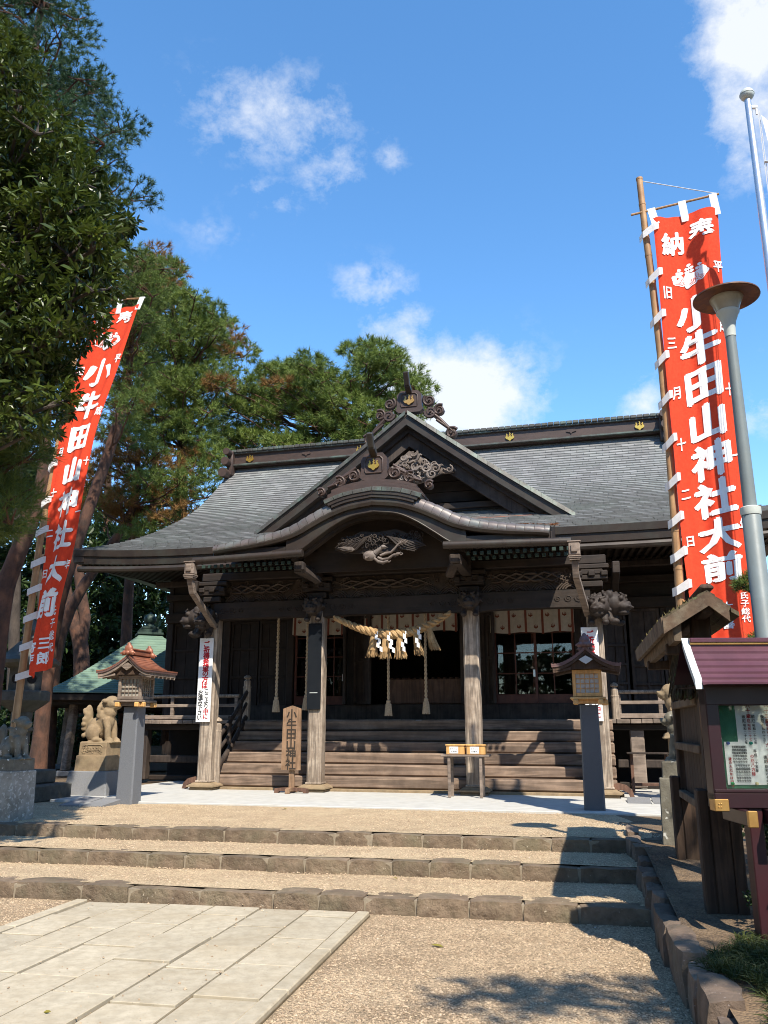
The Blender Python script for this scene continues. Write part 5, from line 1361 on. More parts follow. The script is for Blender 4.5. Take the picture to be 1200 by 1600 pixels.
# tall stone lantern at the left, its shade put into the stone colour
p = onz(20, 1250, .39)
sl_ = thing('stone_lantern', 'tall grey stone lantern coloured dark as if in shade, behind the left banner pole', 'stone lantern', p, -TH)
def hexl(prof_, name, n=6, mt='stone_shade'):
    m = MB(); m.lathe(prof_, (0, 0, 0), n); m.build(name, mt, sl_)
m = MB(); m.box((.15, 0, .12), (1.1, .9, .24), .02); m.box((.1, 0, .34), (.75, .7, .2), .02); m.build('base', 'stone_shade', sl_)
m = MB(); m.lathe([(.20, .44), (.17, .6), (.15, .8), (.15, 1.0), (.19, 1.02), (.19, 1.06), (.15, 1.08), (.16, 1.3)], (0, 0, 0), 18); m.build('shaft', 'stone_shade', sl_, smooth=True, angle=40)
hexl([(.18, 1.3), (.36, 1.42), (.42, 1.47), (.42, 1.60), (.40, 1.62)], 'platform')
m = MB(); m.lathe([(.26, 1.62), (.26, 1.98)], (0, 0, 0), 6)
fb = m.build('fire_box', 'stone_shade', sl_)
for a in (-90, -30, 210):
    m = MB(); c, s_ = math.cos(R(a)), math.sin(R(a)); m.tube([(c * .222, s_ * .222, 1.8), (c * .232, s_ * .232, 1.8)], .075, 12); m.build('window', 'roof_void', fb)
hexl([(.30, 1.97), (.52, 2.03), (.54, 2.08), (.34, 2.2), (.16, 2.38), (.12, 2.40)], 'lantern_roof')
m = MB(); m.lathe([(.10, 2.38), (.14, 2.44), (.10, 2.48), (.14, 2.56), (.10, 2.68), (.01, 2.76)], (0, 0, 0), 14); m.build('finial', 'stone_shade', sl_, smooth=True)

# wash pavilion with green pyramid roof
pc = Vector((-6.2, 22.0, .40)); PVI = thing('wash_pavilion', 'small open pavilion with green copper pyramid roof and ball finial left of the hall', 'pavilion', pc, R(22))
HR = 2.5
def pr(q): return 1.76 + 1.85 * max(0, 1 - q) ** 1.12 + .06 * q ** 4
for k4 in range(4):
    m = MB(); rows = 26; r4 = Matrix.Rotation(math.pi / 2 * k4, 3, 'Z')
    def P2(a, b_, z): return r4 @ Vector((a, -b_, z))
    for k in range(rows):
        q0 = .10 + .9 * k / rows; q1 = .10 + .9 * (k + 1) / rows; h0, h1 = HR * q0, HR * q1
        m.add([P2(-h0, h0, pr(q0)), P2(h0, h0, pr(q0)), P2(h1, h1, pr(q1) + .014), P2(-h1, h1, pr(q1) + .014), P2(-h1, h1, pr(q1) - .006), P2(h1, h1, pr(q1) - .006)], [(0, 1, 2, 3), (3, 2, 5, 4)])
    m.build('roof_slope', 'green_roof', PVI)
m = MB(); m.box((0, 0, pr(1) - .10), (2 * HR - .06, 2 * HR - .06, .14), .01); m.box((0, 0, pr(1) - .2), (2 * HR - .5, 2 * HR - .5, .1)); m.build('eave', 'wood_dark', PVI)
m = MB(); m.box((0, 0, pr(.1) + .03), (.66, .66, .06), .01); m.box((0, 0, pr(.1) + .10), (.56, .56, .1), .01); m.box((0, 0, pr(.1) + .19), (.44, .44, .06), .01); m.build('finial_base', 'verdigris_tile', PVI)
m = MB(); z = pr(.1) + .21; m.lathe([(.18, z), (.12, z + .05), (.10, z + .10), (.16, z + .16), (.17, z + .25), (.12, z + .33), (.03, z + .38), (.005, z + .42)], (0, 0, 0), 18); m.build('finial', 'verdigris_tile', PVI, smooth=True)
for x in (-1.75, 1.75):
    for y in (-1.75, 1.75):
        m = MB(); m.bar((x * 1.05, y * 1.05, .1), (x, y, 1.75), .17, .17, .02); q = m.build('post', 'wood_grey', PVI)
        m = MB(); m.box((x * 1.05, y * 1.05, .05), (.36, .36, .12), .02); m.build('base_stone', 'granite_mid', q)
for y in (-1.75, 1.75):
    m = MB(); m.box((0, y, 1.52), (3.5, .1, .16), .01); m.build('beam', 'wood_dark', PVI)
for x in (-1.75, 1.75):
    m = MB(); m.box((x, 0, 1.55), (.1, 3.5, .16), .01); m.build('beam', 'wood_dark', PVI)
m = MB(); m.box((0, 0, .3), (1.9, .9, .6), .04); m.build('basin', 'granite_mid', PVI)
for (z, dy) in ((1.62, -.02), (1.74, .05), (1.68, .16)):
    m = MB(); m.tube([(1.0, -1.9 + dy, z - .1), (.3, -2.2 + dy, z + .02)], .07, 10); m.build('log_end', 'wood_grey', PVI, smooth=True, angle=40)
m = MB(); m.box((-.25, -1.8, 1.02), (.5, .03, .26), .004); m.build('hanging_board', 'wood_grey', PVI)
for k in range(4):
    m = MB(); m.add([(-.42 + .13 * k, -1.83, 1.36), (-.36 + .13 * k, -1.83, 1.36), (-.34 + .13 * k, -1.84, 1.24), (-.42 + .13 * k, -1.84, 1.2)], [(0, 1, 2, 3)]); m.build('paper_strip', 'white_paint', PVI)
# ------------------------------------------------------------------ banners
def banner(label, gl, polept, L, Rr, YL, YR, fold, text_sx, seed, topbar, loops, lower, crest_q=.128):
    """L, Rr: matching lists of photo points down the left and right edge, turned into world points at depth YL / YR"""
    pole = [ony(x, y, Y) for x, y, Y in polept]
    base = Vector((pole[-1].x, pole[-1].y, .38))
    t = thing('banner', label, 'banner', base, 0, 'red vertical banners on poles')
    loc = lambda q: Vector(q) - base
    pts = [loc(q) for q in pole] + [Vector((0, 0, -.3))]
    m = MB(); n = len(pts); m.tube(pts, [.038 + .016 * i / (n - 1) for i in range(n)], 10)
    for i in range(n - 1):
        a, b_ = pts[i], pts[i + 1]
        for k in (0.0, .5): c = a.lerp(b_, k); d = (b_ - a).normalized() * .012; rr = .041 + .016 * (i + k) / (n - 1); m.tube([c - d, c + d], rr, 10)
    m.build('pole', 'bamboo', t, smooth=True, angle=50)
    n = len(L); ts = [i / (n - 1) for i in range(n)]
    lx = [loc(ony(x, y, YL(i / (n - 1)))) for i, (x, y) in enumerate(L)]; rx = [loc(ony(x, y, YR(i / (n - 1)))) for i, (x, y) in enumerate(Rr)]
    cl = [catmull(ts, [q[k] for q in lx]) for k in range(3)]; cr = [catmull(ts, [q[k] for q in rx]) for k in range(3)]
    def fn(s, q):
        a = Vector([f(q) for f in cl]); b_ = Vector([f(q) for f in cr]); p = a.lerp(b_, s)
        d = b_ - a; nr = Vector((d.y, -d.x, 0)); nr = nr.normalized() if nr.length > 1e-6 else Vector((0, -1, 0))
        return p + nr * fold(s, q)
    m = MB(); m.grid(fn, 44, 150); cloth = m.build('cloth', 'red_cloth', t, smooth=True)
    def on(a, b_, off=.006):
        s, q = a, b_; p = fn(s, q); e = .004; du = fn(s + e, q) - fn(s - e, q); dv = fn(s, q + e) - fn(s, q - e); nn = du.cross(dv)
        nn.normalize()
        if nn.y > 0: nn = -nn
        return p + nn * off
    H_ = sum((lx[i + 1] - lx[i]).length for i in range(n - 1)); W_ = (rx[0] - lx[0]).length
    def put(ch, s, q, hs, ht, bold, nm='lettering', mt='white_dye', cuts=3, mbx=None):
        v, f = glyph_sub(ch, 0, cuts); mb = mbx or MB()
        for i, (dx, dy) in enumerate(((0, 0), (bold, 0), (-bold, 0), (0, bold * .7), (0, -bold * .7))): mb.add([on(s + (a + dx) * hs, q - (b_ + dy) * ht, .006 + .0006 * i) for a, b_ in v], f)
        return mb
    for (chars, s, q0, dq, hs, ht, bold) in text_sx:
        for i, ch in enumerate(chars):
            put(ch, s, q0 + dq * i, hs, ht, bold).build('lettering', 'white_dye', cloth)
    cf = lambda a, b_, o: on(.5 + a * .50, crest_q - b_ * .052, o)
    m = MB(); vn = MB()
    def flat(mb, pts_, o): mb.add([cf(a, b_, o) for a, b_ in pts_], [tuple(range(len(pts_)))])
    for li, (lx_, ly_, rx_, ry_, rot) in enumerate(((-.33, -.13, .20, .27, R(38)), (.33, -.13, .20, .27, R(-38)), (0, -.22, .23, .30, 0))):
        def lp(k, sc2): a = math.tau * k / 30; q = (1 + .10 * math.cos(5 * a + math.pi)) * sc2; x, y = rx_ * math.cos(a) * q, ry_ * math.sin(a) * q; return (lx_ + x * math.cos(rot) - y * math.sin(rot), ly_ + x * math.sin(rot) + y * math.cos(rot))
        flat(m, [lp(k, 1) for k in range(30)], .004 + .0012 * li)
        for sc2 in (.82, .58, .34):
            for k in range(15, 30): vn.add([cf(*lp(k, sc2), .0085), cf(*lp(k + 1, sc2), .0085), cf(*lp(k + 1, sc2 - .07), .0085), cf(*lp(k, sc2 - .07), .0085)], [(0, 1, 2, 3)])
    for x0, fl in ((0, ((-.075, .13), (.075, .13), (-.07, .26), (.07, .26), (0, .39))), (-.31, ((-.06, .14), (.07, .14), (.0, .27))), (.31, ((-.07, .14), (.06, .14), (0, .27)))):
        for dx, y in fl: flat(m, [(x0 + dx + .064 * math.cos(math.tau * k / 10) * (1 + .15 * math.cos(3 * math.tau * k / 10)), y + .06 * math.sin(math.tau * k / 10)) for k in range(10)], .005)
        flat(m, [(x0 - .012, .02), (x0 + .012, .02), (x0 + .012, .34 if x0 == 0 else .22), (x0 - .012, .34 if x0 == 0 else .22)], .0045)
    m.build('crest', 'white_dye', cloth); vn.build('crest_veins', 'red_cloth', cloth)
    # crossbar, cord, loops
    if topbar:
        a, b_, c = topbar; A = loc(ony(*a)); B = loc(ony(*b_)); m = MB(); m.tube([A, B], .014, 8); m.build('crossbar', 'bamboo', t, smooth=True)
        if c: m = MB(); m.tube([loc(ony(*c)), B], .006, 5); m.build('cord', 'white_cloth', t)
        for s in (.03, .5, .97):
            p = fn(s, 0); k = (p - A).dot(B - A) / (B - A).length_squared; top = A.lerp(B, k); w_ = .045; m = MB(); dx = (B - A).normalized() * w_
            m.add([p - dx + Vector((0, -.012, -.09)), p + dx + Vector((0, -.012, -.09)), top + dx + Vector((0, -.02, .015)), top - dx + Vector((0, -.02, .015)), top + dx + Vector((0, .02, .015)), top - dx + Vector((0, .02, .015))], [(0, 1, 2, 3), (3, 2, 4, 5)]); m.build('loop', 'white_cloth', t)
    def pole_at_z(z):
        for i in range(len(pts) - 1):
            a, b_ = pts[i], pts[i + 1]
            if min(a.z, b_.z) <= z <= max(a.z, b_.z): return a.lerp(b_, (z - a.z) / (b_.z - a.z))
        return pts[0]
    for q in loops:
        p = fn(0.0, q); c = fn(.07, q); z = p.z - .06; po = pole_at_z(z); m = MB(); h = .05
        yo = -.065
        m.add([c + Vector((0, -.014, h * .9)), c + Vector((0, -.014, -h * .8)), p + Vector((0, yo * .6, h)), p + Vector((0, yo * .6, -h)),
               po + Vector((-.055, yo, h * .7)), po + Vector((-.055, yo, -h * 1.1)), po + Vector((-.06, .06, h * .7)), po + Vector((-.06, .06, -h * 1.1))], [(0, 1, 3, 2), (2, 3, 5, 4), (4, 5, 7, 6)])
        m.build('loop', 'white_cloth', t)
    return t
BY = 8.7
main_t = lambda: None
txt_right = [('納', .27, .058, .1, .38, .05, .03), ('奉', .72, .045, .1, .38, .05, .03),
             ('小牛田山神社大前', .55, .2115, .0752, .60, .073, .042),
             ('旧三月十二日', .13, .157, .1015, .17, .027, .02), ('平成十一年', .93, .13, .13, .17, .027, .02),
             ('氏子総代', .83, .815, .0195, .16, .0185, .015), ('大場善', .55, .838, .0235, .2, .023, .02), ('村寿', .22, .85, .025, .2, .023, .02)]
banner('long red banner with white writing lit by sun on a bamboo pole at the right', None,
       [(999, 280, BY), (1008, 360, BY), (1019, 440, BY), (1033, 560, BY), (1046, 700, BY), (1056, 830, BY), (1064, 950, BY), (1074, 1120, BY)],
       [(1019, 345), (1030, 470), (1041, 600), (1053, 730), (1065, 850), (1077, 950), (1088, 1045)], [(1123, 322), (1131, 440), (1143, 560), (1157, 690), (1172, 830), (1182, 940), (1190, 1045)],
       lambda q: BY - .05, lambda q: BY - .18 + .1 * q, lambda s, q: .05 * math.sin(s * 9 + 1.2 + q) * (1 - .5 * q) + .012 * math.sin(s * 23 + q * 3) + .012 * math.sin(q * 17 + s * 4) - .05 * math.exp(-((s - .62) / .09) ** 2) * (1 - q) ** 2,
       txt_right, 1, ((986, 336, BY), (1123, 303, BY - .15), (1002, 283, BY)), [.02, .115, .198, .28, .36, .445, .525, .605, .685, .77, .85, .93], None)
BL = 11.3
def fold_l(s, q):
    return .04 * math.sin(s * 7 + q * 5) * (.4 + q) + .014 * math.sin(s * 21 + q * 9) + .09 * math.exp(-((s - .42 - .2 * math.sin(q * 6)) / .14) ** 2) * max(0, q - .55) * 1.6
txt_left = [('納', .27, .036, .1, .36, .044, .03), ('奉', .74, .034, .1, .36, .044, .03), ('小牛田山神社大前', .55, .178, .091, .66, .078, .042),
            ('旧三月十二日', .10, .17, .111, .16, .026, .03), ('平成十一年', .93, .15, .142, .13, .026, .03), ('氏子総代', .84, .84, .034, .2, .028, .02), ('佐藤三郎', .62, .85, .034, .22, .03, .03), ('寄作', .3, .93, .03, .22, .03, .03)]
txt_left[-2] = ('三郎', .66, .925, .04, .30, .036, .03)
banner('red banner with white writing hanging in folds, partly behind the broadleaf tree at the left', None,
       [(140, 455, BL), (125, 520, BL), (107, 610, BL), (92, 690, BL), (77, 770, BL), (62, 850, BL), (51, 930, BL), (40, 1010, BL), (29, 1090, BL), (19, 1165, BL)],
       [(150, 486), (122, 580), (98, 675), (79, 770), (69, 865), (56, 960), (46, 1060)], [(219, 476), (187, 570), (153, 665), (133, 755), (115, 850), (88, 948), (77, 1042)],
       lambda q: BL - .05, lambda q: BL - .35 + .1 * q, fold_l, txt_left, 2, ((140, 470, BL), (226, 466, BL - .3), None), [.30, .42, .52, .60, .685, .76, .835, .91, .985], None, .088)

# ------------------------------------------------------------------ lamp post, flagpole, flag
lp = ony(1135, 470, 6.25); lb = Vector((lp.x, lp.y, .25)); lh = lp.z - .25
LP = thing('lamp_post', 'grey lamp post with a flat rusty round hat before the right banner', 'street lamp', lb, 0)
m = MB(); m.lathe([(.085, -.1), (.085, .9), (.072, .95), (.070, 2.82), (.062, 2.83)], (0, 0, 0), 20); m.build('lower_pole', 'lamp_grey', LP, smooth=True, angle=40)
m = MB(); m.lathe([(.074, 2.80), (.078, 2.82), (.078, 2.86), (.06, 2.87)], (0, 0, 0), 20); m.build('ring', 'lamp_pale', LP, smooth=True, angle=40)
m = MB(); m.lathe([(.052, 2.86), (.040, lh - .25)], (0, 0, 0), 18); m.build('upper_pole', 'lamp_grey', LP, smooth=True, angle=40)
m = MB(); m.lathe([(.044, lh - .33), (.046, lh - .25), (.058, lh - .19), (.082, lh - .13), (.092, lh - .115), (.09, lh - .10)], (0, 0, 0), 24); m.build('socket', 'lamp_pale', LP, smooth=True, angle=50)
m = MB(); m.lathe([(.086, lh - .105), (.10, lh - .06), (.122, lh - .01), (.135, lh + .02), (.13, lh + .03)], (0, 0, 0), 28); m.build('lamp_shade', 'lamp_glass', LP, smooth=True, angle=50)
m = MB(); m.lathe([(.02, lh + .022), (.255, lh + .012), (.264, lh + .018), (.262, lh + .03), (.15, lh + .065), (.02, lh + .09), (.001, lh + .092)], (0, 0, 0), 40); m.build('hat', 'lamp_hat', LP, smooth=True, angle=30)
fp = ony(1167, 148, 7.6); FPB = Vector((fp.x, fp.y, .3)); fh = fp.z - .3
FP = thing('flagpole', 'tall silver flagpole with a ball top at the upper right corner', 'flagpole', FPB, 0)
m = MB(); m.lathe([(.06, -.1), (.06, 3), (.048, 5), (.034, fh - .08), (.03, fh - .06)], (0, 0, 0), 18); m.build('pole', 'aluminium', FP, smooth=True, angle=40)
m = MB(); m.ball((0, 0, fh), (.075, .075, .07), 20, 14); m.lathe([(.077, fh - .006), (.079, fh), (.077, fh + .006)], (0, 0, 0), 24, cap=False); m.build('ball', 'lamp_pale', FP, smooth=True)
m = MB(); m.box((.055, -.01, fh - .17), (.07, .03, .04), .006); m.box((.075, -.01, fh - .22), (.02, .02, .09), .004); m.build('pulley', 'white_paint', FP)
m = MB(); m.tube([(.085, -.02, fh - .22), (.06, -.03, fh - 3.5), (.075, -.03, 1.2)], .004, 4); m.tube([(.10, -.02, fh - .22), (.085, -.03, fh - 3.5), (.09, -.03, 1.2)], .004, 4); m.build('halyard', 'white_cloth', FP)
FL = thing('flag', 'white flag hanging limp from the top of the flagpole at the right edge', 'flag', FPB + Vector((.10, -.02, fh - .25)), 0)
m = MB()
def flagf(s, q):
    x = s * .55; return (x + .06 * q, .08 * math.sin(s * 14 + q * 2) * s - .03, -x * .95 - q * .62 * (1 - .35 * s) - .05)
m.grid(flagf, 24, 10); m.build('cloth', 'white_cloth', FL, smooth=True)
m = MB(); m.tube([(-.02, -.01, -.62), (.02, -.03, -.64)], .012, 6); m.build('clip', 'aluminium', FL)

# ------------------------------------------------------------------ glazed notice board with purple roof
NBY = 5.35
a0 = ony(1112, 1255, NBY); nbx = a0.x
NB = thing('notice_board', 'glazed notice board with purple metal roof and dark red frame on posts at the right', 'notice board', (nbx, NBY, .22), R(-2))
q_ = lambda px, py, Y: ony(px, py, Y) - Vector((nbx, NBY, .22))
zb = q_(1112, 1262, NBY).z; zt = q_(1112, 1068, NBY - .12).z; zr = q_(1112, 1004, NBY + .04).z; BW = 1.9
m = MB()
for x in (.04, BW - .04): m.box((x, 0, (zb + zt) / 2), (.08, .12, zt - zb), .006)
m.box((BW / 2, 0, zb + .045), (BW, .13, .09), .006); m.box((BW / 2, -.012, zb + .10), (BW - .01, .11, .02), .004); m.box((BW / 2, 0, zt - .06), (BW, .125, .14), .006); m.build('case_frame', 'maroon', NB)
m = MB(); m.box((BW / 2, .045, (zb + zt) / 2), (BW - .1, .02, zt - zb - .1)); m.build('pin_board', 'green_board', NB)
m = MB(); m.box((BW / 2, -.035, (zb + zt) / 2), (BW - .14, .005, zt - zb - .22)); m.build('pane', 'glass', NB)
m = MB(); m.box((BW / 2, .065, (zb + zt) / 2), (BW - .04, .015, zt - zb - .04)); m.build('back_panel', 'maroon', NB)
m = MB()
for x in (.0,): m.box((x + .035, -.03, zb + .02), (.085, .10, .07), .004)
m.build('corner_fitting', 'brass', NB)
for k in range(4): 
    q = MB(); q.ball((.015 + .014 * (k % 2) + .0, -.082, zb + .01 + .02 * (k // 2)), .004, 6, 4); q.build('nail', 'brass', NB)
lx0 = q_(1165, 1455, NBY + .02)
for x in (.24, BW - .24):
    m = MB(); m.box((x, .0, zb / 2 - .05), (.085, .10, zb + .2), .006); m.build('post', 'maroon_post', NB)
    for dx in (-.075, .085):
        m = MB(); m.box((x + dx - .01, .0, zb - .045), (.05, .42, .085), .005); ba = m.build('bearer', 'maroon', NB)
        m = MB(); m.box((x + dx - .01, -.215, zb - .045), (.056, .03, .092), .004)
        mr = MB()
        for zz in (-.022, .004, .026):
            spiral(mr, (x + dx - .022, -.232, zb - .045 + zz), (1, 0, 0), (0, 0, 1), .009, 1.1, .0028, 1, 0, 8, 4); spiral(mr, (x + dx + .003, -.232, zb - .045 + zz), (-1, 0, 0), (0, 0, 1), .009, 1.1, .0028, 1, 0, 8, 4)
        fc = m.build('end_fitting', 'brass', ba)
# roof strips, curved slope to the front, flat trims at the ends
def rcurve(k): return (.04 - .19 * k, zr + (zt + .0 - zr) * (k ** .9) )
strips = [0, .06, .21, .39, .56, .72, .87, 1.0]
XL = q_(1076, 1008, NBY + .04).x
for i in range(len(strips) - 1):
    y0, z0 = rcurve(strips[i]); y1, z1 = rcurve(strips[i + 1]); m = MB()
    if i == 0: m.box((BW / 2, y0, z0 + .012), (BW - 2 * XL, .07, .03), .004)
    m.loft([[(x, y0, z0 - .004), (x, y1 - .006, z1 + .006), (x, y1 - .006, z1 - .012), (x, y0, z0 - .02)] for x in (XL, BW - XL)])
    m.build('roof_strip', 'purple_metal' , NB)
m = MB(); m.box((BW / 2, rcurve(.05)[0] - .012, rcurve(.05)[1] + .012), (BW - 2 * XL, .012, .02), .002); m.build('roof_trim', 'brass', NB)
m = MB(); m.grid(lambda s, t: (XL + s * (BW - 2 * XL), .20 + t * .22, zr - t * .25), 1, 4); m.grid(lambda s, t: (XL + s * (BW - 2 * XL), -.25 + t * .66, zt - .01), 1, 1); m.build('roof_underside', 'maroon', NB)
for x in (XL - .02, BW - XL + .02):
    m = MB(); m.loft([[(x - .022, rcurve(k)[0] + .01, rcurve(k)[1] + .03), (x + .022, rcurve(k)[0] + .01, rcurve(k)[1] + .03), (x + .022, rcurve(k)[0], rcurve(k)[1] - .035), (x - .022, rcurve(k)[0], rcurve(k)[1] - .035)] for k in (0, .2, .4, .6, .8, 1.0)])
    m.build('roof_end_trim', 'silver_trim', NB)
# the papers pinned inside
def paper(px0, py0, px1, py1, label, cols, pins, yoff=0.0):
    a = q_(px0, py0, NBY + .03); b_ = q_(px1, py1, NBY + .03); w_ = b_.x - a.x; h = a.z - b_.z
    o = Vector((nbx, NBY, .22)) + Matrix.Rotation(R(-2), 3, 'Z') @ Vector((a.x, .032 - yoff, b_.z))
    t = thing('paper_notice', label, 'paper notice', o, R(-2), 'paper notices pinned in the board')
    m = MB(); m.grid(lambda s, q: (s * w_, .003 * math.sin(s * 5) * q, q * h), 6, 4); m.build('sheet', 'paper', t)
    for ink in ('ink_black', 'ink_red'):
        m = MB()
        for (cx, cy, txt, size, col) in cols:
            if col != ink: continue
            for i, ch in enumerate(txt): write(m, ch, lambda A, B: (A, -.004, B), cx * w_, h * (1 - cy) - i * size * 1.08, size, size, .015)
        if m.v: m.build('lettering', ink, t)
    for (cx, cy, col) in pins:
        m = MB(); m.lathe([(.010, 0), (.010, .004), (.006, .006), (.006, .012), (.0085, .014), (.0085, .017), (.001, .019)], (0, 0, 0), 12)
        m.v = [(cx * w_ + x, -.003 - z, h * (1 - cy) + y) for x, y, z in m.v]; m.build('push_pin', col, t, smooth=True, angle=40)
up = []
for c0, hd, yy in ((.16, '六十歳', '昭和二十七年生'), (.42, '四十二歳', '昭和四十五年生'), (.68, '三十三歳', '昭和五十四年生')):
    up.append((c0 + .02, .07, hd, .030, 'ink_red'))
    for k, (nm, cc) in enumerate((('後厄', 'ink_black'), ('本厄', 'ink_red'), ('前厄', 'ink_black'))):
        up.append((c0 - .05 + .065 * k, .36, nm, .024, cc)); up.append((c0 - .05 + .065 * k, .58, yy[:6], .0195, cc))
paper(1146, 1098, 1262, 1159, 'upper white paper in the notice board, shaded and written in black and red', up, [(.05, .02, 'pin_blue'), (.33, .02, 'pin_cream'), (.95, .02, 'pin_blue')])
lo = [(.07, .40, '歳の大厄年は誤り', .021, 'ink_red'), (.44, .34, 'の厄八方除', .024, 'ink_red'), (.36 + .14, .22, '平成二十五年', .0215, 'ink_black')]
for k in range(6): lo.append((.14 + .04 * k, .12 + .0 * k, '昭和四年九生', .0165, 'ink_black')); lo.append((.17 + .04 * k, .56, '平成五三年生', .0165, 'ink_black'))
lo.append((.72, .08, '六十一歳', .027, 'ink_red'))
for k, (nm, cc) in enumerate((('後厄', 'ink_black'), ('本厄', 'ink_red'), ('前厄', 'ink_black'))):
    lo.append((.66 + .07 * k, .36, nm, .024, cc)); lo.append((.66 + .07 * k, .58, '昭和六十年生', .0195, cc))
paper(1130, 1159, 1230, 1226, 'lower white paper in the notice board, half in sun, with green and cream pins below', lo, [(.06, .03, 'pin_blue'), (.44, .03, 'pin_teal'), (.78, .03, 'pin_blue'), (.07, .97, 'pin_green'), (.47, .97, 'pin_cream'), (.9, .97, 'pin_green')], .004)

# ------------------------------------------------------------------ old signboard with a mossy plank roof, seen end-on
f0 = Vector((2.30, 6.05, .28)); f1 = Vector((2.66, 7.65, .36)); dr = (f1 - f0); dr.z = 0; LN = dr.length; ang = math.atan2(dr.x, dr.y)
OB = thing('roofed_signboard', 'old wooden signboard with mossy gabled plank roof behind the purple-roofed notice board', 'signboard', (f0.x, f0.y, .28), -ang)
# local: x across (left is -x), y along the board away from the camera
m = MB()
for y in (0, LN):
    q = MB(); q.box((0, y, .95), (.13, .13, 2.1), .012); po = q.build('post', 'wood_old', OB)
    for s in (-1, 1):
        q = MB(); q.box((s * .10, y, .33), (.07, .15, .86), .01); q.build('support_post', 'wood_old', po)
for z in (.62, 1.02, 1.36):
    q = MB(); q.box((-.05, LN / 2, z), (.06, LN - .1, .06), .006); q.build('rail', 'wood_old_grey', OB)
n = 9
for k in range(n):
    q = MB(); q.box((.0, .08 + (LN - .16) * (k + .5) / n, 1.0), (.025, (LN - .16) / n - .006, .84), .003); q.build('board_plank', 'wood_old', OB)
# roof: left slope wide, right slope short, ridge along y; overhang to both ends
ap = ony(1105, 930, 5.62) - Vector((f0.x, f0.y, .28)); le = ony(1037, 972, 5.62) - Vector((f0.x, f0.y, .28)); ri = ony(1137, 955, 5.62) - Vector((f0.x, f0.y, .28))
RM = Matrix.Rotation(ang, 3, 'Z'); ap, le, ri = RM @ ap, RM @ le, RM @ ri
y0 = ap.y; y1 = LN + .55; r = random.Random(77)
def slope(p0, p1, nme, mt, nst, side):
    for k in range(nst):
        a = k / nst; b_ = (k + 1) / nst; q = MB(); A = p0.lerp(p1, a); B = p0.lerp(p1, b_ + .01)
        q.loft([[(A.x, y, A.z + .035), (B.x, y, B.z + .045), (B.x, y, B.z + .015), (A.x, y, A.z + .005)] for y in (y0 + r.uniform(-.01, .01), y1)])
        q.build(nme, mt, OB)
slope(ap, le, 'roof_plank', 'thatch', 5, -1); slope(ap, ri + (ri - ap) * .5, 'roof_plank', 'thatch', 4, 1)
for p1 in (le, ri):
    q = MB(); q.loft([[(p.x, y, p.z + .022), (p.x, y, p.z - .075)] + [(p.x, y + .03, p.z - .075), (p.x, y + .03, p.z + .022)] for p in (ap, p1) for y in (y0 - .03,)]); q.build('bargeboard', 'wood_old_grey', OB)
q = MB(); q.loft([[(le.x + dx, y, le.z + dz) for dx, dz in ((-.012, .04), (.0, -.06), (.03, -.06), (.03, .03))] for y in (y0 - .02, y1)]); q.build('eave_board', 'wood_old_grey', OB)
q = MB(); q.loft([[(le.x + dx, y, le.z + dz) for dx, dz in ((.06, -.02), (.07, -.12), (.12, -.12), (.12, .0))] for y in (y0 + .02, y1 - .02)]); q.build('eave_purlin', 'wood_old_grey', OB)
q = MB(); q.box((ap.x, (y0 + y1) / 2, ap.z - .07), (.08, y1 - y0 - .05, .10), .008); q.box((ap.x, (y0 + y1) / 2, ap.z + .055), (.10, y1 - y0, .05), .02); q.build('ridge_beam', 'wood_old', OB)
for y in (0.0, LN):
    q = MB(); q.bar((le.x + .05, y, le.z - .14), (ri.x, y, le.z - .14), .07, .08, .008); q.bar((0, y, le.z - .12), (ap.x, y, ap.z - .08), .08, .08, .008); q.build('cross_beam', 'wood_old', OB)
# mossy litter on the roof and a bundle of thatch at the end of the eave
q = MB()
for k in range(900):
    s = r.random(); y = y0 + r.random() * (y1 - y0); p = ap.lerp(le, s ** .7); h = r.uniform(.006, .03)
    q.add([(p.x + r.uniform(-.02, .02), y, p.z + .035), (p.x + r.uniform(-.02, .02), y + .02, p.z + .035), (p.x + r.uniform(-.02, .02), y + .01, p.z + .04 + h)], [(0, 1, 2)])
q.build('moss', 'moss', OB, kind='stuff')
q = MB()
for k in range(420):
    x = r.uniform(-.19, -.02); y = .02 + r.uniform(-.05, .28)
    q.tube([(x + .03, y, le.z - .12 + r.uniform(-.04, .02)), (x - .03 + r.uniform(-.02, .02), y - .02, le.z - .42 + r.uniform(-.08, .05))], .006, 3, cap=False)
q.build('thatch_bundle', 'thatch', OB, kind='stuff')
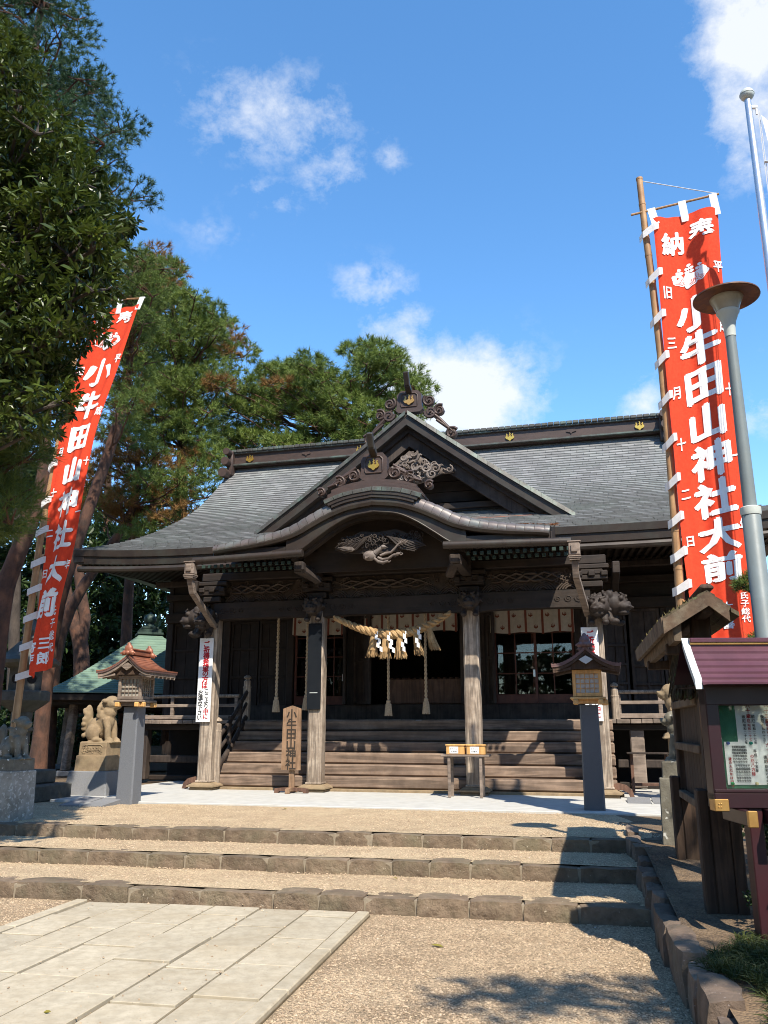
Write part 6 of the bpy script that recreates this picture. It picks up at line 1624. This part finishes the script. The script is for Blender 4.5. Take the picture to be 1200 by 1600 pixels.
# ------------------------------------------------------------------ trees and plants
nprng = np.random.default_rng(12)
def unit(a): return a / np.maximum(np.linalg.norm(a, axis=1, keepdims=True), 1e-9)
def needle_tufts(Cn, D, n, L, w, spread, rng):
    """n needles from each centre, fanned round D: single long triangles"""
    N = len(Cn); C_ = np.repeat(Cn, n, 0); Dd = np.repeat(unit(D), n, 0)
    d = unit(Dd + rng.normal(0, spread, (N * n, 3))); ln = L * rng.uniform(.65, 1.1, (N * n, 1))
    s = unit(np.cross(d, rng.normal(0, 1, (N * n, 3)))) * w * .5
    b = C_ + Dd * rng.uniform(-.35, .25, (N * n, 1)) * L
    V = np.empty((N * n, 3, 3)); V[:, 0] = b - s; V[:, 1] = b + s; V[:, 2] = b + d * ln
    return V.reshape(-1, 3)
def leaf_sprays(Cn, D, n, L, w, spread, rng, droop=.25):
    N = len(Cn); C_ = np.repeat(Cn, n, 0); Dd = np.repeat(unit(D), n, 0)
    d = unit(Dd * .7 + rng.normal(0, spread, (N * n, 3)) + np.array([0, 0, -droop])); ln = L * rng.uniform(.6, 1.15, (N * n, 1))
    s = unit(np.cross(d, rng.normal(0, .5, (N * n, 3)) + np.array([0, 0, 1.]))); nrm = np.cross(s, d)
    ww = w * rng.uniform(.75, 1.2, (N * n, 1)) * .5; b = C_ + d * .1 * L
    V = np.empty((N * n, 8, 3)); mid = b + d * ln * .5 - nrm * ww * .35; tip = b + d * ln - nrm * ww * .6
    V[:, 0] = b; V[:, 1] = b + d * ln * .35 + s * ww; V[:, 2] = b + d * ln * .72 + s * ww * .8; V[:, 3] = tip
    V[:, 4] = b; V[:, 5] = tip; V[:, 6] = b + d * ln * .72 - s * ww * .8; V[:, 7] = b + d * ln * .35 - s * ww
    return V.reshape(-1, 3)
def pad_points(c, rad, n, rng, top=.3):
    """points in a flattened clump, mostly in its upper and outer shell"""
    p = unit(rng.normal(0, 1, (n, 3))) * rng.uniform(.35, 1.0, (n, 1)) ** .6
    p[:, 2] = np.where(p[:, 2] < -.35, p[:, 2] * .4, p[:, 2])
    d = p * np.array([1, 1, .7]) + np.array([0, 0, top]) + rng.normal(0, .25, (n, 3))
    return np.array(c) + p * np.array(rad), d
def in_poly(x, y, P):
    c = False; j = len(P) - 1
    for i in range(len(P)):
        xi, yi = P[i]; xj, yj = P[j]
        if (yi > y) != (yj > y) and x < (xj - xi) * (y - yi) / (yj - yi) + xi: c = not c
        j = i
    return c
def region_pads(P, Y, dY, n, r0, r1, flat, seed, mind=.75):
    """clump centres spread through the space seen inside a region of the photo, with real depth"""
    r = random.Random(seed); out = []; x0 = min(p[0] for p in P); x1 = max(p[0] for p in P); y0 = min(p[1] for p in P); y1 = max(p[1] for p in P); t = 0
    while len(out) < n and t < n * 200:
        t += 1; x, y = r.uniform(x0, x1), r.uniform(y0, y1)
        if not in_poly(x, y, P): continue
        Yy = Y + r.uniform(-dY, dY); c = ony(x, y, Yy); rr = r.uniform(r0, r1)
        if any((c - o[0]).length < (rr + o[1]) * .5 * mind for o in out): continue
        out.append((c, rr, rr * flat))
    return out
def limb(m, a, b, r0, r1, sag, rng_, n=7):
    a = Vector(a); b = Vector(b); pts = []
    for i in range(n + 1):
        t = i / n; p = a.lerp(b, t); p.z += sag * math.sin(math.pi * t); j = .04 * (b - a).length * math.sin(math.pi * t)
        p += Vector((rng_.uniform(-j, j), rng_.uniform(-j, j), rng_.uniform(-j, j) * .6)); pts.append(p)
    m.tube(pts, [r0 + (r1 - r0) * (i / n) ** .7 for i in range(n + 1)], 6)
def tree(name, label, cat, trunk, tr0, tr1, pads, bark, needlemat, needle=(12, .16, .018, .55), dens=55, group=None, seed=1, leaf=None, limbs=True, brown=0.0, extra_limbs=(), top=.3):
    rr = random.Random(seed); rng = np.random.default_rng(seed)
    base = Vector(trunk[0]); t = thing(name, label, cat, base, 0, group)
    tp = [Vector(p) - base for p in trunk]
    ts = [i / (len(tp) - 1) for i in range(len(tp))]
    if len(tp) > 2: cs = [catmull(ts, [q[k] for q in tp]) for k in range(3)]; path_ = [Vector([c(i / 16) for c in cs]) for i in range(17)]
    else: path_ = [tp[0].lerp(tp[1], i / 16) for i in range(17)]
    m = MB(); m.tube(path_, [tr0 * (1.25 if i == 0 else 1) + (tr1 - tr0) * i / 16 for i in range(17)], 12); m.build('trunk', bark, t, smooth=True)
    lm = MB(); Vs = []; Vb = []
    for (c, rad, rz_) in pads:
        c = Vector(c) - base
        if limbs:
            k = min(range(17), key=lambda i: (path_[i] - (c - Vector((0, 0, .35 * math.hypot(c.x - path_[i].x, c.y - path_[i].y))))).length)
            k = max(k, 4); limb(lm, path_[k], c - Vector((0, 0, rz_ * .5)), max(.02, tr1 * .55), .015, -.04 * (path_[k] - c).length, rr)
            for q in range(3):
                e = c + Vector((rr.uniform(-.8, .8) * rad, rr.uniform(-.8, .8) * rad, rr.uniform(-.2, .5) * rz_)); limb(lm, c - Vector((0, 0, rz_ * .5)), e, .018, .006, 0, rr, 4)
        n = max(8, int(dens * rad * rad)); p, d = pad_points(c, (rad, rad, rz_), n, rng, top)
        if leaf: Vs.append(leaf_sprays(p, d, leaf[0], leaf[1], leaf[2], leaf[3], rng))
        else:
            V = needle_tufts(p, d, needle[0], needle[1], needle[2], needle[3], rng)
            if brown and rr.random() < brown: Vb.append(V)
            else: Vs.append(V)
    for (a, b_, r0, r1) in extra_limbs: limb(lm, Vector(a) - base, Vector(b_) - base, r0, r1, 0, rr, 8)
    if lm.v: lm.build('branches', bark, t, smooth=True, kind='stuff')
    for (V, mt, nm) in ((Vs, needlemat, 'foliage'), (Vb, 'needle_brown', 'dry_foliage')):
        if V:
            o = bpy.data.objects.new(nm, np_mesh(nm, np.concatenate(V), 8 if False else (4 if leaf else 3), mt)); C.objects.link(o); o.parent = t; o['kind'] = 'stuff'
    return t

# pine behind the hall's left corner, and the wide pine behind the ridge
A = [(215,430),(232,388),(258,402),(282,455),(325,462),(352,505),(378,535),(385,560),(352,585),(335,640),(345,690),(330,730),(300,700),(255,690),(215,700),(190,640),(185,560),(195,490)]
gp = 'pines behind the hall'
tA = ony(283, 1000, 23); 
tree('pine_tree', 'tall green pine with orange trunk just left of the hall roof ridge', 'pine tree', [(tA.x - .2, 23, .3), (tA.x - .1, 23, 3.5), ony(285, 700, 23), ony(280, 560, 23.2), ony(262, 430, 23.5)], .24, .06,
     region_pads(A, 23, 2.0, 130, .4, .8, .42, 3), 'pine_bark', 'needle_light', (30, .20, .017, .8), 105, gp, 3, brown=.07)
A2 = [(165,640),(215,690),(300,705),(345,720),(330,770),(300,810),(262,835),(230,840),(190,815),(150,800)]
tree('pine_tree', 'low pine with dead brown twigs above the left corner of the hall roof', 'pine tree', [(-8.4, 21.5, .3), (-8.3, 21.5, 4), ony(205, 800, 21.5), ony(215, 700, 21.5)], .2, .06,
     region_pads(A2, 21.5, 1.5, 60, .45, .8, .5, 14), 'pine_bark', 'needle', (28, .19, .016, .8), 100, gp, 4, brown=.35)
B = [(345,640),(362,610),(400,588),(425,572),(455,560),(490,566),(520,570),(545,540),(580,533),(612,548),(620,575),(640,578),(655,605),(662,640),(640,660),(640,705),(560,712),(470,715),(400,725),(350,720),(338,680)]
tB = ony(545, 700, 26)
tree('pine_tree', 'wide green pine behind the ridge of the hall, left of the big gable', 'pine tree', [(tB.x - .6, 26, .3), (tB.x - .4, 26, 5), ony(560, 740, 26), ony(555, 660, 26), ony(585, 570, 26.3)], .26, .07,
     region_pads(B, 26, 2.2, 165, .4, .8, .4, 7), 'pine_bark', 'needle_light', (30, .23, .019, .8), 100, gp, 5, brown=.03,
     extra_limbs=[(ony(555, 690, 26), ony(470, 650, 25.5), .14, .05), (ony(555, 680, 26), ony(610, 640, 25.5), .10, .04), (ony(500, 690, 26), ony(380, 620, 25.5), .09, .03)])
# dark pine behind the broadleaf tree
D_ = [(-60,-80),(60,-60),(128,20),(125,55),(100,70),(150,150),(205,190),(208,235),(200,280),(228,285),(225,300),(190,320),(120,330),(40,300),(-60,300)]
tree('pine_tree', 'dark blue-green pine towering behind the broadleaf tree at the upper left', 'pine tree', [(-7.2, 13.0, .3), (-7.1, 13, 4), (-6.9, 13, 8), (-6.7, 13, 12), (-6.6, 13, 15)], .26, .06,
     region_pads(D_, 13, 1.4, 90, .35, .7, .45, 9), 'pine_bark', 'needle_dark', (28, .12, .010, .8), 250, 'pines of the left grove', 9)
D2 = [(-40,690),(20,670),(45,690),(50,740),(52,790),(30,830),(-40,840)]
tree('pine_tree', 'bright green long-needled pine branch clump at the left edge below the broadleaf tree', 'pine tree', [(-5.9, 8.6, .3), (-5.8, 8.6, 2), (-5.2, 8.5, 3.2), (-4.6, 8.4, 3.9)], .13, .04,
     region_pads(D2, 8.3, .5, 15, .28, .48, .55, 11), 'pine_bark', 'needle', (16, .16, .008, .7), 420, 'pines of the left grove', 11)
E2 = [(150,395),(230,380),(262,400),(270,440),(245,480),(225,520),(235,600),(215,640),(170,640),(150,560)]
tree('pine_tree', 'slender pine with browning needles just right of the left banner', 'pine tree', [(-7.0, 17.5, .3), (-6.9, 17.5, 4), ony(190, 640, 17.5), ony(205, 470, 17.5), ony(215, 400, 17.5)], .17, .05,
     region_pads(E2, 17.5, 1.2, 50, .35, .65, .5, 15), 'pine_bark', 'needle', (28, .15, .012, .8), 160, 'pines of the left grove', 15, brown=.15)

# broadleaf tree at the left: crown of leaf sprays, the nearest leaves single
BLp = [(-60,60),(5,45),(35,65),(46,95),(58,125),(56,160),(71,195),(96,235),(136,265),(158,300),(174,335),(174,365),(158,400),(166,432),(152,470),(136,505),(108,540),(82,565),(70,590),(88,612),(92,640),(75,655),(55,670),(20,670),(-60,690)]
pads = region_pads(BLp, 7.6, 1.0, 240, .18, .36, .7, 21, .6)
BT = tree('broadleaf_tree', 'dense glossy broadleaf evergreen tree filling the upper left corner', 'tree', [(-5.6, 7.6, .3), (-5.5, 7.6, 2.2), (-5.0, 7.7, 4.2), (-4.3, 7.6, 6.2), (-3.9, 7.5, 7.4)], .2, .05, pads, 'dark_bark', 'leaf', None, 400, None, 21, leaf=(9, .098, .030, .65), top=.1)
Vl = leaf_sprays(np.array([[0., 0, 0]]), np.array([[0., -1, 0]]), 1, .14, .05, .01, np.random.default_rng(1))
lme = np_mesh('leaf', Vl, 4, 'leaf'); r = random.Random(5); near = sorted(pads, key=lambda p: p[0].length)[:60]
for i in range(260):
    c, ra, rz_ = near[i % 60]; p = c + Vector((r.uniform(-1, 1) * ra, -ra * r.uniform(.7, 1.1), r.uniform(-1, 1) * rz_)) - BT.location
    inst('leaf', lme, BT, p, (r.uniform(-1.2, .3), r.uniform(-.6, .6), r.uniform(0, 6.28)))

# trunks of the grove at the left
def bare_trunk(label, pts, r0, r1, mt, forks=()):
    base = Vector(pts[0]); t = thing('tree_trunk', label, 'tree', base, 0, 'trunks of the left grove')
    ps = [Vector(p) - base for p in pts]; n = len(ps); ts = [i / (n - 1) for i in range(n)]; cs = [catmull(ts, [q[k] for q in ps]) for k in range(3)]
    m = MB(); m.tube([Vector([c(i / 20) for c in cs]) for i in range(21)], [r0 * (1.2 if i == 0 else 1) + (r1 - r0) * i / 20 for i in range(21)], 12); m.build('trunk', mt, t, smooth=True)
    for f in forks:
        m = MB(); q = [Vector(p) - base for p in f[:-2]]; m.tube(q, [f[-2] + (f[-1] - f[-2]) * i / (len(q) - 1) for i in range(len(q))], 12); m.build('limb', mt, t, smooth=True)
P_ = lambda x, y, Y: ony(x, y, Y)
bare_trunk('orange pine trunk forking behind the left banner, above the green pavilion roof', [(P_(126, 1165, 27).x, 27, .3), P_(127, 1100, 27), P_(126, 1010, 27), P_(112, 960, 27), P_(100, 900, 27.2), P_(105, 780, 27.5)], .30, .17, 'pine_bark', [[P_(126, 1014, 27), P_(133, 965, 27), P_(124, 905, 27), P_(118, 800, 27), .20, .15]])
bare_trunk('straight reddish pine trunk left of the pavilion finial', [(P_(196, 1160, 24).x, 24, .3), P_(196, 1050, 24), P_(199, 960, 24), P_(205, 870, 24), P_(212, 760, 24)], .19, .12, 'pine_bark')
bare_trunk('thin grey trunk between the pavilion finial and the hall corner', [(P_(268, 1150, 27).x, 27, .3), P_(268, 1050, 27), P_(270, 960, 27), P_(276, 800, 27)], .13, .08, 'pine_bark')
bare_trunk('thick curved trunk leaning right behind the left banner pole', [(P_(-20, 1140, 12).x, 12, .3), P_(0, 960, 12), P_(22, 880, 12), P_(50, 810, 12), P_(68, 740, 12), P_(72, 640, 12)], .16, .08, 'pine_bark', [[P_(44, 822, 12), P_(34, 800, 11.9), P_(28, 780, 11.8), .045, .02]])
for i, (x, Y) in enumerate(((62, 30), (160, 33), (76, 26), (232, 36), (20, 28))):
    bare_trunk(('dark far trunk seen under the left end of the pavilion eave', 'far trunk behind the pavilion roof', 'dark slim trunk at the left of the pavilion post', 'far pale trunk right of the pavilion finial', 'dark trunk at the left edge behind the stone lantern')[i], [(P_(x, 1150, Y).x, Y, .3), P_(x + 2, 1000, Y), P_(x + 6, 850, Y), P_(x + 10, 700, Y)], .2, .14, 'pine_bark' if i in (1, 3) else 'dark_bark')
# deep wood that closes the view at the left
def wood(name, P, Y, dY, n, r0, r1, seed, leafspec, dens, mt, cat_label=None):
    rng = np.random.default_rng(seed); Vs = []
    for (c, rad, rz_) in region_pads(P, Y, dY, n, r0, r1, .8, seed, .5):
        p, d = pad_points(c, (rad, rad, rz_), int(dens * rad * rad), rng, .15); Vs.append(leaf_sprays(p, d, *leafspec, rng))
    o = bpy.data.objects.new(name, np_mesh(name, np.concatenate(Vs), 4, mt)); C.objects.link(o); tag(o, kind='stuff'); return o
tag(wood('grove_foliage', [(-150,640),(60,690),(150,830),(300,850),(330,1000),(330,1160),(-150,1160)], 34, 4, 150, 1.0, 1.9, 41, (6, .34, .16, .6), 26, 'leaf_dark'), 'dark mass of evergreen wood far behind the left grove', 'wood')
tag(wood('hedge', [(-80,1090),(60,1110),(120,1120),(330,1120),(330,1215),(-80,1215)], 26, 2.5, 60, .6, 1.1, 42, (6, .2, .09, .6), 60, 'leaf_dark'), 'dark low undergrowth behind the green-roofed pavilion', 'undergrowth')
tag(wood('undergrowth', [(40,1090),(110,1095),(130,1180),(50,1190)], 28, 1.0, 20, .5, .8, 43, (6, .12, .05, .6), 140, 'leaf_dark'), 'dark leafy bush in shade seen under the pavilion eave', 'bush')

# right side: clipped pine tuft by the lamp, low shrubs, dark mondo grass
cp = [(1150,905),(1172,898),(1190,896),(1205,900),(1210,925),(1190,935),(1160,932),(1147,920)]
tree('clipped_pine', 'round clipped pine tuft peeping out beside the lamp post at the right', 'pine tree', [(4.6, 7.2, .3), (4.5, 7.2, 1.5), (4.1, 7.2, 2.3), P_(1200, 920, 7.2)], .09, .03, [(P_(1172, 914, 7.2), .15, .11), (P_(1190, 913, 7.2), .17, .12), (P_(1210, 916, 7.2), .2, .13), (P_(1196, 1000, 7.1), .14, .09), (P_(1225, 985, 7.1), .2, .12), (P_(1250, 930, 7.1), .24, .15)], 'dark_bark', 'needle', (22, .07, .006, .7), 2600, None, 51)
def shrub(label, pts, Y, n, seed, r0, r1, spec, dens):
    rng = np.random.default_rng(seed); pads_ = region_pads(pts, Y, .25, n, r0, r1, .8, seed, .5); b0 = Vector((sum(p[0].x for p in pads_) / len(pads_), Y, bedz(sum(p[0].x for p in pads_) / len(pads_), Y)))
    t = thing('shrub', label, 'shrub', b0, 0, 'shrubs on the right bed'); Vs = []; m = MB()
    for (c, rad, rz_) in pads_:
        c = c - b0; p, d = pad_points(c, (rad, rad, rz_), int(dens * rad * rad), rng, .3); Vs.append(leaf_sprays(p, d, *spec, rng)); m.tube([(0, 0, -.05), (c.x * .5, c.y * .5, c.z * .4), tuple(c)], [.02, .014, .008], 5)
    m.build('stems', 'dark_bark', t); o = bpy.data.objects.new('foliage', np_mesh('foliage', np.concatenate(Vs), 4, 'leaf_dark')); C.objects.link(o); o.parent = t; o['kind'] = 'stuff'
shrub('dark shrub under the notice board at the right edge', [(1165,1275),(1260,1262),(1260,1335),(1170,1330)], 7.2, 12, 61, .15, .26, (6, .06, .025, .6), 600)
shrub('small leaved clipped shrub at the right edge beside the red post', [(1192,1395),(1260,1370),(1260,1450),(1196,1440)], 5.5, 9, 62, .09, .15, (6, .028, .016, .6), 2600)
def grass():
    rng = np.random.default_rng(71); pts = []
    for k in range(26000):
        x = rng.uniform(1.3, 4.2); y = rng.uniform(3.2, 6.0); e = x - (wall_x(y) + .22)
        n_ = math.sin(x * 5.1 + y * 3) * .12 + math.sin(y * 7 - x * 2) * .1
        if e < -.03 + n_ * .7 or y > 5.15 + n_ + .1 * e: continue
        pts.append((x, y, bedz(x, y) - .01 + .04 * max(0, math.sin(x * 9 + 2 * math.sin(y * 8)))))
    P = np.array(pts); N = len(P); D = rng.normal(0, .55, (N, 3)) + np.array([0, 0, 1.]); V = []
    # bent blades of two triangles
    n = 4; Cc = np.repeat(P, n, 0) + rng.normal(0, .012, (N * n, 3)) * np.array([1, 1, .2]); d = unit(np.repeat(D, n, 0) + rng.normal(0, .5, (N * n, 3))); d[:, 2] = np.abs(d[:, 2]); s = unit(np.cross(d, rng.normal(0, 1, (N * n, 3)))) * .0028
    L = rng.uniform(.05, .12, (N * n, 1)); mid = Cc + d * L * .55; tip = mid + unit(d * np.array([1.6, 1.6, .15])) * L * .5
    Q = np.empty((N * n, 4, 3)); Q[:, 0] = Cc - s; Q[:, 1] = Cc + s; Q[:, 2] = mid + s * .8; Q[:, 3] = mid - s * .8
    T = np.empty((N * n, 4, 3)); T[:, 0] = mid - s * .8; T[:, 1] = mid + s * .8; T[:, 2] = tip + s * .1; T[:, 3] = tip - s * .1
    o = bpy.data.objects.new('mondo_grass', np_mesh('mondo_grass', np.concatenate([Q, T], 1).reshape(-1, 3), 4, 'grass')); C.objects.link(o)
    tag(o, 'low dark mondo grass covering the raised bed at the lower right', 'grass', None, 'stuff')
grass()
# unseen evergreen wood round the photographer, there to darken pane reflections and sky fill
def wood_round():
    rng = np.random.default_rng(99); r = random.Random(99); Vs = []
    for i in range(560):
        if i < 160: c = (r.uniform(-45, 45), r.uniform(-36, -22), r.uniform(.5, 15))
        elif i < 230: c = (r.uniform(17, 30), r.uniform(-20, 16), r.uniform(.5, 9))
        else: c = (r.uniform(-44, -27), r.uniform(-34, 8), r.uniform(.5, 23))
        ra = r.uniform(1.6, 2.8); p, d = pad_points(c, (ra, ra, ra * .8), 75, rng, .15); Vs.append(leaf_sprays(p, d, 6, .6, .32, .6, rng))
    o = bpy.data.objects.new('wood_edge', np_mesh('wood_edge', np.concatenate(Vs), 4, 'leaf_dark')); C.objects.link(o); tag(o, 'unseen dark wood edge round the photographer', 'wood', None, 'stuff')
wood_round()
# the pine that stands to the right of the photographer: only its shade is in the picture
shade = [(Vector((2.05, .75, 5.5)), .42, .22), (Vector((2.35, .55, 5.7)), .3, .16), (Vector((2.9, .65, 5.6)), .5, .25), (Vector((3.3, .45, 5.7)), .5, .25), (Vector((3.7, .2, 5.8)), .5, .3)] + \
        [(Vector((4.7 + .75 * (i % 4) + .2 * (i % 3), -.6 + 1.1 * (i // 4) + .3 * (i % 2), 6.2 + .35 * (i % 3))), .75, .4) for i in range(16)]
tree('pine_tree', 'pine beside the photographer whose shade falls on the gravel and the raised bed', 'pine tree', [(6.0, .5, .2), (5.9, .5, 3), (5.6, .6, 5), (5.5, .6, 6.6)], .2, .08, shade, 'pine_bark', 'needle', (16, .14, .016, .8), 420, None, 81)

# ------------------------------------------------------------------ small fallen things
def leaf_on(px, py, z, label, s=.06, rz=.4):
    p = onz(px, py, z); V = leaf_sprays(np.array([[0., 0, 0]]), np.array([[0., -1, .2]]), 1, s, s * .45, .02, np.random.default_rng(int(px)), droop=0)
    o = bpy.data.objects.new('fallen_leaf', np_mesh('fallen_leaf', V, 4, 'leaf_fallen')); C.objects.link(o); o.location = (p.x, p.y, z + .012); o.rotation_euler = (.2, .1, rz); tag(o, label, 'leaf', 'fallen leaves')
leaf_on(672, 1478, .004, 'green fallen leaf on the gravel right of the paved path', .085, 1.2)
leaf_on(614, 1372, .14, 'yellow fallen leaf on the lowest gravel tread', .07, .5)
leaf_on(464, 1360, .14, 'small brown fallen leaf on the lowest gravel tread, left of centre', .05, 2)
leaf_on(440, 1264, .40, 'small green fallen leaf on the top gravel before the pavement', .08, 1)
leaf_on(66, 1586, .035, 'small curled leaf on a paving slab at the lower left', .04, 2.2)
m = MB(); r = random.Random(15)
for k in range(420):
    u = 2.28 + r.random() * .62; v = -1.2 + r.random() * .3; z = porch_z(min(u, 2.79), v) + .02 + r.random() * .02; a = r.uniform(0, 3.14); l = .05
    m.add([(u - l * math.cos(a), v - l * math.sin(a), z), (u + l * math.cos(a), v + l * math.sin(a), z + r.uniform(0, .02)), (u + .008, v + .008, z + .006)], [(0, 1, 2)])
tag(m.build('needle_litter', 'litter', kind='stuff', loc=(OX, OY, OZ), rz=-TH), 'reddish dry pine needles lying on the right end of the porch roof', 'needle litter')
